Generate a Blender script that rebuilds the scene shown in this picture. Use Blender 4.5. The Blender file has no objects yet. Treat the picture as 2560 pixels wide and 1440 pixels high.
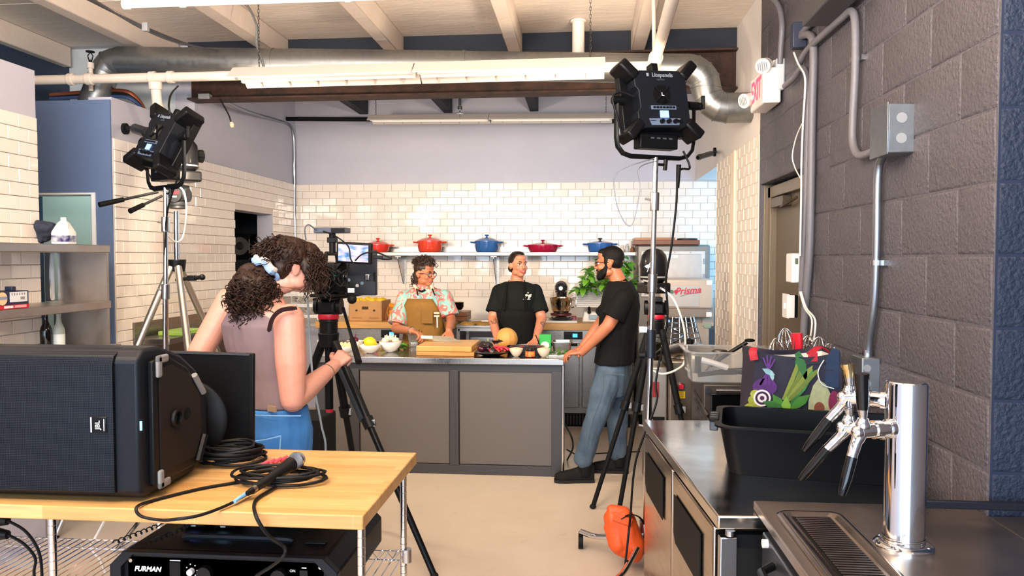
import bpy, bmesh, math, random
from mathutils import Vector as V, Matrix, Quaternion, noise
random.seed(7)
PI = math.pi
scn = bpy.context.scene
C = scn.collection
# ---------------------------------------------------------------- camera
FPX = 1900.0
YAW = math.atan(175 / FPX); PIT = math.atan(75 / FPX); EYE = 1.65
FH = V((-math.sin(YAW), math.cos(YAW), 0)); RT = V((math.cos(YAW), math.sin(YAW), 0))
FW = FH * math.cos(PIT) + V((0, 0, -math.sin(PIT))); UP = FH * math.sin(PIT) + V((0, 0, math.cos(PIT)))
cd = bpy.data.cameras.new('camera'); cam = bpy.data.objects.new('camera', cd); C.objects.link(cam)
cd.sensor_width = 36; cd.lens = FPX / 2560 * 36; cd.clip_start = .05
m = Matrix.Identity(4)
for i in range(3):
    m[i][0] = RT[i]; m[i][1] = UP[i]; m[i][2] = -FW[i]
m[2][3] = EYE
cam.matrix_world = m
scn.camera = cam
# ---------------------------------------------------------------- world, light, exposure
scn.view_settings.view_transform = 'Standard'; scn.view_settings.look = 'None'
scn.view_settings.exposure = 0.65; scn.view_settings.gamma = 1; scn.view_settings.use_curve_mapping = False
w = bpy.data.worlds.new('world'); scn.world = w; w.use_nodes = True
w.node_tree.nodes['Background'].inputs[0].default_value = (.62, .78, 1, 1)
w.node_tree.nodes['Background'].inputs[1].default_value = 1.1
def area(name, loc, target, sx, sy, power, col, spread=180):
    l = bpy.data.lights.new(name, 'AREA'); l.shape = 'RECTANGLE'; l.size = sx; l.size_y = sy; l.energy = power; l.color = col
    l.spread = math.radians(spread)
    o = bpy.data.objects.new(name, l); C.objects.link(o); o.location = loc
    o.rotation_euler = (V(target) - V(loc)).to_track_quat('-Z', 'Y').to_euler()
    return o
# daylight through the shop front behind the camera
area('shopfront_daylight', (-1.0, -2.9, 1.75), (-1.0, 5, 1.5), 4.6, 2.7, 185, (.66, .82, 1))
# added warm fill lights out of view, with no fixtures modelled
area('warm_fill_light', (-1.7, .6, 3.05), (-1.7, 1.2, 0), 2.4, .5, 70, (1, .8, .6))
area('ceiling_fill_uplight', (-1.6, 1.9, 2.62), (-1.5, 2.5, 4), 2.6, .3, 85, (1, .84, .68))  # added uplights, only there to brighten deck and joists
area('ceiling_fill_uplight', (-.5, 1.2, 2.5), (-.6, 2.4, 3.6), 2.4, .3, 85, (1, .84, .68))

# ---------------------------------------------------------------- helpers
def ray(px, py):
    return FW + RT * ((px - 1280) / FPX) - UP * ((py - 720) / FPX)
E0 = V((0, 0, EYE))
def PY(px, py, y): d = ray(px, py); return E0 + d * (y / d.y)
def PX(px, py, x): d = ray(px, py); return E0 + d * (x / d.x)
def PZ(px, py, z): d = ray(px, py); return E0 + d * ((z - EYE) / d.z)

def lin(h):
    h = h.lstrip('#'); r = []
    for i in (0, 2, 4):
        c = int(h[i:i+2], 16) / 255
        r.append(c / 12.92 if c <= .04045 else ((c + .055) / 1.055) ** 2.4)
    return (r[0], r[1], r[2], 1)
MATS = {}
def nd(nt, t, **kw):
    n = nt.nodes.new(t)
    for k, v in kw.items():
        if k[0] == 'i' and k[1:].isdigit(): n.inputs[int(k[1:])].default_value = v
        else: setattr(n, k, v)
    return n
def mat(name, col, rough=.5, metal=0, var=0, vs=6, vcol=None, bump=0, bs=60, stretch=None, coat=0, trans=0, emit=None, es=0, alpha=1, ior=None, rvar=0, sheen=0, vdet=4, sss=0, spec=None):
    if spec is None and isinstance(col, str) and len(col) == 7 and max(int(col[i:i+2], 16) for i in (1, 3, 5)) < 34: spec = .22
    if name in MATS: return MATS[name]
    m = bpy.data.materials.new(name); m.use_nodes = True; nt = m.node_tree
    b = nt.nodes['Principled BSDF']; L = nt.links
    c = lin(col) if isinstance(col, str) else col
    b.inputs['Base Color'].default_value = c; b.inputs['Roughness'].default_value = rough; b.inputs['Metallic'].default_value = metal
    if coat: b.inputs['Coat Weight'].default_value = coat; b.inputs['Coat Roughness'].default_value = .06
    if trans: b.inputs['Transmission Weight'].default_value = trans
    if ior: b.inputs['IOR'].default_value = ior
    if alpha < 1: b.inputs['Alpha'].default_value = alpha
    if spec is not None: b.inputs['Specular IOR Level'].default_value = spec
    if sheen: b.inputs['Sheen Weight'].default_value = sheen
    if emit: b.inputs['Emission Color'].default_value = lin(emit); b.inputs['Emission Strength'].default_value = es
    if var or bump or rvar:
        tc = nd(nt, 'ShaderNodeTexCoord'); mp = nd(nt, 'ShaderNodeMapping')
        L.new(tc.outputs['Object'], mp.inputs[0])
        if stretch: mp.inputs['Scale'].default_value = stretch
    if var or rvar:
        n = nd(nt, 'ShaderNodeTexNoise'); n.inputs['Scale'].default_value = vs; n.inputs['Detail'].default_value = vdet; n.inputs['Roughness'].default_value = .6
        L.new(mp.outputs[0], n.inputs['Vector'])
        r = nd(nt, 'ShaderNodeMapRange'); r.inputs[1].default_value = .3; r.inputs[2].default_value = .7; r.inputs[4].default_value = var if var else 1
        L.new(n.outputs['Fac'], r.inputs[0])
        if var:
            mx = nd(nt, 'ShaderNodeMix', data_type='RGBA'); mx.inputs[6].default_value = c
            mx.inputs[7].default_value = lin(vcol) if vcol else tuple(x * .45 for x in c[:3]) + (1,)
            L.new(r.outputs[0], mx.inputs[0]); L.new(mx.outputs[2], b.inputs['Base Color'])
        if rvar:
            r2 = nd(nt, 'ShaderNodeMapRange'); r2.inputs[1].default_value = .3; r2.inputs[2].default_value = .7
            r2.inputs[3].default_value = max(.02, rough - rvar); r2.inputs[4].default_value = rough + rvar
            L.new(n.outputs['Fac'], r2.inputs[0]); L.new(r2.outputs[0], b.inputs['Roughness'])
    if bump:
        n2 = nd(nt, 'ShaderNodeTexNoise'); n2.inputs['Scale'].default_value = bs; n2.inputs['Detail'].default_value = 5
        L.new(mp.outputs[0], n2.inputs['Vector'])
        bp = nd(nt, 'ShaderNodeBump'); bp.inputs['Strength'].default_value = bump; bp.inputs['Distance'].default_value = .02
        L.new(n2.outputs['Fac'], bp.inputs['Height']); L.new(bp.outputs[0], b.inputs['Normal'])
    MATS[name] = m
    return m

class MB:
    def __init__(s): s.v = []; s.f = []; s.mi = []; s.cur = 0
    def add(s, vs, fs, M=None):
        o = len(s.v)
        s.v += [tuple(M @ V(p)) if M else tuple(p) for p in vs]
        for f in fs: s.f.append(tuple(i + o for i in f)); s.mi.append(s.cur)
        return s
    def box(s, c, size, M=None, rz=0, taper=1):
        x, y, z = (a / 2 for a in size); t = taper
        vs = [(-x, -y, -z), (x, -y, -z), (x, y, -z), (-x, y, -z), (-x*t, -y*t, z), (x*t, -y*t, z), (x*t, y*t, z), (-x*t, y*t, z)]
        T = Matrix.Translation(c) @ Matrix.Rotation(rz, 4, 'Z')
        if M: T = M @ T
        return s.add(vs, [(3, 2, 1, 0), (4, 5, 6, 7), (0, 1, 5, 4), (1, 2, 6, 5), (2, 3, 7, 6), (3, 0, 4, 7)], T)
    def bx(s, x0, x1, y0, y1, z0, z1, M=None):
        return s.box(((x0+x1)/2, (y0+y1)/2, (z0+z1)/2), (abs(x1-x0), abs(y1-y0), abs(z1-z0)), M)
    def loft(s, rings, caps=True, closed=True):
        n = len(rings[0]); vs = [p for r in rings for p in r]; fs = []
        for i in range(len(rings) - 1):
            for j in range(n if closed else n - 1):
                k = (j + 1) % n
                fs.append((i*n+j, i*n+k, (i+1)*n+k, (i+1)*n+j))
        if caps and closed: fs.append(tuple(range(n-1, -1, -1))); fs.append(tuple((len(rings)-1)*n + j for j in range(n)))
        return s.add(vs, fs)
    def tube(s, pts, r, n=8, closed=False, flat=1):
        pts = [V(p) for p in pts]; N = len(pts)
        rs = r if isinstance(r, (list, tuple)) else [r] * N
        T = []
        for i in range(N):
            a = pts[(i-1) % N] if (closed or i) else pts[0]; b = pts[(i+1) % N] if (closed or i < N-1) else pts[-1]
            d = b - a
            T.append(d.normalized() if d.length > 1e-9 else V((0, 0, 1)))
        u = T[0].orthogonal().normalized()
        if abs(T[0].z) < .95: u = (V((0, 0, 1)) - T[0] * T[0].z).normalized()
        rings = []
        for i in range(N):
            u = u - T[i] * u.dot(T[i])
            u = u.normalized() if u.length > 1e-6 else T[i].orthogonal().normalized()
            w = T[i].cross(u)
            rings.append([pts[i] + (u * math.cos(2*PI*k/n) * flat + w * math.sin(2*PI*k/n)) * rs[i] for k in range(n)])
        if closed: rings.append(rings[0]); return s.loft(rings, caps=False)
        return s.loft(rings)
    def cyl(s, a, b, r, r2=None, n=16): return s.tube([a, b], [r, r if r2 is None else r2], n)
    def lathe(s, prof, c=(0, 0, 0), n=24, M=None, sx=1, sy=1, caps=True):
        rings = [[V((c[0] + r*math.cos(2*PI*k/n)*sx, c[1] + r*math.sin(2*PI*k/n)*sy, c[2] + z)) for k in range(n)] for r, z in prof]
        if M: rings = [[M @ p for p in r] for r in rings]
        return s.loft(rings, caps)
    def sph(s, c, r, n=14, m=9, M=None):
        if not isinstance(r, (tuple, list)): r = (r, r, r)
        vs = []; fs = []
        T = Matrix.Translation(c); T = T if M is None else M @ T
        vs.append((0, 0, -r[2]))
        for i in range(1, m):
            a = PI * i / m - PI / 2
            for k in range(n): vs.append((r[0]*math.cos(a)*math.cos(2*PI*k/n), r[1]*math.cos(a)*math.sin(2*PI*k/n), r[2]*math.sin(a)))
        vs.append((0, 0, r[2])); t = len(vs) - 1
        for k in range(n): fs.append((0, 1 + (k+1) % n, 1 + k)); fs.append((t, 1 + (m-2)*n + k, 1 + (m-2)*n + (k+1) % n))
        for i in range(m - 2):
            for k in range(n): fs.append((1+i*n+k, 1+i*n+(k+1) % n, 1+(i+1)*n+(k+1) % n, 1+(i+1)*n+k))
        return s.add(vs, fs, T)
    def prism(s, poly, d, M=None):   # polygon in local xy, extruded 0..d along z
        n = len(poly); vs = [(p[0], p[1], 0) for p in poly] + [(p[0], p[1], d) for p in poly]
        fs = [tuple(range(n-1, -1, -1)), tuple(range(n, 2*n))] + [(i, (i+1) % n, n+(i+1) % n, n+i) for i in range(n)]
        return s.add(vs, fs, M)
    def limb(s, a, b, r0, r1, n=18):
        a = V(a); b = V(b); s.cyl(a, b, r0, r1, n); s.sph(a, r0, n, 8); s.sph(b, r1, n, 8); return s
    def chain(s, pts, rs, n=20):
        for i in range(len(pts)-1): s.limb(pts[i], pts[i+1], rs[i], rs[i+1], n)
        return s
    def mesh(s, name, smooth=38):
        me = bpy.data.meshes.new(name); me.from_pydata(s.v, [], s.f); me.update()
        if s.mi and max(s.mi): me.polygons.foreach_set('material_index', s.mi)
        if smooth:
            me.polygons.foreach_set('use_smooth', [True] * len(me.polygons))
            me.set_sharp_from_angle(angle=math.radians(smooth))
        return me
    def build(s, name, m, parent=None, smooth=38, bevel=0, seg=2, M=None):
        me = s.mesh(name, smooth)
        for mm in (m if isinstance(m, (list, tuple)) else [m]): me.materials.append(mm)
        o = bpy.data.objects.new(name, me); C.objects.link(o)
        if M: o.matrix_world = M
        if parent: setp(o, parent)
        if bevel:
            b = o.modifiers.new('bevel', 'BEVEL'); b.width = bevel; b.segments = seg; b.limit_method = 'ANGLE'; b.angle_limit = math.radians(40)
        return o
def mw(o):
    b = o.matrix_basis
    return mw(o.parent) @ o.matrix_parent_inverse @ b if o.parent else b.copy()
def setp(o, p):
    o.parent = p; o.matrix_parent_inverse = mw(p).inverted()
def tag(o, label, cat, group=None, kind=None):
    o['label'] = label; o['category'] = cat
    if group: o['group'] = group
    if kind: o['kind'] = kind
    return o
def thing(name, label, cat, loc=(0, 0, 0), rz=0, group=None):
    o = bpy.data.objects.new(name, None); C.objects.link(o); o.location = loc; o.rotation_euler = (0, 0, rz); o.empty_display_size = .05
    return tag(o, label, cat, group)
def struct(o): o['kind'] = 'structure'; return o
def dup(root, label=None, M=None):
    def cp(o, p):
        c = o.copy(); C.objects.link(c); c.parent = p
        for ch in list(o.children): cp(ch, c)
        return c
    r = cp(root, None)
    if label: r['label'] = label
    if M: r.matrix_basis = M
    return r
def frame(o, x, z=None, y=None):
    """matrix with given origin and axes"""
    x = V(x).normalized()
    if z is not None: z = V(z); z = (z - x*z.dot(x)).normalized(); y = z.cross(x)
    else: y = V(y); y = (y - x*y.dot(x)).normalized(); z = x.cross(y)
    M = Matrix.Identity(4)
    for i in range(3): M[i][0] = x[i]; M[i][1] = y[i]; M[i][2] = z[i]; M[i][3] = o[i]
    return M
def text(s, size, M, m, parent=None, ext=.001, shear=0, align='CENTER', name='lettering', bold=0, sx=1):
    cu = bpy.data.curves.new(name, 'FONT'); cu.body = s; cu.size = size; cu.extrude = ext; cu.shear = shear; cu.align_x = align; cu.align_y = 'CENTER'; cu.offset = bold; cu.resolution_u = 3
    t = bpy.data.objects.new('tmp', cu); C.objects.link(t)
    dg = bpy.context.evaluated_depsgraph_get()
    me = bpy.data.meshes.new_from_object(t.evaluated_get(dg)); bpy.data.objects.remove(t)
    me.transform(M @ Matrix.Diagonal((sx, 1, 1, 1))); me.materials.clear(); me.materials.append(m); me.name = name
    o = bpy.data.objects.new(name, me); C.objects.link(o)
    if parent: setp(o, parent)
    return o
def spl(pts, k=6, closed=False):
    """Catmull-Rom through points"""
    P = [V(p) for p in pts]; n = len(P); out = []
    for i in range(n if closed else n-1):
        g = lambda j: P[j % n] if closed else P[max(0, min(n-1, j))]
        a, b, c, d = g(i-1), g(i), g(i+1), g(i+2)
        for t in range(k):
            t /= k
            out.append(.5 * ((2*b) + (c-a)*t + (2*a-5*b+4*c-d)*t*t + (3*b-a-3*c+d)*t*t*t))
    if not closed: out.append(P[-1])
    return out
def cable(name, pts, r, m, label=None, parent=None, k=6, n=6, cat='cable', group=None, closed=False):
    o = MB().tube(spl(pts, k, closed), r, n, closed).build(name, m, parent, smooth=60)
    if label: tag(o, label, cat, group)
    return o
def remesh(mb, name, m, parent, vox=.006, it=6, fac=.6, wr=0, ws=12, smooth=True):
    """union of closed shapes -> one continuous smooth skin"""
    me = mb.mesh(name, 0); t = bpy.data.objects.new('tmp', me); C.objects.link(t)
    r = t.modifiers.new('r', 'REMESH'); r.mode = 'VOXEL'; r.voxel_size = vox
    s = t.modifiers.new('s', 'SMOOTH'); s.factor = fac; s.iterations = it
    dg = bpy.context.evaluated_depsgraph_get()
    n = bpy.data.meshes.new_from_object(t.evaluated_get(dg)); bpy.data.objects.remove(t)
    if wr:
        vs = [(v.co.copy(), v.normal.copy()) for v in n.vertices]; co = []
        for p, q in vs:
            co += list(p + q * (noise.noise(V((p.x*ws, p.y*ws, p.z*ws*.45))) + .5*noise.noise(V((p.x*ws*2.3+5, p.y*ws*2.3, p.z*ws)))) * wr)
        n.vertices.foreach_set('co', co); n.update()
    n.materials.clear(); n.materials.append(m); n.name = name
    n.polygons.foreach_set('use_smooth', [True]*len(n.polygons))
    o = bpy.data.objects.new(name, n); C.objects.link(o)
    if parent: setp(o, parent)
    return o

# ---------------------------------------------------------------- shared materials
BLK = mat('black_plastic', '#0b0c0e', .42, bump=.04, bs=400)
BLKM = mat('black_matte', '#08090a', .65)
BLKG = mat('black_gloss', '#08090b', .12, coat=.5)
RUB = mat('black_rubber', '#0c0c0d', .6)
STEEL = mat('stainless', '#9b9690', .32, 1, rvar=.1, vs=30, stretch=(1, 1, 12), var=.25, vcol='#7f7973')
STEELH = mat('stainless_brushed_top', '#a9a6a3', .2, 1, rvar=.1, vs=24, stretch=(14, 1, 1), var=.35, vcol='#827c76', bump=.02, bs=5)
CHROME = mat('chrome', '#dcdee2', .07, 1)
CHROMES = mat('satin_chrome', '#b6b9be', .22, 1)
GALV = mat('galvanised', '#8c8d8c', .38, .85, var=.4, vs=26, vcol='#717473', rvar=.1)
WHITE = mat('white_plastic', '#e9e6e2', .4)
WENAM = mat('white_enamel', '#efe9e4', .3)
PIPEW = mat('white_painted_pipe', '#dcd0c3', .5, var=.3, vs=12, vcol='#c2b3a4')
CABLE = mat('black_cable', '#0f1012', .5)
CABW = mat('white_cable', '#e4dfd8', .5)
REDP = mat('red_plastic', '#b3122e', .4)
GREYP = mat('grey_plastic', '#8b8d90', .5)
LET = mat('white_print', '#d9dde2', .6)
PORC = mat('white_porcelain', '#f2efec', .18, coat=.4)
GLASS = mat('clear_glass', '#ffffff', .03, trans=1, ior=1.45)
CLEARP = mat('clear_polycarbonate', '#f2f4f4', .12, trans=.92, ior=1.2)
# ================================================================ SETTING
XR, XL, YB = 1.14, -3.12, 8.1
ZT, ZC, ZJ = 2.45, 3.36, 3.2
PAINT = mat('lavender_paint', '#b9b8c5', .6, var=.12, vs=2, bump=.05, bs=30)
WPAINT = mat('white_paint', '#d9d3cf', .6, var=.2, vs=3, vcol='#c4bab2', bump=.12, bs=14)
NAVY = mat('navy_paint', '#26344c', .6, bump=.25, bs=40, var=.3, vs=8, vcol='#1c2739')
SLATE = mat('slate_blue_paint', '#5c7093', .55, var=.1, vs=2)
GREENW = mat('pale_green_wall', '#b2c6ba', .6)
area('pantry_lamp', (-3.75, 5.2, 2.6), (-3.7, 5.4, 0), .4, .3, 4.5, (.88, 1, .94))
GROUT = mat('grout', '#dcd2c7', .8)
TILE = mat('white_glazed_tile', '#e9e0d6', .07, coat=.3, var=.12, vs=3, vcol='#dccfc0', bump=.03, bs=9)
BLOCK = mat('grey_painted_block', '#565257', .5, bump=.55, bs=75, var=.35, vs=5, vcol='#4a464b')
BLOCKN = mat('navy_painted_block', '#1a263c', .6, bump=.5, bs=75, var=.3, vs=7, vcol='#18233a')
MORT = mat('painted_mortar', '#57545a', .7, bump=.4, bs=60)
DECK = mat('ceiling_deck_paint', '#e2d5c8', .65, var=.4, vs=5, vcol='#c4b6a9', stretch=(.5, 1.6, 1), bump=.15, bs=18)
DECKK = mat('kitchen_deck_paint', '#bcb8bb', .6, var=.15, vs=4)
JOI = mat('joist_paint', '#d8cabe', .6, var=.3, vs=6, vcol='#c2b3a6', bump=.1, bs=25)
JOIB = mat('black_joist_paint', '#1c2027', .7)
DARK = mat('dark_blocking', '#171d28', .75, var=.3, vs=10)

def floor_mat():
    m = mat('concrete_floor', '#cdbfae', .42, var=.55, vs=1.4, vcol='#bfae9b', bump=.06, bs=25, rvar=.12)
    nt = m.node_tree; b = nt.nodes['Principled BSDF']; L = nt.links
    src = b.inputs['Base Color'].links[0].from_socket
    tc = nd(nt, 'ShaderNodeTexCoord')
    n = nd(nt, 'ShaderNodeTexNoise'); n.inputs['Scale'].default_value = 7; n.inputs['Detail'].default_value = 9; n.inputs['Roughness'].default_value = .75
    L.new(tc.outputs['Object'], n.inputs['Vector'])
    r = nd(nt, 'ShaderNodeMapRange'); r.inputs[1].default_value = .6; r.inputs[2].default_value = .78; r.inputs[4].default_value = .5
    L.new(n.outputs['Fac'], r.inputs[0])
    mx = nd(nt, 'ShaderNodeMix', data_type='RGBA'); mx.inputs[7].default_value = lin('#8f7a66')
    L.new(r.outputs[0], mx.inputs[0]); L.new(src, mx.inputs[6]); L.new(mx.outputs[2], b.inputs['Base Color'])
    return m
fl = struct(MB().bx(-5.2, 2.2, -3, 8.4, -.12, 0).build('floor', floor_mat()))

def tiles(wall, O, u, n, u0, u1, z0, z1, holes=(), key=None, cap=300):
    """running-bond subway tiles; O origin, u horizontal dir, n outward normal"""
    O = V(O); u = V(u); n = V(n); cache = {}; items = []
    rows = int((z1 - z0) / .0762)
    for r in range(rows):
        zt = z1 - r * .0762
        a = u0 - (r % 2) * .0762
        while a < u1 - .004:
            s, e = max(a, u0), min(a + .1524, u1); a += .1524
            for (h0, h1, hz) in holes:
                if zt - .0762 < hz and s < h1 and e > h0:
                    if s < h0: e = min(e, h0)
                    elif e > h1: s = h1
                    else: e = s
            if e - s < .015: continue
            items.append(((s+e)/2, zt - .0381, round(e-s-.0035, 3)))
    k = key or (lambda p: p.length)
    pts = sorted(((k(O + u*i[0] + V((0, 0, i[1] - EYE))), i) for i in items), key=lambda t: t[0])
    def mesh(wd):
        if wd not in cache:
            x, y, z, b = wd/2, .0363, .008, .0025
            mb = MB(); vs = [(-x, -y, 0), (x, -y, 0), (x, y, 0), (-x, y, 0), (-x, -y, z-b), (x, -y, z-b), (x, y, z-b), (-x, y, z-b), (-x+b, -y+b, z), (x-b, -y+b, z), (x-b, y-b, z), (-x+b, y-b, z)]
            fs = []
            for q in (0, 4): fs += [(q+i, q+(i+1) % 4, q+4+(i+1) % 4, q+4+i) for i in range(4)]
            mb.add(vs, fs + [(8, 9, 10, 11)]); cache[wd] = (mb, mb.mesh('tile', 20))
            cache[wd][1].materials.append(TILE)
        return cache[wd]
    st = MB()
    for q, (d, (uc, z, wd)) in enumerate(pts):
        mb, me = mesh(wd)
        tl = [random.uniform(-.011, .011) for _ in range(2)]
        M = frame(O + u*uc + V((0, 0, z)) + n*.002, u + n*tl[0], y=V((0, 0, 1)) + n*tl[1])
        if q < cap:
            o = bpy.data.objects.new('tile', me); C.objects.link(o); o.matrix_basis = M; setp(o, wall)
        else: st.add(mb.v, mb.f, M)
    if st.v:
        o = st.build('tile_field', TILE, wall, smooth=20); o['kind'] = 'stuff'
def bed(wall, x0, x1, y0, y1, z0, z1): return MB().bx(x0, x1, y0, y1, z0, z1).build('grout_bed', GROUT, wall)

# ---- back wall
wb = struct(MB().bx(-3.4, 1.62, YB, YB+.15, 0, ZC).build('wall_back', PAINT))
bed(wb, XL, 1.46, YB-.002, YB, .9, ZT)
tiles(wb, (0, YB-.002, 0), (1, 0, 0), (0, -1, 0), XL, 1.45, 1.22, ZT, key=lambda p: -(p.z + EYE) + (9 if p.x > 1.2 else 0))
MB().bx(XL, .7, YB-.012, YB, .9, 1.215).build('splash_panel', mat('white_splash', '#e4dcd2', .35), wb)
# ---- left walls
wl = struct(MB().bx(XL-.13, XL, -3, 4.12, 0, 2.72).build('wall_left', PAINT))
bed(wl, XL, XL+.002, 2.6, 4.12, .9, ZT)
tiles(wl, (XL+.002, 0, 0), (0, 1, 0), (1, 0, 0), 3.05, 4.118, 1.0, ZT, key=lambda p: p.length + (5 if p.y < 3.3 else 0))
DY0, DY1, DZ = PX(585, 523, XL).y, PX(681, 545, XL).y, PX(585, 523, XL).z
mb = MB().bx(XL-.16, XL, 4.83, 5.93, 0, 2.72).bx(XL-.16, XL, 5.93, DY0, 0, ZC).bx(XL-.16, XL, DY1, YB, 0, ZC).bx(XL-.16, XL, DY0, DY1, DZ, ZC)
wl2 = struct(mb.build('wall_left', PAINT))
for a, b_, z1 in ((4.83, DY0, ZT), (DY1, YB, ZT)): bed(wl2, XL, XL+.002, a, b_, .4, z1)
bed(wl2, XL, XL+.002, DY0, DY1, DZ, ZT)
tiles(wl2, (XL+.002, 0, 0), (0, 1, 0), (1, 0, 0), 4.835, YB-.01, .8, ZT, holes=[(DY0, DY1, DZ)], key=lambda p: p.length + (4 if p.z + EYE < 1.0 else 0))
# slate-blue end wall with the doorway beside the shelving
q0 = PY(238, 482, 4.83)
mb = MB().bx(q0.x, XL-.001, 4.815, 4.829, 0, 2.70).bx(-4.2, q0.x, 4.815, 4.95, q0.z, 2.70)
ws = struct(mb.build('wall_passage', SLATE))
struct(MB().bx(q0.x-.012, q0.x+.012, 4.805, 4.96, 0, q0.z).bx(-4.2, q0.x, 4.81, 4.95, q0.z-.012, q0.z).build('trim_1', mat('white_trim', '#dfe3e4', .5)))
struct(MB().bx(-4.2, XL-.17, 5.6, 5.68, 0, 2.7).build('wall_pantry', GREENW))
struct(MB().bx(-4.3, XL-.162, 5.95, 6.05, 0, ZC).build('wall_rear_left', mat('white_block_paint', '#cfd6da', .7, var=.25, vs=7, vcol='#b3b9be', bump=.4, bs=14)))
struct(MB().bx(-4.3, -4.2, -3, 5.95, 0, ZC).build('wall_outer_left', NAVY))
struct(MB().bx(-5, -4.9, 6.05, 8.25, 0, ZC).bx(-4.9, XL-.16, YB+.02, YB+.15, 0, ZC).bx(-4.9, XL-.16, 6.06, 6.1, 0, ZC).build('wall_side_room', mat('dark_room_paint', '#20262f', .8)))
# ---- right wall: grey block near, tiled far
WY0, WY1 = 3.95, 5.03
yn = PX(2486, 700, XR).y
mb = MB().bx(XR, XR+.6, yn, WY0, 0, ZC).bx(XR+.5, XR+.6, -3, yn, 0, ZC).bx(XR, XR+.2, WY0, WY1, 2.12, ZC).bx(XR, XR+.2, WY1, 5.06, 0, ZC).bx(XR+.11, XR+.2, WY0, WY1, 0, 2.12)
wr = struct(mb.build('wall_right', MORT))
yv = PX(2318, 700, XR).y; zj = PX(2195, 640, XR).z % .2032
MB().bx(XR+.001, XR+.5, yn-.001, yn, 0, ZC).build('navy_mortar', mat('navy_mortar', '#1c2840', .7), wr)
cache = {}
def blockmesh(L_, Hh):
    k = (L_, Hh)
    if k not in cache:
        mb = MB(); x, y, z, b = L_/2, Hh/2, .004, .004
        vs = [(-x, -y, 0), (x, -y, 0), (x, y, 0), (-x, y, 0), (-x+b*.4, -y+b*.4, z*.6), (x-b*.4, -y+b*.4, z*.6), (x-b*.4, y-b*.4, z*.6), (-x+b*.4, y-b*.4, z*.6), (-x+b*2, -y+b*2, z), (x-b*2, -y+b*2, z), (x-b*2, y-b*2, z), (-x+b*2, y-b*2, z)]
        fs = []
        for q in (0, 4): fs += [(q+i, q+(i+1) % 4, q+4+(i+1) % 4, q+4+i) for i in range(4)]
        cache[k] = mb.add(vs, fs + [(8, 9, 10, 11)]).mesh('block', 60)
    return cache[k]
bm_ = {}
z = zj - .2032; r = 0
while z < ZC:
    za, zb = max(z, 0), min(z + .2032, ZC)
    y = yv + (.2032 if r % 2 else 0) - .4064 * 10
    while y < WY1 + .03:
        ya, yb = max(y, yn), min(y + .4064, 5.055)
        if zb <= 2.2 and yb > WY0: yb = min(yb, WY0)
        elif za < 2.12 and yb > WY0: za2 = 2.12
        zlo = max(za, 2.12) if yb > WY0 + .01 else za
        cuts = [(ya, yb)]
        for a, b_ in cuts:
            if b_ - a > .03 and zb - zlo > .02:
                for navy in (False,):
                    me = blockmesh(round(b_-a-.007, 3), round(zb-zlo-.007, 3))
                    key = (me.name, navy)
                    if key not in bm_:
                        m2 = me.copy(); m2.materials.append(BLOCKN if navy else BLOCK); bm_[key] = m2
                    o = bpy.data.objects.new('block', bm_[key]); C.objects.link(o)
                    o.matrix_basis = frame((XR, (a+b_)/2, (zlo+zb)/2), (0, -1, 0), y=(random.uniform(-.008, .008), 0, 1)); setp(o, wr)
        y += .4064
    x = XR + .003 - (.2032 if r % 2 else 0)
    while x < XR + .5:
        a, b_ = max(x, XR+.003), min(x + .4064, XR+.5); x += .4064
        if b_ - a > .03 and zb - za > .02:
            key = (round(b_-a-.007, 3), round(zb-za-.007, 3))
            if key not in bm_: bm_[key] = blockmesh(*key).copy(); bm_[key].materials.append(BLOCKN)
            o = bpy.data.objects.new('block', bm_[key]); C.objects.link(o); o.matrix_basis = frame(((a+b_)/2, yn, (za+zb)/2), (1, 0, 0), y=(0, 0, 1)); setp(o, wr)
    z += .2032; r += 1
# tiled part with pilaster, then window recess
wr2 = struct(MB().bx(XR, XR+.2, 5.06, 6.62, 0, ZC).bx(XR+.03, XR+.4, 6.62, YB, ZT, ZC).bx(XR+.32, XR+.45, 6.62, YB, 0, 1.1).build('wall_right', WPAINT))
bed(wr2, XR-.002, XR, 5.065, 6.62, .3, ZT)
tiles(wr2, (XR-.002, 0, 0), (0, 1, 0), (-1, 0, 0), 5.065, 6.62, .72, ZT, holes=[(5.78, 5.93, 9)])
MB().bx(XR-.022, XR, 5.785, 5.925, .3, ZT).build('pilaster', mat('cream_paint', '#e6d3bd', .5), wr2, bevel=.01)
tiles(wr2, (0, 6.62, 0), (1, 0, 0), (0, 1, 0), XR, XR+.2, .9, ZT)
win = struct(MB().bx(XR+.32, XR+.34, 6.62, YB, 1.1, ZT).build('window_1', mat('frosted_daylight_pane', '#9fd0f2', .4, emit='#8fcaf5', es=1.6)))
MB().bx(XR+.3, XR+.345, 6.62, 6.66, 1.1, ZT).bx(XR+.3, XR+.345, YB-.05, YB-.01, 1.1, ZT).bx(XR+.3, XR+.345, 6.62, YB, 1.1, 1.15).build('window_frame', WENAM, win)
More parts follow.
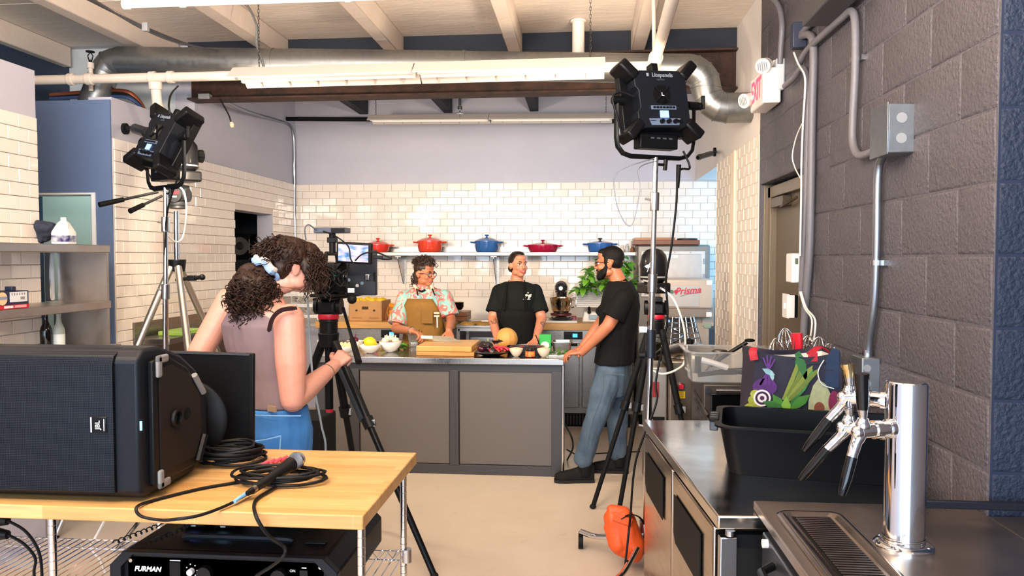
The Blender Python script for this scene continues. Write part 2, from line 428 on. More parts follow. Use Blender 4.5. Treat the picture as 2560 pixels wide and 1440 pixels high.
# door in the grey wall
KHAKI = mat('khaki_door_paint', '#5f5443', .45)
dr = struct(MB().bx(XR+.085, XR+.11, WY0+.06, WY1-.07, .01, 2.03).build('door_1', KHAKI))
mb = MB()
for a, b_ in ((WY0, WY0+.06), (WY1-.07, WY1)): mb.bx(XR+.045, XR+.11, a, b_, 0, 2.1)
mb.bx(XR+.045, XR+.11, WY0, WY1, 2.03, 2.1); mb.bx(XR+.02, XR+.11, WY1-.012, WY1, 0, 2.12)
mb.build('door_frame', mat('khaki_frame_paint', '#6d614f', .4), dr, bevel=.004)
MB().bx(XR+.03, XR+.085, WY1-.42, WY1-.14, 1.96, 2.02).tube([(XR+.05, WY1-.3, 1.96), (XR+.02, WY1-.5, 1.955), (XR+.06, WY1-.62, 1.99)], .008).build('door_closer', mat('bronze', '#54493c', .4, .7), dr, bevel=.004)
# ---- ceiling
YBM = 5.87
ce = struct(MB().bx(-4.3, XR+.6, -3, YBM, ZC, ZC+.12).build('ceiling', DECK))
ck = struct(MB().bx(-5, 1.7, YBM, YB+.15, ZC, ZC+.12).build('ceiling', DECKK))
XJ = [.41 - .92*k for k in range(0, 6)]
for x in XJ:
    MB().bx(x-.05, x+.05, -3, YBM+.02, ZJ, ZC).build('joist', JOI, ce, bevel=.006)
    if x > -3.1: MB().bx(x-.045, x+.045, YBM+.02, YB, ZJ, ZC).build('joist', JOIB, ck)
# seams of the deck boards
for y in (1.2, 2.42, 3.64, 4.86):
    MB().bx(-4.2, XR, y-.002, y+.002, ZC-.004, ZC).build('deck_seam', JOI, ce)
xs = [XR] + XJ
for i in range(len(xs)-1):
    a, b_ = xs[i+1]+.05, xs[i]-(.05 if i else 0)
    if b_ < -3: continue
    MB().bx(max(a, XL), b_, YBM-.03, YBM+.02, ZJ+.005, ZC).build('blocking', DARK, ck)
ZUPV = V((0, 0, 1))
# ================================================================ OVERHEAD AND WALL-MOUNTED
RUST = mat('rusty_steel', '#4a2e21', .65, .3, var=.9, vs=9, vcol='#1e1613', bump=.2, bs=40)
bmx = thing('steel_beam', 'rusty brown steel beam spanning the kitchen under the joists', 'beam', (-1, YBM, 2.9))
MB().bx(-3.11, XR, YBM-.006, YBM+.006, 2.91, 3.19).build('web', RUST, bmx)
for z in (2.9, 3.185): MB().bx(-3.11, XR, YBM-.08, YBM+.08, z, z+.014).build('flange', RUST, bmx)
# ventilation duct
DYc = 5.33
du = thing('ventilation_duct', 'round galvanised ventilation duct with bends at both ends', 'duct', (-1, DYc, 2.9))
pl, pr = PY(300, 152, DYc), PY(1715, 172, DYc); R_ = .101
pts = [pl.lerp(pr, t) for t in (0, .28, .29, .62, .63, 1)]
MB().tube(pts, [R_, R_, R_, R_, R_*.985, R_*.985], 28).build('straight_run', GALV, du, smooth=30)
for t in (.285, .625): 
    p = pl.lerp(pr, t); MB().tube([p-V((.012, 0, 0)), p+V((.012, 0, 0))], R_+.003, 28).build('seam_ring', GALV, du)
def gores(p, d0, d1, rad, n, name='elbow_gore'):
    """segmented elbow from p heading d0 turning to d1"""
    d0 = V(d0).normalized(); d1 = V(d1).normalized(); ax = d0.cross(d1).normalized(); tot = d0.angle(d1)
    c = p + (Quaternion(ax, PI/2) @ d0) * rad; v = p - c
    q = [c + Quaternion(ax, tot*i/n) @ v for i in range(n+1)]
    for i in range(n):
        a, b = q[i], q[i+1]; d = (b-a).normalized()
        ua = (Quaternion(ax, tot*i/n) @ v).normalized(); ub = (Quaternion(ax, tot*(i+1)/n) @ v).normalized()
        rg = []
        for (cc, uu, rr) in ((a, ua, R_), (a.lerp(b, .5), (ua+ub).normalized(), R_*1.0), (b, ub, R_)):
            rg.append([cc + (uu*math.cos(2*PI*k/24) + ax*math.sin(2*PI*k/24))*rr for k in range(24)])
        MB().loft(rg, caps=False).build(name, GALV, du, smooth=30)
        tn = Quaternion(ax, tot*(i+1)/n) @ d0
        MB().tube([b - tn*.004, b + tn*.004], R_+.004, 24).build('seam_ring', GALV, du)
    return q[-1]
e = gores(pr, (1, 0, 0), (0, 0, -1), .135, 4)
e2 = gores(e, (0, 0, -1), (1, 0, 0), .135, 4)
MB().cyl(e2, V((XR-.002, e2.y, e2.z)), R_, n=28).build('wall_end', GALV, du)
e = gores(pl, (-1, 0, 0), (-.42, 0, -1), .13, 2)
MB().cyl(e, e + V((-.42, 0, -1)).normalized()*.32, R_, n=28).build('drop', GALV, du)
# painted pipes
def pipe(name, label, pts, r, m, joints=(), cat='pipe', n=12, k=1):
    t = thing(name, label, cat, pts[0])
    MB().tube(spl(pts, k) if k > 1 else pts, r, n).build('run', m, t)
    for a, b in joints: MB().cyl(a, b, r*1.28, n=16).build('coupling', m, t, bevel=.004)
    return t
a, b = PY(60, 178, 4.95), PY(1650, 186, 4.95); a.z = b.z = 2.87
f = lambda t: a.lerp(b, t)
pipe('drain_pipe', 'white plastic pipe running left to right behind the hanging light fixture', [a, b], .032, PIPEW, [(f(.075), f(.084)), (f(.105), f(.116)), (f(.21), f(.22)), (f(.24), f(.25))])
p = PY(388, 205, 4.95); pipe('drain_pipe', 'short white pipe dropping behind the left partition top', [p, p+V((0, .02, -.14)), p+V((.03, .3, -.5))], .034, PIPEW, [(p+V((0, 0, .0)), p+V((0, .005, -.05)))])
p0, p1 = PY(1698, -60, 3.55), PY(1630, 178, 4.94)
g = lambda t: p0.lerp(p1, t)
pipe('drain_pipe', 'white pipe sloping away above the right-hand studio light', [p0, p1], .034, PIPEW, [(g(.8), g(.815)), (g(.815), g(.88)), (g(.88), g(.9))])
p = PY(1635, 0, 3.7); pipe('hanger_rod', 'thin cream vent pipe standing beside the sloping white pipe', [PY(1634, -20, 4.4), PY(1636, 160, 4.85)], .012, PIPEW)
a, b = PY(308, 12, 3.35), PY(1310, 4, 3.35); b.z = a.z
pipe('sprinkler_pipe', 'long white sprinkler pipe just under the front joists', [a, b], .017, mat('sprinkler_white', '#dcdad8', .45), [(a, a+V((.035, 0, 0))), (a+V((.27, 0, 0)), a+V((.3, 0, 0))), (b-V((.8, 0, 0)), b-V((.77, 0, 0)))])
p = PY(1446, 90, 5.6); pipe('vent_stack', 'stubby white vent pipe coming down through the ceiling behind the duct', [V((p.x, 5.55, ZC)), V((p.x, 5.55, 3.02))], .045, PIPEW, [((p.x, 5.55, ZC-.02), (p.x, 5.55, ZC-.004))])
# sprinkler head, left
p = PY(226, 150, 5.2); t = thing('fire_sprinkler', 'upright sprinkler head on a short white riser above the left partition', 'sprinkler', p-V((0, 0, .2)))
MB().cyl(p-V((0, 0, .22)), p-V((0, 0, .05)), .016).cyl(p-V((0, 0, .06)), p-V((0, 0, .02)), .024).build('riser', PIPEW, t)
MB().cyl(p-V((0, 0, .02)), p+V((0, 0, .0)), .012).tube([p+V((-.012, 0, 0)), p+V((-.02, 0, .03)), p+V((0, 0, .055))], .004).tube([p+V((.012, 0, 0)), p+V((.02, 0, .03)), p+V((0, 0, .055))], .004).cyl(p+V((0, 0, .055)), p+V((0, 0, .062)), .03).build('deflector', BLK, t)
# sprinkler head in the kitchen
p = PY(1150, 275, 6.4); t = thing('fire_sprinkler', 'pendent chrome sprinkler head hanging below the kitchen ceiling', 'sprinkler', p)
MB().cyl(V((p.x, p.y, ZC)), p+V((0, 0, .03)), .012).cyl(p+V((0, 0, .03)), p, .02).cyl(p-V((0, 0, .03)), p-V((0, 0, .026)), .03).cyl(p, p-V((0, 0, .06)), .007).build('head', CHROMES, t)

# fluorescent fixtures
SHADE = mat('fixture_enamel', '#c9c0b8', .45)
TUBE = mat('fluorescent_tube', '#fbf8f2', .3, emit='#fff4e6', es=.05)
def fixture(label, c, L_, rz, tilt=0, sc=1.0):
    t = thing('fluorescent_fixture', label, 'light fixture', (0, 0, 0), 0, 'hanging fluorescent fixtures')
    pf = [(-.16, 0), (-.055, .085), (.055, .085), (.16, 0)]
    for s in (-1, 1):
        x0, x1 = (-L_/2, -.004) if s < 0 else (.004, L_/2)
        mb = MB()
        ring = lambda x, o: [V((x, y*sc, z*sc + o)) for y, z in pf]
        ra, rb = ring(x0, 0), ring(x1, 0); rc, rd = ring(x0, .006), ring(x1, .006)
        mb.loft([ra, rb], closed=False); mb.loft([rd, rc], closed=False)
        mb.add(ra + rc, [(0, 1, 5, 4), (1, 2, 6, 5), (2, 3, 7, 6)]); mb.add(rb + rd, [(0, 4, 5, 1), (1, 5, 6, 2), (2, 6, 7, 3)]); mb.add([ra[0], rb[0], rc[0], rd[0]], [(0, 2, 3, 1)]); mb.add([ra[3], rb[3], rc[3], rd[3]], [(0, 1, 3, 2)])
        rf = mb.build('reflector', SHADE, t)
        for k in range(6):
            xx = x0 + (x1-x0)*(k+.6)/6.2
            MB().tube([(xx-.0, .115*sc, .028*sc), (xx+.0, .145*sc, .004*sc)], .0045, 6).build('slot', mat('slot_shadow', '#b9aca0', .6), rf)
        MB().bx(x0+.01, x1-.01, -.04*sc, .04*sc, .05*sc, .084*sc).build('ballast_channel', SHADE, t, bevel=.004)
        for y in (-.05, .05):
            MB().cyl((x0+.03, y*sc, .028*sc), (x1-.03, y*sc, .028*sc), .0127).build('tube', TUBE, t, smooth=60)
            for xx in (x0+.022, x1-.022): MB().bx(xx-.008, xx+.008, y*sc-.014, y*sc+.014, .012*sc, .06*sc).build('lamp_holder', WENAM, t)
    t.location = c; t.rotation_euler = (0, tilt, rz)
    return t
a, b = PY(592, 208, 4.75), PY(1512, 183, 4.75); c = (a+b)/2
fixture('long white twin fluorescent fixture hanging in front of the duct', c, (b-a).length, 0, -math.atan2(b.z-a.z, b.x-a.x), .95)
FX1 = (a, b)
a, b = PY(925, 306, 7.5), PY(1531, 302, 7.5)
fixture('white fluorescent fixture hanging near the back wall', (a+b)/2, (b-a).length, 0, -math.atan2(b.z-a.z, b.x-a.x), .72)
def chain(label, top, bot):
    mb = MB(); n = int((top-bot).length / .022); ax = (bot-top).normalized()
    for i in range(n):
        p = top.lerp(bot, (i+.5)/n); w_ = V((1, 0, 0)) if i % 2 else V((0, 1, 0))
        L_ = [p + w_*.006*math.cos(q) + ax*.015*math.sin(q) for q in [2*PI*k/8 for k in range(8)]]
        mb.tube(L_, .0016, 4, closed=True)
    tag(mb.build('hanging_chain', mat('dark_chain', '#3a3733', .5, .6), None), label, 'chain')
p = PY(1476, 150, 4.75); chain('thin chain holding the right end of the front light fixture', V((p.x, 4.75, ZC-.01)), p)
p = PY(648, 175, 4.75); chain('chain holding the left end of the front light fixture', V((p.x, 4.75, ZC-.01)), p)
p = PY(940, 298, 7.5); chain('short chain holding the left end of the back light fixture', V((p.x, 7.5, ZC)), p)
p = PY(1515, 296, 7.5); chain('short chain holding the right end of the back light fixture', V((p.x, 7.5, ZC)), p)
t = tag(MB().cyl(PY(712, 297, 7.85), PY(1545, 303, 7.85), .022, n=10).build('black_rail', BLKM), 'thin black rail running along the top of the back wall', 'rail')
# armoured cables: flexible conduit hanging to the left of the front fixture
FLEX = mat('flex_conduit', '#8d8f90', .4, .8, bump=.6, bs=180)
cable('flexible_conduit', [PY(548, 4, 4.9), PY(610, 8, 4.88), PY(640, 60, 4.8), PY(642, 110, 4.78), PY(655, 150, 4.76), PY(660, 170, 4.75)], .009, FLEX, 'silver flexible conduit drooping down to the front light fixture', cat='conduit')
for i in range(4):
    o = i * 3
    cable('ceiling_cable', [PY(215+o, -4-i, 3.6), PY(290+o, 34+o*.6, 4.0), PY(358, 66+o*.7, 4.3), PY(430+o, 96+o, 4.7), PY(490+6*o, 118+o, 5.2)], .007, mat('grey_cable', '#4b4c52', .5), 'grey cable bundled along the left ceiling joist, %s of four' % ['first', 'second', 'third', 'last'][i], group='cables along the left joist')
tag(MB().box(PY(364, 68, 4.28), (.035, .03, .05)).build('cable_clamp', GREYP, bevel=.004), 'small grey clamp holding the ceiling cables', 'clamp')
# cables in the gap above the left partition
for i, (m_, w0) in enumerate(((mat('copper_pipe', '#8a4a33', .4, .5), .016), (CABLE, .012), (mat('blue_hose', '#2b3f66', .5), .014))):
    cable('service_hose', [PY(125, 238+i*4, 5.3), PY(230, 230+i*6, 5.35), PY(310, 228+i*7, 5.35), PY(345, 250+i*5, 5.4), PY(368, 290, 5.5)], w0, m_, ['brown pipe bent down behind the left partition', 'thin black cable behind the left partition', 'dark blue hose behind the left partition'][i], cat='pipe')
# lead hanging from the beam
cable('hanging_lead', [PY(545, 240, 5.8), PY(558, 262, 5.8), PY(572, 288, 5.8), PY(577, 304, 5.8)], .006, CABLE, 'short black lead with a pale plug dangling from the beam', cat='lead')
tag(MB().sph(PY(580, 312, 5.8), (.018, .015, .024)).cyl(PY(578, 306, 5.8), PY(582, 319, 5.8), .012).build('lamp_socket', mat('tan_socket', '#c9b79f', .5)), 'pale socket on the end of the dangling lead', 'socket')
# steel conduit down the back-left corner
CON = mat('emt_conduit', '#8f949c', .35, .9)
cable('wall_conduit', [PY(540, 240, 5.95), PY(610, 276, 6.5), PY(690, 300, 7.55), PY(722, 312, 7.9), PY(732, 335, 8.0), PY(735, 400, 8.02), PY(737, 600, 8.02), PY(738, 900, 8.02)], .016, CON, 'steel conduit bending down the back left corner of the kitchen', cat='conduit')
tag(MB().box(PY(513, 242, 5.8), (.09, .06, .04)).build('junction_box', GREYP, bevel=.004), 'small grey junction box under the left end of the beam', 'box')

# security cameras
def seccam(label, p0, p1, base, s=1.0):
    t = thing('security_camera', label, 'camera', base)
    d = (p1-p0).normalized()
    MB().cyl(p0, p1, .034*s, .034*s).cyl(p1, p1 + d*.02, .038*s, .03*s).cyl(p0-d*.015, p0, .022*s, .034*s).build('body', mat('cctv_black', '#232427', .35), t)
    MB().cyl(p1 + d*.018, p1 + d*.022, .022*s).build('lens', BLKG, t)
    MB().tube([p0 + d*.02, p0 - d*.06, base], .012).build('arm', BLKM, t)
    n_ = V((1, 0, 0)) if base.x < 0 else V((-1, 0, 0))
    MB().cyl(base, base + n_*.02, .038).build('base', BLKM, t)
    return t
seccam('black bullet security camera on the left partition near the studio light', PX(338, 322, XL+.16), PX(368, 332, XL+.3), PX(310, 322, XL))
seccam('small black security camera on the white wall at the right', PX(1778, 384, XR-.1), PX(1748, 393, XR-.22), PX(1791, 380, XR-.0)+V((-.005,0,0)), .65)

# exit sign
pE = PX(1908, 212, XR-.12); yE0, yE1, zE = pE.y, pE.y+.33, pE.z
t = thing('exit_sign', 'white exit sign box with red letters and two lamp heads', 'exit sign', (XR, yE0, zE))
EXW = mat('exit_white', '#efe6e0', .4)
MB().bx(XR-.12, XR-.02, yE0, yE1, zE-.1, zE+.1).build('housing', EXW, t, bevel=.01)
MB().bx(XR-.05, XR, yE0-.01, yE0+.06, zE-.03, zE+.15).build('back_plate', mat('exit_grey', '#c9cdd0', .5), t, bevel=.012)
EXL = mat('exit_red_glow', '#ff3040', .4, emit='#ff2c3c', es=3.0)
text('EXIT', .17, frame((XR-.121, (yE0+yE1)/2+.01, zE), (0, -1, 0), y=(0, 0, 1)), EXL, t, .001, bold=.004, sx=.72)
MB().sph((XR-.07, yE0-.001, zE-.055), .008).build('status_lamp', mat('status_pink', '#ffb0a8', .4, emit='#ff8a80', es=1.5), t)
for hc, dd in ((V((XR-.1, yE0+.03, zE+.12)), V((-.5, -.75, -.35))), (V((XR-.13, yE1-.03, zE-.02)), V((-.8, -.5, -.3)))):
    dd.normalize()
    h = MB().sph(hc, .038).build('lamp_head', EXW, t)
    MB().tube([hc, hc+dd*.05, hc+dd*.055], [.036, .045, .042], 18).build('lens_rim', mat('lens_cream', '#e8ddd4', .25), h)
    u = dd.cross(ZUPV).normalized(); v_ = u.cross(dd)
    for k in range(-2, 3): MB().box((0, 0, 0), (.005, .004, .055-.008*abs(k)), frame(hc+dd*.056+u*k*.012, u, y=dd)).build('lens_rib', GREYP, h)
    MB().cyl(hc, V((XR-.06, hc.y+.02, zE+.05)), .014).build('swivel', EXW, h)
# junction box beside it
t = thing('junction_box', 'pale grey electrical box beside the exit sign', 'box', PX(1948, 200, XR))
p = PX(1952, 195, XR); MB().bx(XR-.05, XR, p.y-.05, p.y+.05, p.z-.07, p.z+.07).build('body', mat('box_grey', '#b6babb', .4, .3), t, bevel=.004)
MB().cyl(p+V((-.03, 0, .07)), p+V((-.03, 0, .1)), .018).build('connector', WHITE, t)
GCON = mat('painted_conduit', '#6d6b70', .45, bump=.1, bs=60)
def wc(label, pts, r=.016, m=GCON, off=.03, k=5): return cable('wall_conduit', [PX(x, y, XR-off) for x, y in pts], r, m, label, cat='conduit', k=k, n=10)
wc('grey conduit curving from the ceiling down to the exit sign box', [(1915, -20), (1945, 12), (1955, 60), (1952, 120), (1950, 160)])
wc('grey conduit slanting from the exit sign box to the wall corner run', [(1962, 215), (1985, 195), (2005, 170), (2018, 195), (2022, 240), (2018, 400), (2010, 600), (2003, 740)], off=.035)
wc('steel conduit making a tall hook across the grey block wall', [(1998, 160), (2018, 125), (2060, 85), (2105, 45), (2128, 28), (2138, 60), (2138, 180), (2132, 300), (2133, 360), (2148, 388), (2180, 380), (2232, 354)], off=.035)
wc('grey conduit running straight down beside the door', [(2000, 92), (2025, 88), (2034, 130), (2030, 300), (2025, 600), (2015, 745), (2008, 860)], r=.019)
wc('grey conduit sloping up to the ceiling from the black box', [(2000, 88), (2040, 45), (2085, 5)])
wc('bare steel conduit dropping from the wall box to the counter outlet', [(2262, 362), (2230, 372), (2205, 395), (2195, 440), (2192, 600), (2186, 750), (2172, 860), (2170, 905)], m=CON, r=.015)
wc('white wire tied along the grey conduit by the door', [(1985, 132), (1996, 160), (2012, 190), (2012, 240), (2008, 300), (2004, 400), (2003, 500), (2000, 640)], r=.005, m=CABW, off=.06)
wc('thin white wire bulging away from the conduit above the door', [(2005, 310), (1990, 345), (1981, 390), (1988, 420), (2001, 445)], r=.0035, m=CABW, off=.06)
for i, xx in enumerate((2005, 2016)):
    wc('white wire looping down below the thermostat, %s the grey conduit' % ['nearer', 'farther from'][i], [(2000+i*3, 730), (2012+i*4, 770), (2030+i*8, 800), (2025+i*10, 850)], r=.0045, m=CABW, off=.06)['group'] = 'white wires by the outlet'
tag(MB().box(PX(1996, 90, XR-.04), (.07, .06, .13)).build('junction_box', mat('navy_box', '#2b3145', .5), bevel=.005), 'dark navy electrical box high on the grey wall', 'box')
p = PX(2265, 328, XR)
t = thing('junction_box', 'large square galvanised junction box on the grey block wall', 'box', p)
MB().bx(XR-.09, XR, p.y-.075, p.y+.075, p.z-.085, p.z+.085).build('body', mat('box_galv', '#8d9296', .4, .85, var=.3, vs=20), t, bevel=.004)
MB().bx(XR-.094, XR-.09, p.y-.08, p.y+.08, p.z-.09, p.z+.09).build('cover', mat('box_galv'.strip(), '#8d9296'), t, bevel=.002)
for dz in (-.035, .035): MB().cyl((XR-.045, p.y-.076, p.z+dz), (XR-.045, p.y-.074, p.z+dz), .018).build('knockout', GREYP, t)
# strap on conduit
for (xx, yy) in ((2137, 150), (2190, 657)):
    p = PX(xx, yy, XR-.03); tag(MB().tube([p+V((0, 0, -.01)), p+V((0, 0, .01))], .02, 10).bx(XR-.02, XR, p.y-.05, p.y, p.z-.01, p.z+.01).build('conduit_strap', CHROMES), 'shiny strap clamping the %s' % ('tall hooked conduit' if xx == 2137 else 'bare steel conduit above the counter'), 'strap')
# thermostat, switch, outlet
p = PX(2012, 670, XR); t = thing('thermostat', 'white wall thermostat with small green display beside the door', 'thermostat', p)
MB().bx(XR-.035, XR, p.y-.05, p.y+.045, p.z-.06, p.z+.06).build('wall_box', mat('box_grey', '#b6babb'), t, bevel=.004)
MB().bx(XR-.075, XR-.035, p.y-.04, p.y+.075, p.z-.075, p.z+.075).build('cover', WHITE, t, bevel=.006)
MB().bx(XR-.06, XR-.045, p.y-.0415, p.y-.04, p.z+.02, p.z+.05).build('display', mat('lcd_green', '#5d6b56', .3), t)
p = PX(1990, 765, XR); t = thing('light_switch', 'white switch plate on a black box below the thermostat', 'switch', p)
MB().bx(XR-.045, XR, p.y-.04, p.y+.03, p.z-.06, p.z+.06).build('box', BLK, t, bevel=.005)
pl_ = MB().bx(XR-.053, XR-.045, p.y-.045, p.y+.075, p.z-.065, p.z+.065).build('plate', WHITE, t, bevel=.003)
MB().bx(XR-.062, XR-.053, p.y+.005, p.y+.022, p.z-.015, p.z+.015).build('toggle', WHITE, pl_)
MB().bx(XR-.06, XR-.02, p.y-.047, p.y-.044, p.z-.06, p.z+.06).build('plate_side', WHITE, t)
p = PX(2188, 935, XR); t = thing('power_outlet', 'grey metal outlet box at the foot of the bare conduit', 'outlet', p)
MB().bx(XR-.07, XR, p.y-.055, p.y+.055, p.z-.075, p.z+.07).build('box', mat('box_galv', ''), t, bevel=.005)
for dz in (-.03, .03): MB().cyl((XR-.05, p.y-.057, p.z+dz), (XR-.05, p.y-.055, p.z+dz), .014).build('knockout', GREYP, t)
MB().cyl(p+V((-.03, 0, .07)), p+V((-.03, 0, .095)), .02).build('connector', CHROMES, t)
# emergency / ballast box at the very top
p = PX(2085, -6, XR-.1); tag(MB().box(p, (.12, .5, .09)).build('ballast_box', mat('dark_grey_box', '#4a4a4c', .5, .3), bevel=.006), 'dark grey box mounted at the ceiling edge of the grey wall', 'box')
# ================================================================ KITCHEN
def stave(name, c1, c2, rot=(0, 0, 0), scale=1.0, rough=.38):
    if name in MATS: return MATS[name]
    m = mat(name, c1, rough); nt = m.node_tree; b = nt.nodes['Principled BSDF']; L = nt.links
    tc = nd(nt, 'ShaderNodeTexCoord'); mp = nd(nt, 'ShaderNodeMapping'); mp.inputs['Rotation'].default_value = rot
    L.new(tc.outputs['Object'], mp.inputs[0])
    br = nd(nt, 'ShaderNodeTexBrick'); br.inputs['Color1'].default_value = lin(c1); br.inputs['Color2'].default_value = lin(c2)
    br.inputs['Scale'].default_value = 1; br.inputs['Mortar Size'].default_value = .0006*scale; br.inputs['Mortar'].default_value = lin(c2)
    br.inputs['Brick Width'].default_value = .42*scale; br.inputs['Row Height'].default_value = .038*scale; br.offset = .37; br.inputs['Bias'].default_value = -.1
    L.new(mp.outputs[0], br.inputs['Vector'])
    mp2 = nd(nt, 'ShaderNodeMapping'); mp2.inputs['Scale'].default_value = (3, 40, 40); L.new(mp.outputs[0], mp2.inputs[0])
    n = nd(nt, 'ShaderNodeTexNoise'); n.inputs['Scale'].default_value = 1.5; n.inputs['Detail'].default_value = 5; L.new(mp2.outputs[0], n.inputs['Vector'])
    mx = nd(nt, 'ShaderNodeMix', data_type='RGBA', blend_type='MULTIPLY'); mx.inputs[0].default_value = .55
    cr = nd(nt, 'ShaderNodeMapRange'); cr.inputs[1].default_value = .3; cr.inputs[2].default_value = .75; cr.inputs[3].default_value = .55; cr.inputs[4].default_value = 1.1
    L.new(n.outputs['Fac'], cr.inputs[0]); L.new(br.outputs['Color'], mx.inputs[6]); L.new(cr.outputs[0], mx.inputs[7]); L.new(mx.outputs[2], b.inputs['Base Color'])
    return m
BUTCH = stave('butcher_block', '#c98f47', '#dba862')
BUTCH2 = stave('butcher_block_pale', '#d49a5c', '#e0b37a')
WOODD = stave('dark_board_wood', '#7d4a2c', '#94603c')
PANEL = mat('taupe_panel', '#5c5652', .5)
FRAMEG = mat('charcoal_frame', '#363537', .45)
# ---- island
IX0, IX1, IY0, IY1 = -2.05, -.15, 5.63, 6.46
isl = thing('kitchen_island', 'long kitchen island with taupe panels and charcoal frame', 'island', ((IX0+IX1)/2, 6, 0))
for a, b in ((IX0+.03, -1.78), (-1.70, -1.005), (-.925, IX1-.07)):
    MB().bx(a, b, IY0+.06, IY0+.08, .08, .79).build('panel', PANEL, isl)
for x in (-1.74, -.965): MB().bx(x-.035, x+.035, IY0+.045, IY0+.09, .07, .8).build('post', FRAMEG, isl, bevel=.003)
for x in (IX0, IX1-.075): MB().bx(x, x+.075, IY0+.045, IY0+.12, 0, .8).build('post', FRAMEG, isl, bevel=.003)
for x in (IX0, IX1-.075): MB().bx(x, x+.075, IY1-.12, IY1-.05, 0, .8).build('post', FRAMEG, isl, bevel=.003)
MB().bx(IX0, IX1, IY0+.05, IY0+.09, 0, .075).build('kick_rail', FRAMEG, isl, bevel=.003)
MB().bx(IX0, IX1, IY0+.05, IY0+.09, .79, .85).build('top_rail', FRAMEG, isl, bevel=.003)
MB().bx(IX1-.02, IX1, IY0+.1, IY1-.1, .07, .8).bx(IX0, IX0+.02, IY0+.1, IY1-.1, .07, .8).build('side_panel', PANEL, isl)
wt = MB().bx(IX0-.02, IX1+.02, IY0, IY1, .85, .9).build('worktop', STEELH, isl, bevel=.006)
MB().cyl((IX1+.012, IY0+.05, .0), (IX1+.012, IY0+.05, .85), .013).build('chrome_leg', CHROME, isl)
# ---- back units
def backunit(x0, x1, label, dispx):
    t = thing('refrigerated_counter', label, 'refrigerator', ((x0+x1)/2, 7.7, 0))
    MB().bx(x0, x1, 7.36, 8.07, .14, .955).build('body', STEEL, t, bevel=.004)
    n = 2; w_ = (x1-x0)/n
    for i in range(n):
        d = MB().bx(x0+i*w_+.012, x0+(i+1)*w_-.012, 7.33, 7.36, .2, .83).build('door', STEEL, t, bevel=.006)
        MB().bx(x0+i*w_+.03, x0+(i+1)*w_-.03, 7.315, 7.335, .8, .825).build('handle', BLKM, d, bevel=.004)
    MB().bx(x0+.005, x1-.005, 7.345, 7.36, .845, .95).build('control_strip', STEEL, t)
    c = MB().bx(dispx-.09, dispx+.09, 7.335, 7.347, .865, .94).build('control_panel', BLK, t, bevel=.003)
    MB().bx(dispx-.005, dispx+.04, 7.333, 7.336, .885, .92).build('display', mat('blue_display', '#2f7fe6', .3, emit='#2f8dff', es=2.5), c)
    MB().bx(x0+.03, x1-.03, 7.42, 8, 0, .14).build('grille', BLKM, t)
    for k in range(int((x1-x0-.1)/.03)): MB().bx(x0+.05+k*.03, x0+.06+k*.03, 7.412, 7.42, .02, .12).build('grille_slat', FRAMEG, t)
    o = tag(MB().bx(x0-.01, x1+.01, 7.3, 8.06, .957, 1.022).build('butcher_block_top', BUTCH, bevel=.004), 'thick butcher block slab on the %s back refrigerator' % ('left' if x0 < -1 else 'right'), 'worktop')
backunit(-2.62, -1.24, 'left stainless refrigerated counter against the back wall', PY(975, 825, 7.34).x)
backunit(-.52, .5, 'right stainless refrigerated counter behind the man in black', PY(1433, 835, 7.34).x)
ZB = 1.022
# ---- wall shelf with brackets
sh = thing('wall_shelf', 'long stainless wall shelf carrying the enamel pots', 'shelf', (-.9, 8.09, 1.71))
SX0, SX1 = PY(905, 640, 7.78).x, PY(1592, 638, 7.78).x
MB().bx(SX0, SX1, 7.78, 8.09, 1.672, 1.712).build('board', STEEL, sh, bevel=.004)
MB().bx(SX0, SX1, 8.075, 8.088, 1.712, 1.77).build('back_lip', STEEL, sh)
for px in (1000, 1237, 1530):
    x = PY(px, 640, 7.9).x
    b_ = MB().prism([(0, 0), (.27, 0), (.27, -.03), (.02, -.3), (0, -.3)], .006, frame((x-.003, 8.088, 1.672), (0, -1, 0), y=(0, 0, 1))).bx(x-.025, x+.025, 8.083, 8.089, 1.372, 1.672).bx(x-.03, x+.03, 7.81, 8.088, 1.66, 1.672).build('bracket', STEEL, sh)
# ---- dutch ovens
def pot(px, base, w_px, h, col, label, oval=1.0, low=False):
    p = PY(px, base, 7.93); p.z = 1.712; r = w_px/1900*8.1/2
    m_ = mat('enamel_' + col.strip('#'), col, .16, coat=.6); lid_h = .045 if not low else .03
    t = thing('dutch_oven', label, 'pot', p, 0, 'enamelled pots on the wall shelf')
    yr = min(1, .13/r)
    MB().lathe([(r*.82, 0), (r*.9, .012), (r*.97, h*.5), (r, h), (r*.94, h), (r*.9, .02), (0.001, .02)], p, 32, sx=1, sy=yr).build('body', m_, t, smooth=50)
    ld = MB().lathe([(r*1.02, h), (r*1.02, h+.008), (r*.8, h+lid_h*.55), (r*.4, h+lid_h*.95), (.001, h+lid_h)], p, 32, sx=1, sy=yr).build('lid', m_, t, smooth=50)
    MB().lathe([(.011, h+lid_h-.002), (.008, h+lid_h+.012), (.024, h+lid_h+.02), (.022, h+lid_h+.03), (.001, h+lid_h+.031)], p, 16).build('knob', mat('pot_knob', '#3a3836', .3, .5) if col == '#2f63ad' else m_, ld)
    for s in (-1, 1):
        MB().tube([p+V((s*r*.96, -.045, h*.93)), p+V((s*(r+.035), -.035, h*.96)), p+V((s*(r+.045), 0, h*.97)), p+V((s*(r+.035), .035, h*.96)), p+V((s*r*.96, .045, h*.93))], .009, 8).build('side_handle', m_, t)
pot(945, 630, 58, .075, '#d5352a', 'small red enamel pot on the shelf beside the monitor')
pot(1075, 632, 62, .11, '#d8432c', 'tall orange-red enamel dutch oven on the shelf')
pot(1217, 632, 60, .108, '#2e5f9e', 'dark blue enamel dutch oven on the shelf above the bracket')
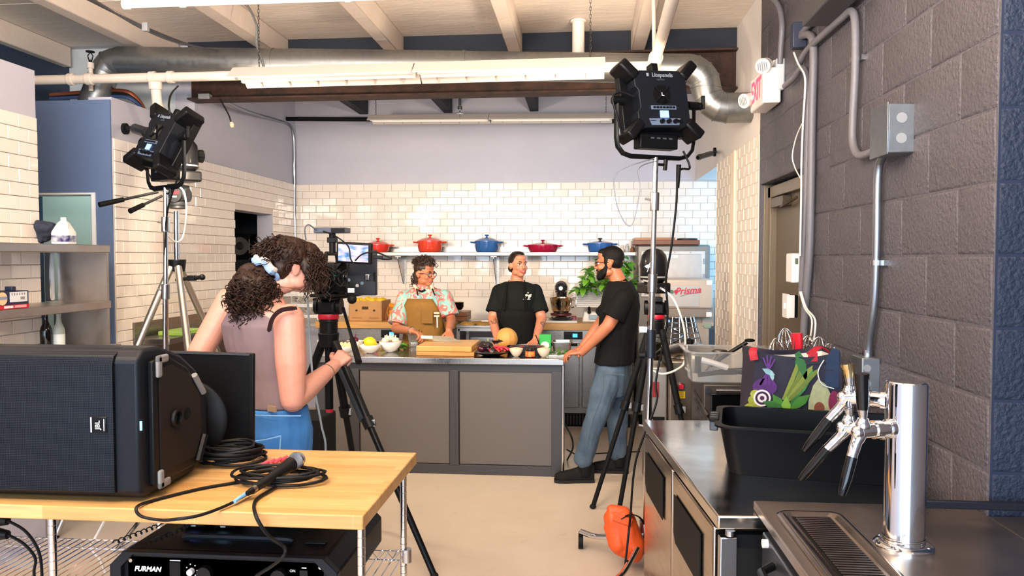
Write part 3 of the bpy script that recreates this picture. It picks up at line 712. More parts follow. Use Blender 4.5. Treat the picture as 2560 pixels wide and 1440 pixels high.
pot(1357, 632, 74, .068, '#a31238', 'low crimson enamel braiser on the shelf', low=True)
pot(1500, 630, 62, .085, '#2f63ad', 'bright blue enamel pot on the shelf behind the man', low=True)

for i, (px, h_, c_) in enumerate(((1556, .07, '#d8d2c6'), (1568, .085, '#b9bec4'), (1581, .06, '#8a5a3a'))):
    q = PY(px, 630, 7.9); tag(MB().lathe([(.02, 0), (.022, .004), (.022, h_*.6), (.012, h_*.78), (.012, h_), (.001, h_)], (q.x, 7.9, 1.7125), 14).build('spice_bottle', mat('spice' + c_, c_, .3)), ['pale', 'grey', 'brown'][i] + ' little bottle at the right end of the wall shelf', 'bottle')
# ---- things on the left butcher block
CARD = mat('cardboard', '#b98955', .75, var=.15, vs=10)
p = PY(922, 797, 7.42); t = thing('cardboard_box', 'open cardboard produce box holding lemons', 'box', (p.x, 7.55, ZB))
x0, x1, yy0, yy1, h = PY(872, 797, 7.4).x, PY(955, 797, 7.4).x, 7.4, 7.75, .2
for nm, a in (('front_wall', (x0, x1, yy0, yy0+.006, ZB, ZB+h)), ('back_wall', (x0, x1, yy1-.006, yy1, ZB, ZB+h)), ('side_wall', (x0, x0+.006, yy0, yy1, ZB, ZB+h)), ('side_wall', (x1-.006, x1, yy0, yy1, ZB, ZB+h)), ('bottom', (x0, x1, yy0, yy1, ZB, ZB+.006))):
    o = MB().bx(*a).build(nm, CARD, t)
    if nm == 'front_wall':
        xm = (x0+x1)/2
        MB().tube([(xm-.03, yy0-.001, ZB+.13), (xm+.03, yy0-.001, ZB+.13)], .014, 10).build('hand_hole', mat('hole_dark', '#4b3620', .9), o)
        for s in (-1, 1): MB().cyl((xm+s*.09, yy0-.002, ZB+.105), (xm+s*.09, yy0, ZB+.105), .011).build('vent_hole', mat('hole_dark', ''), o)
        for s in (-1, 1): text('REFRIGERATE', .016, frame((xm+s*.085, yy0-.0015, ZB+.03), (1, 0, 0), y=(0, 0, 1)), mat('box_print', '#7d5a34', .8), o, .0004)
LEM = mat('lemon_skin', '#eec41c', .4, bump=.15, bs=160)
def lemon(p, r, label, grp=None, rot=0):
    mb = MB(); M = Matrix.Translation(p) @ Matrix.Rotation(rot, 4, 'Z') @ Matrix.Rotation(.3, 4, 'Y')
    mb.lathe([(.002, -r*1.25), (r*.16, -r*1.2), (r*.35, -r*1.05), (r*.75, -r*.7), (r, 0), (r*.75, r*.7), (r*.35, r*1.05), (r*.16, r*1.2), (.002, r*1.28)], n=16, M=M @ Matrix.Rotation(PI/2, 4, 'Y'))
    return tag(mb.build('lemon', LEM, smooth=70), label, 'lemon', grp)
k = 0
for j in range(2):
    for i in range(4):
        q = V((x0+.05+i*(x1-x0-.1)/3, yy0+.1+j*.14, ZB+.185 + random.uniform(0, .02)))
        lemon(q, .036, ['lemon in the %s row of the cardboard box, %s from the left' % (['front', 'back'][j], ['first', 'second', 'third', 'fourth'][i])][0], 'lemons in the cardboard box', random.uniform(0, 3))
        MBq = None
# filler layer under the lemons
for j in range(2):
    for i in range(4): lemon(V((x0+.05+i*(x1-x0-.1)/3, yy0+.1+j*.14, ZB+.08)), .036, 'lemon in the lower layer of the box, %s row, %s from the left' % (['front', 'back'][j], ['first', 'second', 'third', 'fourth'][i]), 'lower lemons in the cardboard box', i)
# orange mesh bag
p = PY(985, 797, 7.45); t = thing('orange_bag', 'mesh bag full of small orange citrus beside the cardboard box', 'bag', (p.x, 7.5, ZB))
OR = mat('orange_skin', '#f09a1d', .45, bump=.1, bs=150)
for i in range(26):
    a = random.uniform(0, 6.28); zz = random.uniform(0, 1); rr = .07*(1-.5*zz)*math.sqrt(random.random())
    MB().sph((p.x + rr*math.cos(a)*1.1, 7.5 + rr*math.sin(a), ZB+.025+zz*.13), .024, 10, 7).build('orange', OR, t)
net = MB()
for i in range(10):
    a0 = 2*PI*i/10
    for s in (-1, 1): net.tube([(p.x + (.1-.05*q*q)*math.cos(a0+s*q*1.2), 7.5+(.085-.04*q*q)*math.sin(a0+s*q*1.2), ZB+.01+.17*q) for q in [j/8 for j in range(9)]], .0012, 4)
net.build('netting', mat('orange_net', '#e88a12', .5), t)
# glass bowls on boards
p = PY(1148, 785, 7.6); bx_ = p.x
for i in range(2): tag(MB().bx(bx_-.14+.02*i, bx_+.1, 7.45, 7.75, ZB+.002+.045*i, ZB+.045+.045*i).build('cutting_board', WOODD, bevel=.004), ['lower dark wooden board stacked beside the chef in the brown apron', 'upper dark wooden board stacked under the glass bowls'][i], 'cutting board')
for i in range(3):
    tag(MB().lathe([(.03, 0), (.055, .02), (.075, .055), (.072, .055), (.05, .022), (.001, .006)], (bx_-.02, 7.58, ZB+.093+i*.018), 24).build('glass_bowl', GLASS, smooth=60), ['bottom', 'middle', 'top'][i] + ' clear glass bowl of the small stack behind the aproned chef', 'bowl', 'stacked glass bowls')
# white wire organiser seen behind the operator
p0, p1 = PY(700, 800, 7.5), PY(795, 720, 7.5)
t = thing('wire_rack', 'white wire shelf rack on the counter behind the camera operator', 'rack', (p0.x, 7.6, ZB))
for z in (.02, .13, .24):
    s_ = MB().bx(p0.x, p1.x, 7.5, 7.5+.02, ZB+z, ZB+z+.03).bx(p0.x, p1.x, 7.78, 7.8, ZB+z, ZB+z+.03).build('shelf_rail', WHITE, t)
    for k in range(10): MB().cyl((p0.x+.01+k*(p1.x-p0.x-.02)/9, 7.5, ZB+z+.015), (p0.x+.01+k*(p1.x-p0.x-.02)/9, 7.8, ZB+z+.015), .004, n=6).build('wire', WHITE, s_)
for x in (p0.x+.01, p1.x-.01):
    for y in (7.51, 7.79): MB().cyl((x, y, ZB), (x, y, ZB+.3), .008, n=8).build('upright', WHITE, t)
for i in range(3): tag(MB().lathe([(.03, 0), (.06, .03), (.07, .06), (.066, .06), (.001, .01)], (p0.x+.09+.1*i, 7.62, ZB+.052+.11*(i % 2)), 20).build('glass_bowl', GLASS, smooth=60), 'clear glass bowl on the white wire rack, %s from the left' % ['first', 'second', 'third'][i], 'bowl')

# ---- bun-pan trolley between the back refrigerators
ALU = mat('aluminium', '#c9c6c2', .35, 1)
x0, x1 = PY(1148, 812, 7.2).x, -.565
t = thing('tray_trolley', 'low aluminium tray trolley between the back refrigerators', 'trolley', ((x0+x1)/2, 7.4, 0))
for x in (x0, x1):
    for y in (7.15, 7.75): MB().bx(x-.014, x+.014, y-.014, y+.014, .06, .975).build('upright', ALU, t)
    MB().bx(x-.014, x+.014, 7.15, 7.75, .955, .983).build('top_bar', ALU, t)
    for k in range(7): MB().bx(x-.02, x+.02, 7.16, 7.74, .2+k*.1, .205+k*.1).build('runner', ALU, t)
MB().bx(x0, x1, 7.136, 7.164, .955, .983).build('front_bar', ALU, t)
for k in range(2): tag(MB().bx(x0+.03, x1-.03, 7.17, 7.73, .708+k*.1, .712+k*.1).bx(x0+.03, x1-.03, 7.165, 7.175, .712+k*.1, .735+k*.1).bx(x0+.03, x1-.03, 7.725, 7.735, .712+k*.1, .735+k*.1).build('sheet_pan', ALU), ['lower', 'upper'][k] + ' sheet pan on the runners of the tray trolley', 'tray')
for x in (x0, x1):
    for y in (7.15, 7.75): MB().cyl((x-.012, y, .03), (x+.012, y, .03), .03).build('caster', BLKM, t)
tp = tag(MB().bx(x0-.02, x1+.02, 7.13, 7.77, .985, .992).bx(x0-.02, x1+.02, 7.13, 7.14, .992, 1.01).bx(x0-.02, x1+.02, 7.76, 7.77, .992, 1.01).bx(x0-.02, x0-.01, 7.13, 7.77, .992, 1.01).bx(x1+.01, x1+.02, 7.13, 7.77, .992, 1.01).build('sheet_pan', ALU, bevel=.002), 'sheet pan of golden flatbreads on top of the trolley', 'tray')
BR = mat('golden_bread', '#d9a552', .7, var=.5, vs=14, vcol='#b87d2f', bump=.2, bs=50)
for i in range(5):
    q = V((x0+.07+.075*i, 7.3+.1*(i % 2), .995)); mb = MB().sph(q+V((0, 0, .012)), (.075, .085, .022), 14, 7)
    o = mb.build('flatbread', BR); 
    for v in o.data.vertices: v.co.z += .012*noise.noise(v.co*30)
    for v in o.data.vertices: v.co.z = max(v.co.z, .994)
    tag(o, 'golden flatbread on the sheet pan, %s from the left' % ['first', 'second', 'third', 'fourth', 'fifth'][i], 'bread', 'flatbreads on the sheet pan')

# ---- stand mixer
MIXB = mat('mixer_dark', '#2b2a2c', .25, .2, coat=.6)
def standmixer(p, label):
    t = thing('stand_mixer', label, 'mixer', p)
    g = lambda x, y, z: V((p.x+x, p.y+y, p.z+z))
    MB().lathe([(.12, .01), (.125, .02), (.11, .032), (.001, .036)], p, 24, sx=1, sy=1.25).build('base', MIXB, t)
    MB().tube([g(0, .13, .03), g(0, .14, .18), g(0, .12, .28)], [.06, .05, .055], 16).build('column', MIXB, t)
    MB().tube([g(0, -.13, .31), g(0, -.1, .315), g(0, -.02, .32), g(0, .1, .315), g(0, .17, .31), g(0, .19, .31)], [.03, .056, .066, .066, .056, .02], 20).build('motor_head', MIXB, t, smooth=60)
    MB().tube([g(-.055, -.09, .285), g(.055, -.09, .285)], .012, 8).build('trim_band', CHROMES, t)
    MB().cyl(g(0, -.135, .315), g(0, -.128, .315), .018).build('hub_cap', CHROME, t)
    MB().lathe([(.045, .04), (.06, .05), (.09, .1), (.108, .17), (.112, .22), (.116, .222), (.106, .219), (.086, .105), (.001, .06)], g(0, -.04, 0), 32).build('bowl', mat('bowl_steel', '#d6c7b2', .14, 1), t, smooth=60)
    MB().tube([g(.108, -.04, .2), g(.15, -.05, .19), g(.145, -.05, .14), g(.1, -.04, .12)], .008, 8).build('bowl_handle', CHROME, t)
    for z in (.05, .06): MB().tube([g(.1*math.cos(a), -.04+.1*math.sin(a), z) for a in [2*PI*i/20 for i in range(20)]], .006, 6, closed=True).build('cord_loop', mat('dark_red_cord', '#5e1820', .5), t)
    return t
p = PY(1402, 800, 7.42); p.z = ZB + .02
tag(MB().bx(p.x-.16, p.x+.16, 7.34, 7.72, ZB+.001, ZB+.018).build('cutting_board', WHITE, bevel=.003), 'white plastic board under the stand mixer', 'cutting board')
standmixer(V((p.x, 7.52, ZB+.019)), 'dark stand mixer with a steel bowl on the right back counter')
# ---- meat slicer
p = PY(1478, 800, 7.45); t = thing('meat_slicer', 'white meat slicer with ribbed carriage beside the stand mixer', 'slicer', (p.x, 7.6, ZB))
SLW = mat('slicer_white', '#dcd8d2', .35)
MB().box((p.x+.03, 7.6, ZB+.05), (.24, .28, .1), taper=.85).build('base', SLW, t, bevel=.012)
MB().prism([(-.15, 0), (.13, 0), (.13, .16), (.1, .2), (-.12, .2), (-.15, .17)], .02, frame((p.x, 7.5, ZB+.14), (1, 0, 0), y=(0, .35, 1))).build('carriage', SLW, t, bevel=.004)
for k in range(8): MB().bx(p.x-.145, p.x+.125, 7.478, 7.49, ZB+.16+k*.02, ZB+.166+k*.02).build('rib', mat('rib_grey', '#b9b4ac', .4), t)
MB().cyl((p.x-.02, 7.45, ZB+.1), (p.x-.02, 7.5, ZB+.15), .014).sph((p.x-.02, 7.45, ZB+.1), .018).build('knob', BLK, t)
MB().box((p.x+.02, 7.452, ZB+.05), (.09, .006, .045)).build('name_plate', mat('plate_blue', '#9db4c2', .4), t)
tag(MB().box((p.x-.17, 7.5, ZB+.03), (.05, .04, .055)).build('spice_jar', mat('dark_red_jar', '#7a1526', .35), bevel=.008), 'small dark red jar between the mixer and the slicer', 'jar')
# ---- basil
p = PY(1530, 700, 7.45); t = thing('basil_plant', 'bushy green basil plant in a pot behind the man', 'plant', (p.x, 7.45, ZB))
MB().lathe([(.07, 0), (.095, .17), (.1, .18), (.09, .18), (.085, .165), (.001, .165)], (p.x, 7.48, ZB), 24).build('pot', mat('terracotta', '#8a5138', .7), t)
LEAF = [mat('basil_leaf_' + c, c, .42, var=.35, vs=25) for c in ('#4f8f1e', '#6fae2f', '#3b7416')]
stem = MB()
def leafmesh(m_):
    mb = MB(); pr = [(0, 0), (.25, .22), (.55, .27), (.82, .16), (1, 0)]
    vs = [(x, s*y, .12*math.sin(PI*x) - .35*abs(y)*-1 - .15*x*x) for x, y in pr for s in (-1, 0, 1)]
    fs = []
    for i in range(4):
        for j in range(2): a = i*3+j; fs.append((a, a+1, a+4, a+3))
    me = mb.add(vs, fs).mesh('leaf', 80); me.materials.append(m_); return me
LM = [leafmesh(m_) for m_ in LEAF]
cx, cz = p.x, ZB+.4
nleaf = 0
for i in range(34):
    a = random.uniform(0, 2*PI); el = random.uniform(-.45, 1.2); rr = random.uniform(.14, .31)
    tip = V((cx + rr*math.cos(a)*math.cos(el)*1.15, 7.45 + rr*math.sin(a)*math.cos(el)*.75, cz + rr*math.sin(el)*.8))
    rt = V((cx, 7.48, ZB+.17)); stem.tube(spl([rt, rt.lerp(tip, .55)+V((0, 0, .05)), tip], 4), .003, 5)
    for k in range(8):
        d = V((random.uniform(-1, 1), random.uniform(-1, .8), random.uniform(-.7, .35))).normalized()
        o = bpy.data.objects.new('leaf', LM[random.randrange(3)]); C.objects.link(o)
        s_ = random.uniform(.065, .115); q = tip + V((random.uniform(-.03, .03), random.uniform(-.03, .03), random.uniform(-.05, .02)))
        o.matrix_basis = frame(q, d, z=V((0, -.4, 1))) @ Matrix.Diagonal((s_, s_, s_, 1)); setp(o, t)
stem.build('stems', mat('basil_stem', '#7c9a45', .5), t)
# ---- oven / proofer, right corner
a, b = PY(1593, 612, 7.5), PY(1777, 612, 7.5)
t = thing('deck_oven', 'tall stainless oven cabinet with a hinged front in the back corner', 'oven', ((a.x+b.x)/2, 7.8, 0))
OVG = mat('oven_grey', '#7e7973', .4, .6)
MB().bx(a.x, b.x, 7.52, 8.08, .1, a.z).build('body', OVG, t, bevel=.02)
d = MB().bx(a.x+.04, b.x-.05, 7.5, 7.53, 1.27, a.z-.06).build('door', mat('oven_door', '#c3bcb6', .45, .75, var=.25, vs=5), t, bevel=.004)
MB().bx(a.x+.075, b.x-.09, 7.493, 7.502, 1.29, a.z-.09).build('door_panel', mat('oven_panel', '#b7b0aa', .4, .85, var=.4, vs=6, rvar=.1), d, bevel=.003)
for z in (1.45, 1.6): MB().box((b.x-.065, 7.49, z+.02), (.025, .02, .05)).build('hinge', CHROMES, d)
for i in range(5): MB().cyl((a.x+.06+i*.15, 7.495, a.z-.075), (a.x+.06+i*.15, 7.5, a.z-.075), .006, n=8).build('rivet', GREYP, d)
MB().bx(a.x+.25, a.x+.39, 7.488, 7.494, a.z-.13, a.z-.1).build('badge', mat('badge', '#c8ccd2', .3, .6), d)
for x in (a.x+.06, b.x-.06): 
    for y in (7.6, 8.0): MB().cyl((x, y, 0), (x, y, .1), .025).build('foot', BLKM, t)
zt = a.z
tag(MB().bx(a.x-.03, PY(1750, 600, 7.5).x, 7.5, 7.95, zt+.001, zt+.045).build('wooden_board', stave('reddish_board', '#7a4527', '#8f5836'), bevel=.004), 'reddish wooden board lying on top of the oven', 'board')
tag(MB().bx(a.x-.02, PY(1690, 596, 7.5).x, 7.55, 7.9, zt+.046, zt+.072).build('wooden_board', stave('tan_board', '#a8734a', '#b98a5e'), bevel=.003), 'smaller tan board stacked on the reddish board', 'board')
q = PY(1720, 597, 7.6); tag(MB().lathe([(.09, 0), (.1, .006), (.1, .016), (.09, .02), (.001, .02)], (q.x, 7.65, zt+.046), 28).build('pan_lid', mat('dark_iron', '#3a3a3c', .5, .6)), 'dark round lid lying on the reddish board', 'lid')
# ---- spiral mixer
a, b = PY(1650, 697, 6.95), PY(1783, 697, 6.95); zt = a.z; zb = PY(1783, 795, 6.95).z
t = thing('spiral_mixer', 'cream spiral dough mixer with red script logo on its head', 'dough mixer', ((a.x+b.x)/2, 7.1, 0))
CRM = mat('mixer_cream', '#c3b1a0', .4, .25); CRMD = mat('mixer_taupe', '#8d8176', .45, .3)
hd = MB().bx(a.x, b.x, 6.95, 7.42, zb+.08, zt).build('head', CRM, t, bevel=.02, seg=3)
MB().bx(a.x+.02, b.x-.02, 6.962, 7.4, zb, zb+.085).build('head_underside', CRMD, t, bevel=.01)
for zz in (zt-.035, zb+.03): MB().box((b.x-.035, 6.945, zz), (.05, .012, .045)).build('corner_cap', WENAM, hd, bevel=.006)
pn = MB().bx(a.x+.03, PY(1748, 740, 6.95).x, 6.944, 6.952, zb+.1, zt-.06).build('logo_panel', mat('logo_panel', '#b9b4b0', .4, .4), hd, bevel=.002)
text('Prisma', .085, frame(PY(1719, 727, 6.94), (1, 0, .08), y=(0, 0, 1)), mat('logo_red', '#c8304a', .5), pn, .0015, shear=.35, bold=.0015)
MB().tube(spl([PY(1700, 741, 6.942), PY(1722, 735, 6.942), PY(1743, 733, 6.942)], 5), .0035, 6).build('logo_swash', GREYP, pn)
for px, c_ in ((1679, '#4d6a55'), (1690, '#c01f34')): q = PY(px, 729, 6.944); MB().cyl(q, q+V((0, -.014, 0)), .017).build('push_button', mat('btn' + c_.strip('#'), c_, .35), pn)
MB().bx(PY(1737, 800, 7.1).x, b.x-.005, 7.1, 7.5, .1, zb).build('column', CRM, t, bevel=.012)
q = PY(1768, 792, 7.08); cv = MB().bx(q.x-.045, q.x+.06, 7.085, 7.1, PY(1768, 815, 7.09).z, PY(1768, 762, 7.09).z).build('service_cover', CRM, t, bevel=.002)
MB().bx(q.x-.03, q.x+.035, 7.08, 7.086, zb-.1, zb-.06).build('rating_label', mat('rating_green', '#93a58c', .5), cv)
MB().tube([PY(1734, 776, 7.09), PY(1735, 800, 7.07), PY(1737, 830, 7.09)], .009, 8).build('handle', CHROMES, t)
MB().bx(a.x+.05, b.x-.02, 7.0, 7.5, .05, .4).build('base', CRM, t, bevel=.02)
bc = PY(1695, 850, 6.85); 
MB().lathe([(.17, .42), (.19, .46), (.205, .62), (.21, .86), (.217, .865), (.2, .86), (.195, .6), (.001, .46)], (bc.x, 6.92, 0), 36).build('bowl', mat('bowl_warm_steel', '#b3a08a', .18, 1), t, smooth=50)
gd = MB()
for k in range(6):
    z = .9 + k*.045; rr = .215 - k*.014
    gd.tube([(bc.x + rr*math.cos(q_), 6.92 + rr*math.sin(q_), z) for q_ in [PI + PI*i/16 for i in range(17)]], .0055, 6)
for i in range(9):
    q_ = PI + PI*i/8; gd.tube([(bc.x+.217*math.cos(q_), 6.92+.217*math.sin(q_), .87), (bc.x+.145*math.cos(q_), 6.92+.145*math.sin(q_), 1.13)], .005, 6)
gd.build('bowl_guard', CHROMES, t)
MB().tube([(bc.x-.03 + .07*math.cos(i*.5), 6.92 + .07*math.sin(i*.5), .56+i*.016) for i in range(34)], .014, 8).build('spiral_hook', CHROMES, t)
# ---- steel floor machine with red switch
x0, x1 = PY(1673, 900, 5.0).x, PY(1733, 900, 5.0).x; zt = PY(1700, 903, 5.0).z
t = thing('dough_divider', 'brown-tinted steel floor machine with a red switch and yellow label', 'machine', ((x0+x1)/2, 5.2, 0))
BSTEEL = mat('warm_steel', '#8d7f70', .38, .85, var=.25, vs=8)
MB().bx(x0, x1, 5.0, 5.45, .05, zt).build('body', BSTEEL, t, bevel=.01)
MB().bx(x0-.14, x0-.005, 5.06, 5.4, .12, zt-.05).build('side_frame', mat('light_steel', '#b5ada3', .35, .8), t, bevel=.01)
MB().bx(x0-.145, x0-.02, 5.055, 5.062, .25, .6).build('side_window', BLKM, t)
q = PY(1702, 965, 5.0); MB().cyl(q, q+V((0, -.012, 0)), .024).build('switch_plate', CHROMES, t); MB().cyl(q+V((0, -.01, 0)), q+V((0, -.035, 0)), .019, .016).build('rotary_switch', mat('switch_red', '#c41f2f', .35), t)
q = PY(1699, 987, 4.998); lb = MB().box(q, (.07, .003, .045)).build('warning_label', mat('label_yellow', '#e6c51a', .5), t)
for k in range(3): MB().box(q+V((0, -.002, .012-.012*k)), (.05, .001, .003)).build('print_line', mat('box_print', ''), lb)
q = PY(1665, 975, 5.04); MB().box(V((x0-.08, 5.05, q.z)), (.04, .004, .1)).build('rocker_switch', mat('btnred', '#8e1c28', .4), t)
MB().lathe([(.02, .09), (.1, .075), (.2, .04), (.235, .008), (.235, 0), (.001, 0)], (x0+.17, 5.3, zt+.002), 32).build('domed_lid', mat('lid_steel', '#7c736b', .22, 1), t, smooth=60)
MB().lathe([(.001, .12), (.03, .11), (.03, .085)], (x0+.17, 5.3, zt), 16).build('lid_knob', BLKM, t)
for x in (x0+.03, x1-.03): MB().cyl((x, 5.1, 0), (x, 5.1, .05), .02).cyl((x, 5.4, 0), (x, 5.4, .05), .02).build('foot', BLKM, t)
# ---- clear bin on the black oven stand
x0, x1 = PY(1760, 960, 4.1).x, XR-.06
zt = PY(1760, 962, 4.1).z
t = thing('oven_stand', 'black-fronted countertop oven on a frame beside the grey wall', 'oven', ((x0+x1)/2, 4.3, 0))
MB().bx(x0, x1, 4.12, 4.55, .45, zt).build('body', mat('oven_brown', '#4a423b', .4, .5), t, bevel=.008)
MB().bx(x0+.04, x1-.02, 4.11, 4.122, .5, zt-.05).build('glass_door', BLKG, t, bevel=.004)
MB().cyl((x0+.06, 4.09, zt-.03), (x1-.04, 4.09, zt-.03), .012).build('door_handle', CHROMES, t)
for x in (x0+.03, x1-.03):
    for y in (4.15, 4.5): MB().bx(x-.015, x+.015, y-.015, y+.015, 0, .45).build('leg', STEEL, t)
MB().cyl((x0+.02, 4.11, zt-.03), (x0+.02, 4.09, zt-.03), .016).build('knob', CHROMES, t)
# sheet-pan slides leaning beside it
for i in range(4):
    a, b = PY(1735+i*3, 975+i*22, 4.3), PY(1770+i*2, 1040+i*14, 4.05)
    tag(MB().tube([a, b], .008, 6).build('steel_rod', CHROMES), 'slanted chrome rack bar beside the black oven, %s from the top' % ['first', 'second', 'third', 'fourth'][i], 'rod', 'slanted rack bars')
def openbox(mb, x0, x1, y0, y1, z0, z1, wt, tp=.9, n=5, rad=.03, rim=0):
    """tapered open container with rounded corners"""
    def ring(s, z, o=0):
        cx, cy, hx, hy = (x0+x1)/2, (y0+y1)/2, (x1-x0)/2*s+o, (y1-y0)/2*s+o; r = rad; out = []
        for (sx, sy, a0) in ((1, 1, 0), (-1, 1, PI/2), (-1, -1, PI), (1, -1, 3*PI/2)):
            for k in range(n+1):
                a = a0 + PI/2*k/n; out.append(V((cx+sx*(hx-r)+r*math.cos(a), cy+sy*(hy-r)+r*math.sin(a), z)))
        return out
    rs = [ring(tp, z0), ring(1, z1, 0)]
    if rim: rs += [ring(1, z1, rim), ring(1, z1+.006, rim)]
    rs += [ring(1, z1+.006, -wt), ring(tp, z0+wt, -wt)]
    return mb.loft(rs)
bx0, bx1 = PY(1733, 950, 4.15).x, XR-.1
o = tag(openbox(MB(), bx0-.02, bx1, 4.14, 4.48, zt+.002, PY(1730, 882, 4.15).z, .005, .92, rim=.02).build('clear_bin', CLEARP, smooth=50), 'clear plastic bin of utensils on the black oven', 'bin')
zb = zt+.01
def utensil(label, a, b, m_, r, headr=None, hm=None):
    t = thing('utensil', label, 'utensil', a); MB().tube([a, a.lerp(b, .5)+V((0, 0, .004)), b], [r, r*.9, r], 8).build('handle', m_, t)
    if headr: MB().sph(b+(b-a).normalized()*headr*.6, (headr, headr*.8, headr*.35)).build('head', hm or m_, t)
utensil('black-handled spatula lying at the front of the clear bin', V((bx0+.03, 4.19, zb+.03)), V((bx0+.24, 4.2, zb+.045)), BLK, .014, .04)
utensil('thick black grip standing at the left of the clear bin', V((bx0+.035, 4.24, zb+.03)), V((bx0+.04, 4.26, zb+.12)), BLKM, .02)
utensil('white scoop handle lying across the clear bin', V((bx0+.06, 4.27, zb+.1)), V((bx0+.2, 4.24, zb+.06)), WHITE, .018)
utensil('steel ladle with bowl in the clear bin', V((bx0+.09, 4.3, zb+.04)), V((bx0+.16, 4.35, zb+.12)), STEEL, .008, .045)
utensil('dark tongs leaning out of the right end of the clear bin', V((bx0+.13, 4.4, zb+.05)), V((bx0+.33, 4.38, zb+.19)), BLK, .012, .03)
utensil('black ladle with a wide bowl in the clear bin', V((bx0+.12, 4.23, zb+.04)), V((bx0+.3, 4.28, zb+.05)), BLK, .01, .05)
# ---- food on the island
ZI = .9005
def onI(px, py): return PZ(px, py, ZI)
BOWL = [(.3, 0), (.34, .04), (.55, .16), (.85, .55), (1, .9), (1, 1), (.95, 1), (.8, .6), (.5, .24), (.001, .2)]
def bowl(label, p, r, h, m_=PORC, grp='white bowls on the island'):
    return tag(MB().lathe([(a*r, b*h) for a, b in BOWL], p, 32).build('bowl', m_, smooth=60), label, 'bowl', grp)
b1 = V((onI(905, 866).x, 5.78, ZI)); bowl('low white bowl of grilled mushroom slices on the island', b1, .092, .062)
b2 = V((onI(890, 850).x, 5.99, ZI)); bowl('white bowl of red pepper strips on the island', b2, .085, .085)
b3 = V((onI(963, 866).x, 5.84, ZI)); bowl('white bowl holding one yellow lemon', b3, .085, .07)
b4 = V((onI(1000, 868).x, 5.93, ZI)); bowl('white bowl of garlic bulbs on the island', b4, .09, .085)
lemon(b3+V((0, 0, .085)), .046, 'large yellow lemon sitting in the white bowl')
b5 = V((onI(945, 850).x, 6.08, ZI)); bowl('white bowl with a red onion at the back', b5, .07, .07)
tag(MB().sph(b5+V((0, 0, .075)), (.03, .03, .028)).cyl(b5+V((0, 0, .1)), b5+V((.01, 0, .125)), .006, .002).build('red_onion', mat('red_onion', '#5a1230', .3)), 'small red onion in the back white bowl', 'onion')
PEP = mat('red_pepper', '#c71c1e', .25, coat=.3)
for i in range(6):
    a = i*1.05; c = b2+V((.035*math.cos(a), .035*math.sin(a), .085+.012*(i % 3)))
    tag(MB().tube(spl([c+V((-.035, 0, 0)), c+V((-.01, .01, .016)), c+V((.02, .0, .014)), c+V((.04, -.01, -.004))], 4), .009, 8, flat=.6).build('pepper_strip', PEP), 'red pepper strip in the white bowl, %s clockwise from the right' % ['first', 'second', 'third', 'fourth', 'fifth', 'sixth'][i], 'pepper', 'red pepper strips in the bowl')
MU, MUS = mat('mushroom_flesh', '#d9b78a', .6), mat('mushroom_skin', '#3a2519', .55)
for i in range(4):
    c = b1+V((-.025+.03*i, -.01, .062)); t = thing('mushroom_slice', 'grilled mushroom slice in the low bowl, %s from the left' % ['first', 'second', 'third', 'fourth'][i], 'mushroom', c, 0, 'grilled mushroom slices')
    M = frame(c, (.75, .1, .65), y=(-.6, .3, .75))
    MB().prism([(-.04, -.014), (.03, -.014), (.04, 0), (.03, .014), (-.04, .014)], .018, M).build('flesh', MU, t, bevel=.003)
    MB().prism([(-.042, .013), (.03, .015), (.042, 0), (.044, .008), (.032, .021), (-.04, .019)], .02, M).build('skin', MUS, t)
GAR = mat('garlic', '#ead9c0', .5, var=.2, vs=30)
for i in range(5):
    a = i*1.25; c = b4+V((.042*math.cos(a), .042*math.sin(a), .095)) if i < 4 else b4+V((0, 0, .11))
    t = thing('garlic_bulb', 'garlic bulb in the white bowl, %s' % ['right side', 'back', 'left side', 'front', 'on top'][i], 'garlic', c, 0, 'garlic bulbs in the bowl')
    MB().lathe([(.004, -.02), (.024, -.014), (.028, 0), (.02, .014), (.007, .022), (.005, .04)], c, 12).build('bulb', GAR, t, smooth=60)
    for k in range(5): MB().sph(c+V((.015*math.cos(k*1.26), .015*math.sin(k*1.26), 0)), (.014, .014, .02), 8, 6).build('clove', GAR, t)
# bunch of radishes
c0 = onI(935, 873); c0.z = ZI
t = thing('radish_bunch', 'bunch of red and white radishes with green tops at the island edge', 'radishes', c0)
RAD, RADW = mat('radish_red', '#c32a3c', .35), mat('radish_white', '#efe3dd', .4)
for i in range(6):
    c = c0+V((-.01+.022*(i % 3), -.02+.03*(i//3), .016+.012*(i % 2)))
    d = V((-1, random.uniform(-.4, .2), .05)).normalized()
    r_ = MB().tube([c, c+d*.01, c+d*.03, c+d*.045], [.005, .015, .013, .006], 10).build('radish', RAD, t); MB().tube([c+d*.036, c+d*.045, c+d*.06, c+d*.08], [.0125, .009, .004, .001], 8).build('root_tip', RADW, r_)
GRN = [mat('radish_stem', '#b4cf5a', .45), mat('radish_leaf', '#5f9a2e', .5, var=.4, vs=30), mat('dark_leaf', '#2c5a2a', .5)]
stm = MB()
for i in range(16): stm.tube(spl([c0+V((.03, -.02+.006*(i % 6), .012)), c0+V((.08, -.03+.006*i, .02+.003*(i % 4))), c0+V((.14+.006*i, -.03+.008*(i % 8), .012+.004*(i % 5)))], 4), .0035, 5)
stm.build('stems', GRN[0], t)
for i in range(22):
    o = bpy.data.objects.new('leaf', LM[i % 3]); C.objects.link(o); s_ = random.uniform(.05, .09)
    o.matrix_basis = frame(c0+V((.07+.008*i, random.uniform(-.03, .05), random.uniform(.008, .035))), V((1, random.uniform(-.6, .6), random.uniform(-.15, .25))), z=V((random.uniform(-.3, .3), -.4, 1))) @ Matrix.Diagonal((s_, s_, s_, 1)); setp(o, t)
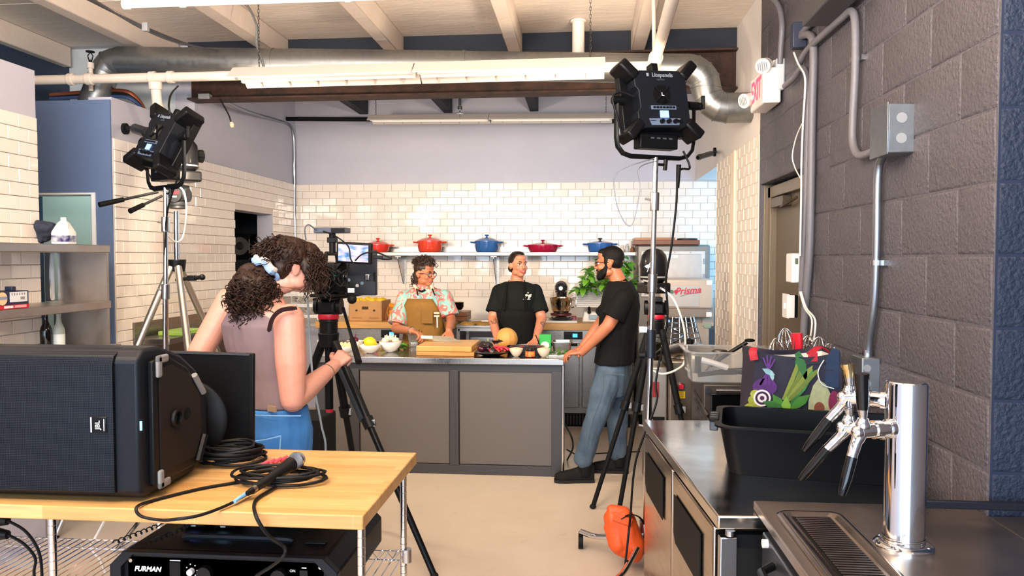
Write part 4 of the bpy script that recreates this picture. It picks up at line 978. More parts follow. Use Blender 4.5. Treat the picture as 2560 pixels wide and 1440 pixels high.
# utensil container with spoons
c = onI(1033, 868); c.z = ZI
tag(openbox(MB(), c.x-.048, c.x+.048, c.y-.01, c.y+.085, ZI, ZI+.105, .003, .78, rim=.008, rad=.015).build('clear_container', CLEARP, smooth=50), 'small clear square container of spoons on the island', 'container')
for i in range(5):
    a = V((c.x-.02+.01*i, c.y+.03+.006*i, ZI+.012)); b = V((c.x-.02+.022*i, c.y+.03+.01*(i % 3), ZI+.135+.012*(i % 2)))
    t = thing('spoon', 'metal tasting spoon in the clear container, %s from the left' % ['first', 'second', 'third', 'fourth', 'fifth'][i], 'spoon', a, 0, 'spoons in the clear container')
    MB().tube([a, b], .003, 6).build('handle', CHROME, t); MB().sph(a+V((0, 0, .01)), (.014, .006, .02), 10, 7).build('bowl', CHROME, t)
# cutting boards on the island
q0, q1 = onI(1066, 874), onI(1268, 874)
tag(MB().bx(q0.x, q0.x+.45, 5.72, 6.2, ZI, ZI+.03).build('cutting_board', stave('board_lower', '#b9813f', '#c9965a'), bevel=.004), 'lower thick wooden cutting board on the island', 'cutting board')
q2 = q0.x
tag(MB().bx(q2, q2+.43, 5.72, 6.2, ZI+.031, ZI+.075).build('cutting_board', stave('board_upper', '#d29a50', '#dfb06a'), bevel=.006), 'upper pale wooden cutting board on the island', 'cutting board')
ZK = ZI+.075
# melon (squash)
c = PY(1262, 850, 5.98); c.z = ZI
o = MB().sph((c.x, 6.13, ZI+.092), (.088, .088, .092), 40, 20).build('melon', mat('melon_skin', '#d99d55', .55, var=.6, vs=22, vcol='#c07f36', stretch=(3, 3, .6)), smooth=80)
for v in o.data.vertices:
    d = v.co-V((c.x, 6.13, v.co.z)); a = math.atan2(d.y, d.x); v.co.x += d.x*.025*math.cos(10*a); v.co.y += d.y*.025*math.cos(10*a)
tag(o, 'round orange melon standing behind the black platter', 'melon')
# black platter with vegetables
c = onI(1242, 874); c = V((c.x, 5.79, ZI))
tag(MB().lathe([(.06, 0), (.075, .004), (.125, .022), (.135, .028), (.13, .03), (.07, .012), (.001, .01)], c, 36).build('platter', mat('black_ceramic', '#15161a', .3), smooth=60), 'black oval platter of red vegetables on the island edge', 'platter')
EGP = mat('aubergine', '#451424', .25, coat=.3)
for i in range(2): tag(MB().sph(c+V((-.075+.045*i, .01+.03*i, .05)), (.038, .03, .028)).build('red_onion', EGP), ['dark red onion at the left of the black platter', 'second dark red onion on the black platter'][i], 'onion')
for i in range(5):
    q = c+V((.02+.022*i, -.02+.012*(i % 3), .04+.012*(i % 2)))
    tag(MB().tube(spl([q+V((-.04, 0, 0)), q+V((-.01, .008, .016)), q+V((.025, 0, .012)), q+V((.05, -.01, -.006))], 4), .013, 8, flat=.65).build('pepper_strip', mat('crimson_pepper', '#c0182e', .22, coat=.3)), 'crimson pepper piece on the black platter, %s from the left' % ['first', 'second', 'third', 'fourth', 'fifth'][i], 'pepper', 'pepper pieces on the platter')
t = thing('purple_basil', 'sprig of dark purple basil on the black platter', 'herb', c+V((0, 0, .05)))
LMP = leafmesh(mat('purple_leaf', '#33202a', .4, var=.4, vs=20, vcol='#2c4326'))
for i in range(13):
    o = bpy.data.objects.new('leaf', LMP); C.objects.link(o); s_ = random.uniform(.05, .08)
    o.matrix_basis = frame(c+V((random.uniform(-.06, .04), random.uniform(-.03, .03), random.uniform(.06, .11))), V((random.uniform(-1, 1), random.uniform(-1, .3), random.uniform(-.2, .8))), z=V((0, -.6, 1))) @ Matrix.Diagonal((s_, s_, s_, 1)); setp(o, t)
MB().tube(spl([c+V((.02, 0, .04)), c+V((-.01, -.01, .08)), c+V((-.03, -.01, .13))], 4), .003, 5).build('stem', GRN[0], t)
# small stoneware bowls, jar, cartons, pans
STN = mat('stoneware', '#dccfb8', .4)
FLOUR = mat('grated_cheese', '#ecdcb0', .8, bump=1, bs=90)
for i, px in enumerate((1300, 1365)):
    q = onI(px, 877); q = V((q.x, 5.74, ZI)); bowl(['small stoneware bowl of grated cheese left of the red jar', 'small stoneware bowl of cream right of the red jar'][i], q, .052, .062, STN, 'small stoneware bowls')
    tag(MB().sph(q+V((0, 0, .055)), (.044, .044, .016)).build('grated_cheese' if i == 0 else 'cream', FLOUR), ['heap of grated cheese in the stoneware bowl', 'pale cream heaped in the stoneware bowl'][i], 'food')
q = PZ(1333, 878, ZI); q = V((q.x, 5.72, ZI))
t = thing('spread_jar', 'small jar with red and yellow fruit label at the island edge', 'jar', q)
MB().lathe([(.034, 0), (.036, .004), (.036, .05), (.03, .056)], q, 24).build('glass', mat('jar_dark', '#2a1214', .2), t)
MB().lathe([(.0365, .006), (.0365, .046)], q, 24, caps=False).build('label', mat('jar_label', '#d8303a', .5, var=1, vs=60, vcol='#f0a03c', vdet=1), t)
MB().lathe([(.033, .056), (.033, .07), (.001, .071)], q, 24).build('lid', mat('jar_lid', '#221a1a', .35), t)
# dark tray behind the jar
tr = PZ(1330, 862, ZI); tag(openbox(MB(), tr.x-.16, tr.x+.13, 5.86, 6.02, ZI, ZI+.05, .004, .93, rim=.006).build('black_tray', mat('black_ceramic', ''), smooth=50), 'black rectangular tray behind the stoneware bowls', 'tray')
for i in range(4): tag(MB().sph((tr.x-.11+.07*i, 5.94, ZI+.04), (.03, .03, .026)).build('shallot', mat('shallot_%d' % (i % 2), ['#3a2126', '#6b3038'][i % 2], .3)), 'dark shallot in the black tray, %s from the left' % ['first', 'second', 'third', 'fourth'][i], 'shallot', 'shallots in the black tray')
q = PZ(1370, 862, ZI); t = thing('green_carton', 'bright green carton with a cream panel on the island', 'carton', (q.x, 6.05, ZI))
MB().box((q.x+.0, 6.06, ZI+.07), (.095, .06, .14)).build('body', mat('carton_green', '#1fa33a', .45), t, bevel=.003)
MB().sph((q.x, 6.028, ZI+.055), (.034, .004, .03)).build('cream_label', mat('label_cream', '#ece6cf', .5), t)
MB().tube([(q.x-.045, 6.03, ZI+.06), (q.x-.075, 6.0, ZI+.14)], .004, 6).build('spoon_handle', BLK, t)
q = PZ(1405, 862, ZI); tag(openbox(MB(), q.x-.06, q.x+.09, 5.95, 6.12, ZI, ZI+.085, .003, .88, rim=.01, rad=.02).build('steam_pan', STEEL, smooth=50), 'stainless hotel pan near the right end of the island', 'pan')
q = PZ(1395, 878, ZI); t = thing('herb_tray', 'cling-wrapped tray of green herbs at the right end of the island', 'tray', (q.x, 5.76, ZI))
MB().box((q.x+.02, 5.8, ZI+.006), (.16, .12, .012)).build('tray', WHITE, t, bevel=.004)
for i in range(24):
    o = bpy.data.objects.new('leaf', LM[2]); C.objects.link(o); s_ = random.uniform(.04, .06)
    o.matrix_basis = frame(V((q.x+random.uniform(-.06, .08), random.uniform(5.75, 5.83), ZI+random.uniform(.014, .035))), V((random.uniform(-1, 1), random.uniform(-1, 1), .1)), z=V((0, 0, 1))) @ Matrix.Diagonal((s_, s_, s_, 1)); setp(o, t)
q = PZ(1340, 852, ZI); tag(MB().lathe([(.08, 0), (.1, .006), (.145, .02), (.14, .022), (.09, .01), (.001, .008)], (q.x, 6.27, ZI), 36).build('plate', PORC, smooth=60), 'large white plate near the hands of the chef in black', 'plate')
# knives
def knife(label, hilt, tip, w_, up):
    d = (tip-hilt).normalized(); L_ = (tip-hilt).length; M = frame(hilt, d, z=up)
    t = thing('chef_knife', label, 'knife', hilt)
    MB().prism([(0, -w_*.45), (0, w_*.45), (L_*.6, w_*.42), (L_, -w_*.42), (L_*.5, -w_*.5)], .0025, M @ Matrix.Rotation(PI/2, 4, 'X')).build('blade', mat('knife_blade', '#b8c4cc', .2, 1), t)
    M2 = frame(hilt, d, z=up)
    MB().tube([M2 @ V(q) for q in ((-.125, 0, w_*.08), (-.11, 0, w_*.1), (-.06, 0, w_*.12), (0, 0, w_*.12))], [.012, .016, .014, .015], 10, flat=1).build('handle', mat('ivory_handle', '#ece7dc', .4), t)
    return t
KN0, KN1 = PY(1082, 832, 6.02), PY(1128, 843, 5.98)
KN0.z = ZK+.028; KN1.z = ZK+.026
knife('white-handled chef knife held by the aproned chef', KN0, KN1+V((.09, 0, 0)), .05, (0, -.12, 1))
# ================================================================ PEOPLE
def skinmat(name, c, c2, tat=()):
    m = mat(name, c, .48, var=.35, vs=30, vcol=c2, bump=.03, bs=200)
    b = m.node_tree.nodes['Principled BSDF']; b.inputs['Subsurface Weight'].default_value = .08; b.inputs['Subsurface Radius'].default_value = (.02, .008, .004)
    nt = m.node_tree; L = nt.links
    for p, r in tat:
        src = b.inputs['Base Color'].links[0].from_socket
        tc = nd(nt, 'ShaderNodeTexCoord'); vm = nd(nt, 'ShaderNodeVectorMath', operation='DISTANCE'); vm.inputs[1].default_value = p; L.new(tc.outputs['Object'], vm.inputs[0])
        nz = nd(nt, 'ShaderNodeTexNoise'); nz.inputs['Scale'].default_value = 70; nz.inputs['Detail'].default_value = 2; L.new(tc.outputs['Object'], nz.inputs['Vector'])
        a = nd(nt, 'ShaderNodeMath', operation='LESS_THAN'); a.inputs[1].default_value = r; L.new(vm.outputs['Value'], a.inputs[0])
        g = nd(nt, 'ShaderNodeMath', operation='GREATER_THAN'); g.inputs[1].default_value = .5; L.new(nz.outputs['Fac'], g.inputs[0])
        k = nd(nt, 'ShaderNodeMath', operation='MULTIPLY'); L.new(a.outputs[0], k.inputs[0]); L.new(g.outputs[0], k.inputs[1])
        k2 = nd(nt, 'ShaderNodeMath', operation='MULTIPLY'); k2.inputs[1].default_value = .75; L.new(k.outputs[0], k2.inputs[0])
        mx = nd(nt, 'ShaderNodeMix', data_type='RGBA'); mx.inputs[7].default_value = lin('#3d4440'); L.new(k2.outputs[0], mx.inputs[0]); L.new(src, mx.inputs[6]); L.new(mx.outputs[2], b.inputs['Base Color'])
    return m
ZUP = V((0, 0, 1))
def ring(c, r, f, a, b, n=24, e=.85):
    out = []
    for k in range(n):
        t = 2*PI*k/n; cs, sn = math.cos(t), math.sin(t)
        out.append(c + r*a*math.copysign(abs(cs)**e, cs) + f*b*math.copysign(abs(sn)**e, sn))
    return out
def torso(mb, secs, grow=0, n=24):
    return mb.loft([ring(c, r, f, a+grow, b+grow, n) for c, r, f, a, b in secs])
def head(mb, M, sc=1, jaw=1, female=False):
    S = M @ Matrix.Diagonal((sc, sc, sc, 1))
    mb.sph((0, -.014, .03), (.074, .093, .083), 22, 14, S); mb.sph((0, .022, -.03), (.061, .07, .082), 20, 12, S)
    mb.sph((0, .05, -.086), (.033*jaw, .034, .027), 14, 9, S)
    for s in (-1, 1):
        mb.sph((s*.043, .012, -.066), (.022*jaw, .045, .03), 12, 8, S)
        mb.sph((s*.037, .064, -.03), (.024, .02, .022), 12, 8, S); mb.sph((s*.028, .077, .019), (.028, .012, .009), 12, 7, S)
        mb.sph((s*.073, -.012, -.012), (.011, .02, .031), 12, 9, S @ Matrix.Translation((0, 0, 0)))
        mb.sph((s*.081, -.022, -.004), (.007, .014, .02), 10, 7, S)
        mb.sph((s*.011, .1, -.032), (.009, .011, .008), 10, 7, S)
    f = lambda p: S @ V(p)
    mb.limb(f((0, .082, .02)), f((0, .108, -.028)), .0085*sc, .0115*sc); mb.sph((0, .085, -.062), (.024, .012, .014), 12, 7, S); mb.sph((0, .045, .06), (.055, .04, .035), 14, 8, S)
def face(M, parent, iris='#3a2a1c', brow='#2a1d16', lips='#b5605a', smile=0, sc=1, gaze=0):
    S = M @ Matrix.Diagonal((sc, sc, sc, 1))
    for s in (-1, 1):
        e = MB().sph((s*.03, .0745, .001), (.0135, .0105, .0088), 14, 9, S).build('eye', mat('eye_white', '#e9e2dc', .2), parent, smooth=80)
        MB().sph((s*.03 + gaze, .0825, .001), (.0055, .003, .0058), 10, 7, S).build('iris', mat('iris' + iris, iris, .15), e)
        MB().tube([S @ V((s*.012, .0885, .02)), S @ V((s*.03, .089, .027)), S @ V((s*.048, .076, .022))], [.003, .0042, .002], 6).build('eyebrow', mat('brow' + brow, brow, .8), parent)
        MB().tube([S @ V((s*.017, .081, .004)), S @ V((s*.03, .086, .0105)), S @ V((s*.043, .077, .004))], .0022, 6).build('eyelid', mat('lash', '#2b1a14', .7), parent)
    w_ = .024 + .006*smile; dz = .006*smile
    MB().tube(spl([S @ V((-w_, .078, -.06+dz)), S @ V((-.01, .095, -.0575)), S @ V((.01, .095, -.0575)), S @ V((w_, .078, -.06+dz))], 5), [.0015] + [.004]*14 + [.0015], 6).build('upper_lip', mat('lips' + lips, lips, .4), parent)
    MB().tube(spl([S @ V((-w_*.9, .078, -.062+dz)), S @ V((-.009, .0945, -.069-.004*smile)), S @ V((.009, .0945, -.069-.004*smile)), S @ V((w_*.9, .078, -.062+dz))], 5), [.0015] + [.0052]*14 + [.0015], 6).build('lower_lip', mat('lips' + lips, lips, .4), parent)
    if smile: MB().tube(spl([S @ V((-w_*.8, .08, -.061+dz)), S @ V((0, .0945, -.063)), S @ V((w_*.8, .08, -.061+dz))], 5), .0035, 6).build('teeth', mat('teeth', '#efe9e0', .3), parent)
def hand(mb, wr, d, n, side, curl=(.3, .4, .3), sc=1.0, thumb=.5, spread=.0):
    """wr wrist, d towards fingers, n palm normal, side +1/-1 picks the thumb side"""
    wr = V(wr); d = V(d).normalized(); n = V(n); n = (n - d*n.dot(d)).normalized(); l = d.cross(n)*side
    kn = []
    for i in range(4):
        k = wr + (d*(.086-.004*abs(i-1)) + l*(.0315-.021*i) - n*.004)*sc
        kn.append(k); mb.limb(wr + l*(.014-.009*i)*sc, k, .0145*sc, .0115*sc, 10)
    mb.sph(wr + (d*.045 + n*.004)*sc, .021*sc, 10, 7)
    for i in range(4):
        L_ = [(.041, .025, .021), (.045, .029, .022), (.042, .027, .021), (.033, .021, .019)][i]; p = kn[i]; a = 0; dd = (d + l*spread*(1.5-i)).normalized()
        for j in range(3):
            a += curl[j]*(1+.06*i); q = p + (dd*math.cos(a) + n*math.sin(a))*L_[j]*sc
            mb.limb(p, q, (.0096-.0006*j)*sc, (.0090-.0007*j)*sc, 10); p = q
    p = wr + (d*.028 + l*.026 + n*.006)*sc; mb.limb(wr+d*.01*sc, p, .016*sc, .0155*sc, 10); a = .2
    for j, L_ in enumerate((.036, .03, .024)):
        v = (l*(.75-.35*j*thumb) + d*(.65+.15*j) + n*(.25+thumb*.5*j)).normalized(); q = p + v*L_*sc; mb.limb(p, q, (.0135-.0016*j)*sc, (.0118-.0014*j)*sc, 10); p = q
def curls(name, m_, parent, seeds, R=.011, r=.0035, turns=3, n=18):
    mb = MB()
    for p, d, L_ in seeds:
        d = V(d).normalized(); u = d.orthogonal().normalized(); u = Quaternion(d, random.uniform(0, 6.28)) @ u; w_ = d.cross(u)
        pts = []; ph = random.uniform(0, 6.28); s_ = random.choice((-1, 1)); cv = V((random.uniform(-.3, .3), random.uniform(-.3, .3), random.uniform(-.6, -.1)))
        for i in range(n):
            t = i/(n-1); a = ph + s_*t*turns*2*PI; rr = R*(.5+.5*min(1, t*4))
            pts.append(V(p) + d*L_*t + cv*L_*t*t*.5 + (u*math.cos(a) + w_*math.sin(a))*rr)
        mb.tube(pts, [r*(1-.5*i/n) for i in range(n)], 5)
    return mb.build(name, m_, parent, smooth=80)
def interp(a, b, k): return [V(a).lerp(V(b), i/k) for i in range(k+1)]
def fr2(right):   # torso frame from right vector
    r = V(right); r.z = 0; r.normalize(); f = ZUP.cross(r); return r, f
def leg(mb, hip, knee, ank, g=0, r=(.085, .06, .045)): mb.chain([hip, V(hip).lerp(V(knee), .5), knee, V(knee).lerp(V(ank), .35), ank], [r[0]+g, (r[0]+r[1])*.5+g+.004, r[1]+g, r[1]*.95+g, r[2]+g], 14)
def shoe(parent, ank, d, m_, sole, L_=.28, boot=True, hs=1.0):
    d = V(d); d.z = 0; d.normalize(); x = ZUP.cross(d)*-1; a = V((ank[0], ank[1], 0)); mb = MB()
    sec = [(-.075, .03, .05, .10), (-.05, .036, .055, .105), (0, .036, .05, .1), (.06, .038, .036, .082), (.12, .046, .028, .068), (.165, .042, .024, .06), (.195, .024, .015, .045)]
    rings = [[a + d*s_*L_/.28 + x*w_*math.cos(t) + ZUP*(.022 + max(0, math.sin(t))*(h*hs-.02) + min(0, math.sin(t))*.004) for t in [2*PI*k/20 for k in range(20)]] for s_, w_, _, h in sec]
    mb.loft(rings)
    if boot: mb.tube([a - d*.012 + ZUP*.05, a - d*.016 + ZUP*.13*hs, a - d*.016 + ZUP*.17*hs], [.05, .056, .058], 16)
    o = remesh(mb, 'shoe', m_, parent, .005, 3, .5)
    sl = MB().loft([[a + d*s_*1.02*L_/.28 + x*(w_+.004)*math.cos(t) + ZUP*z for s_, w_ in [(q[0], q[1]) for q in sec] for t in (0,)] + [a + d*s_*1.02*L_/.28 - x*(w_+.004) + ZUP*z for s_, w_ in [(q[0], q[1]) for q in reversed(sec)]] for z in (0, .012, .024)])
    sl.build('sole', sole, o)
    return o
def apronpanel(parent, secs, th, m_, name='apron', grow=.016):
    rows = []
    for (c, r, f, a, b), t_ in zip(secs, th):
        rows.append([c + r*(a+grow)*math.sin(q) + f*(b+grow)*math.cos(q)**.85 for q in [-t_ + 2*t_*k/14 for k in range(15)]])
    o = MB().loft(rows, closed=False).build(name, m_, parent, smooth=80)
    s_ = o.modifiers.new('s', 'SOLIDIFY'); s_.thickness = .004
    return o

# ---------------------------------------------------------------- chef in the brown apron
SK1 = skinmat('skin_warm', '#c07a58', '#a85c40')
pc = PY(1063, 860, 6.74); per = thing('person', 'person in a brown apron and teal-coral floral shirt holding a chef knife', 'person', (pc.x, 6.74, 0))
r_, f_ = fr2((-1, .12, 0))     # her right is at image left
f_ = V((f_.x, f_.y, 0))
if f_.y > 0: f_ = -f_
zc = lambda py, y=6.74: PY(1063, py, y).z
C1 = lambda z, dx=0, dy=0: V((pc.x + dx, 6.74 + dy, z))
sec1 = [(C1(.78), r_, f_, .165, .12), (C1(.9), r_, f_, .175, .125), (C1(1.02), r_, f_, .16, .115), (C1(1.12, 0, -.01), r_, f_, .165, .118), (C1(1.24, 0, -.02), r_, f_, .18, .125), (C1(1.32, 0, -.02), r_, f_, .175, .105), (C1(1.375, 0, -.015), r_, f_, .12, .075), (C1(1.4, 0, -.01), r_, f_, .06, .055)]
sR, sL = PY(1012, 745, 6.72), PY(1112, 742, 6.72)
eR, eL = PY(990, 822, 6.6), PY(1128, 800, 6.66)
hRp = KN0 + V((-.085, .01, .022)); wR = hRp + V((-.1, .05, .03)); wL = PY(1122, 838, 6.3); wL.z = 1.04
hd = PY(1062, 683, 6.68); fd = V((.86, -.5, -.1))
Mh = frame(hd, fd.cross(ZUP), y=fd)
mb = MB(); torso(mb, sec1); head(mb, Mh, .98, .92)
mb.limb(C1(1.36, 0, -.01), hd + V((-.015, .01, -.06)), .055, .05)
mb.chain([sR, eR, wR], [.052, .043, .028]); mb.chain([sL, eL, wL], [.052, .042, .028])
hand(mb, wR, (hRp - wR) + V((.06, -.02, -.02)), (.1, -.2, -1), 1, (.5, .9, .6), .95); hand(mb, wL, (.15, -.5, -.45), (0, -.3, -1), -1, (.3, .5, .3), .95)
for s in (-1, 1): leg(mb, C1(.82, s*.085), C1(.46, s*.09), C1(.09, s*.09))
body = remesh(mb, 'body', SK1, per, .005, 3, .5)
face(Mh, per, '#4a3526', '#3a2418', '#a8564c', 0, .98)
FLOR = mat('floral_shirt', '#86bdb8', .75)
nt = FLOR.node_tree; b_ = nt.nodes['Principled BSDF']; tc = nd(nt, 'ShaderNodeTexCoord'); vo = nd(nt, 'ShaderNodeTexNoise'); vo.inputs['Scale'].default_value = 13; vo.inputs['Detail'].default_value = 1.5; vo.inputs['Distortion'].default_value = 1.2
nt.links.new(tc.outputs['Object'], vo.inputs['Vector']); cr = nd(nt, 'ShaderNodeValToRGB'); cr.color_ramp.interpolation = 'CONSTANT'
cr.color_ramp.elements[0].color = lin('#86c0ba'); cr.color_ramp.elements[1].position = .53; cr.color_ramp.elements[1].color = lin('#dd6f69')
for p_, c_ in ((.44, '#a5b9ae'), (.5, '#d9908a'), (.63, '#8fc4bd')): e_ = cr.color_ramp.elements.new(p_); e_.color = lin(c_)
nt.links.new(vo.outputs['Fac'], cr.inputs[0]); nt.links.new(cr.outputs[0], b_.inputs['Base Color'])
mb = MB(); torso(mb, sec1[:-1], .016)
mb.chain([sR, sR.lerp(eR, .5)], [.07, .078]); mb.cyl(sR.lerp(eR, .3), sR.lerp(eR, .86), .074, .088, 18); mb.chain([sL, sL.lerp(eL, .5)], [.068, .075]); mb.cyl(sL.lerp(eL, .3), sL.lerp(eL, .84), .072, .085, 18)
mb.limb(C1(1.37, -.05, -.03), C1(1.405, -.035, -.03), .035, .028); mb.limb(C1(1.37, .05, -.03), C1(1.405, .035, -.03), .035, .028); mb.tube([C1(1.4, .055*math.cos(a), -.02+.05*math.sin(a)) for a in [2*PI*k/14 for k in range(14)]], .02, 8, closed=True)
shirt = remesh(mb, 'shirt', FLOR, per, .007, 4, .5, wr=.006, ws=14)
APR = mat('brown_canvas', '#8a6224', .8, var=.25, vs=18, bump=.1, bs=300)
sa = [(C1(z, 0, dy), r_, f_, a, b) for z, a, b, dy in ((.74, .18, .14, 0), (.9, .185, .145, 0), (1.02, .175, .14, 0), (1.12, .18, .14, -.01), (1.22, .19, .145, -.02), (1.29, .185, .13, -.02))]
ap = apronpanel(per, sa, (1.5, 1.5, 1.45, 1.2, .85, .6), APR)
yf = sa[3][0].y - .16
for px, w_ in ((1046, 0), (1089, 0)):
    q = PY(px, 742, yf-.02); MB().cyl(q, q+V((0, -.006, 0)), .012).build('grommet', CHROMES, ap)
    q2 = PY(1042 if px < 1060 else 1081, 722, yf+.04); MB().tube([q, q.lerp(q2, .5)+V((0, -.01, 0)), q2], .006, 6).build('cord', BLKM, ap); MB().tube([q2, PY(1036 if px < 1060 else 1078, 712, yf+.09)], .016, 8, flat=.35).build('leather_tab', mat('cream_leather', '#e3d3b8', .6), ap)
q = PY(1068, 792, yf-.022); MB().box(q, (.1, .004, .12)).build('pocket', mat('brown_canvas_b', '#7f5a20', .8, bump=.1, bs=300), ap, bevel=.002)
q = PY(1092, 783, yf-.016)
for dz in (.0, -.025): MB().tube([q+V((-.024, -.006, dz)), q+V((.024, -.006, dz))], .0085, 8).build('leather_tab', mat('cream_leather', ''), ap)
MB().cyl(q+V((.004, -.008, -.03)), q+V((.006, -.008, -.125)), .006).build('pen', WHITE, ap)
# lavalier mic on collar
MB().tube([C1(1.365, -.03, -.13), C1(1.355, 0, -.14), C1(1.37, .03, -.13)], .009, 8).build('collar_microphone', BLKM, per)
HR1 = mat('dark_brown_curly_hair', '#26170f', .5, var=.4, vs=40, vcol='#4c3122')
mb = MB(); mb.sph((0, -.024, .05), (.08, .095, .08), 18, 12, Mh); mb.sph((0, -.07, -.03), (.06, .04, .075), 14, 9, Mh); mb.sph((0, .0, .095), (.062, .075, .045), 14, 9, Mh)
mb.sph((0, -.075, -.1), (.045, .03, .045), 12, 8, Mh)
hr = remesh(mb, 'hair', HR1, per, .006, 3, .5, wr=.006, ws=45)
sd = []
for i in range(150):
    a = random.uniform(-PI, PI); e = random.uniform(.2, 1.45); d = V((math.cos(e)*math.sin(a), math.cos(e)*math.cos(a), math.sin(e)))
    sd.append((Mh @ V((d.x*.075, -.012+d.y*.09, .06+d.z*.07)), Mh.to_3x3() @ (d + V((0, .3, -.1))), random.uniform(.03, .05)))
for i in range(50): sd.append((Mh @ V((random.uniform(-.06, .06), -.095+random.uniform(-.01, .02), random.uniform(-.1, .03))), Mh.to_3x3() @ V((random.uniform(-.4, .4), -.5, -1)), random.uniform(.04, .07)))
curls('curls', HR1, hr, sd, .009, .0036, 1.6, 14)
gl = MB()
for s in (-1, 1): gl.tube([Mh @ V((s*.031+.023*math.cos(t), .096-.006*abs(math.cos(t)), -.004+.02*math.sin(t))) for t in [2*PI*k/18 for k in range(18)]], .0028, 6, closed=True); gl.tube([Mh @ V((s*.054, .09, .004)), Mh @ V((s*.074, .05, .004)), Mh @ V((s*.08, -.01, .0))], .0025, 6)
gl.tube([Mh @ V((-.009, .098, .002)), Mh @ V((0, .102, .005)), Mh @ V((.009, .098, .002))], .0025, 6)
gl.build('glasses', mat('navy_frames', '#1a2233', .3), per)
mb = MB(); torso(mb, [(C1(.8), r_, f_, .17, .125), (C1(.9), r_, f_, .178, .13), (C1(1.0), r_, f_, .165, .12)], .006)
for s in (-1, 1): leg(mb, C1(.84, s*.085), C1(.46, s*.09), C1(.08, s*.09), .012)
remesh(mb, 'trousers', mat('dark_trousers', '#23262e', .8), per, .01, 3, .5)
for s in (-1, 1): shoe(per, C1(.08, s*.09), (0, -1, 0), BLKM, BLKM)
MB().tube([wR + V((.005*0, 0, 0)) + Quaternion((eR-wR).normalized(), a) @ ((eR-wR).orthogonal().normalized()*.03) for a in [2*PI*k/16 for k in range(16)]], .005, 6, closed=True).build('bracelet', CHROMES, per)

# ---------------------------------------------------------------- chef in black
y2 = 6.78; pc2 = PY(1291, 860, y2); wR2, wL2 = PY(1243, 838, 6.42), PY(1340, 838, 6.42); wR2.z = wL2.z = .965
per = thing('person', 'smiling person with slicked-back hair in a black t-shirt and black apron', 'person', (pc2.x, y2, 0))
eR2, eL2 = PY(1232, 797, 6.7), PY(1354, 797, 6.7)
SK2 = skinmat('skin_light_warm', '#cf8a6b', '#b9694e', [(tuple(eR2.lerp(wR2, .25)+V((.02, -.02, 0))), .055), (tuple(eL2.lerp(wL2, .3)+V((.02, -.02, -.02))), .05)])
r_, f_ = V((-1, 0, 0)), V((0, -1, 0))
C2 = lambda z, dx=0, dy=0: V((pc2.x+dx, y2+dy, z))
sec2 = [(C2(.78), r_, f_, .17, .12), (C2(.9), r_, f_, .175, .125), (C2(1.05), r_, f_, .165, .12), (C2(1.18, 0, -.01), r_, f_, .17, .125), (C2(1.28, 0, -.02), r_, f_, .18, .125), (C2(1.37, 0, -.02), r_, f_, .175, .1), (C2(1.42, 0, -.01), r_, f_, .125, .075), (C2(1.45, 0, -.005), r_, f_, .06, .055)]
sR, sL = PY(1249, 729, y2), PY(1337, 729, y2)
hd = PY(1296, 662, 6.75); fd = V((.55, -.83, .02)); Mh = frame(hd, fd.cross(ZUP), y=fd)
mb = MB(); torso(mb, sec2); head(mb, Mh, .97, .95); mb.limb(C2(1.4), hd + V((-.005, .015, -.06)), .058, .052)
mb.chain([sR, eR2, wR2], [.055, .045, .03]); mb.chain([sL, eL2, wL2], [.055, .045, .03])
hand(mb, wR2, (.05, -.75, -.3), (0, -.2, -1), 1, (.15, .3, .2), .95, .3); hand(mb, wL2, (-.15, -.75, -.3), (0, -.2, -1), -1, (.15, .3, .2), .95, .3)
for s in (-1, 1): leg(mb, C2(.82, s*.085), C2(.46, s*.09), C2(.09, s*.09))
remesh(mb, 'body', SK2, per, .005, 3, .5)
face(Mh, per, '#2e2018', '#2a1a12', '#b8524c', 1, .97, .002)
TEE = mat('black_tee', '#111513', .85, var=.2, vs=12)
mb = MB(); torso(mb, sec2[:-1] + [(C2(1.437), r_, f_, .085, .066)], .016); 
for s_, e_ in ((sR, eR2), (sL, eL2)): mb.limb(s_, s_.lerp(e_, .4), .068, .07); mb.cyl(s_.lerp(e_, .2), s_.lerp(e_, .78), .072, .084, 18)
mb.tube([C2(1.435, .066*math.cos(a), -.008+.06*math.sin(a)) for a in [2*PI*k/16 for k in range(16)]], .012, 8, closed=True)
sh_ = remesh(mb, 't_shirt', TEE, per, .007, 4, .5, wr=.006, ws=12)
yf = C2(1.25).y - .165
for (px, py, r) in ((1316, 738, .011), (1320, 732, .006), (1324, 740, .014), (1327, 737, .007), (1313, 744, .005), (1322, 745, .006)):
    q = PY(px, py, yf); MB().cyl(q, q+V((0, .012, 0)), r, n=10).build('chest_logo', mat('logo_cream', '#e6e2cc', .6), sh_)
for px, L_ in ((1311, .016), (1322, .02)): q = PY(px, 748, yf); MB().box(q, (L_*1.4, .004, .004)).build('chest_lettering', LET, sh_)
sa = [(C2(z, 0, dy), r_, f_, a, b) for z, a, b, dy in ((.72, .18, .135, 0), (.9, .185, .14, 0), (1.05, .178, .136, 0), (1.13, .18, .14, -.01), (1.2, .186, .145, -.012))]
apronpanel(per, sa, (1.5, 1.5, 1.4, 1.15, .95), mat('black_apron', '#090a0a', .8), grow=.014)
for s in (-1, 1): MB().tube(spl([C2(1.19, s*.1, -.165), C2(1.32, s*.085, -.17), C2(1.42, s*.075, -.09), C2(1.445, s*.07, .02)], 5), .012, 8, flat=.3).build('apron_strap', mat('black_apron', ''), per)
HR2 = mat('dark_sleek_hair', '#1f1713', .35, var=.4, vs=60, vcol='#3b2a20', stretch=(1, 1, .2))
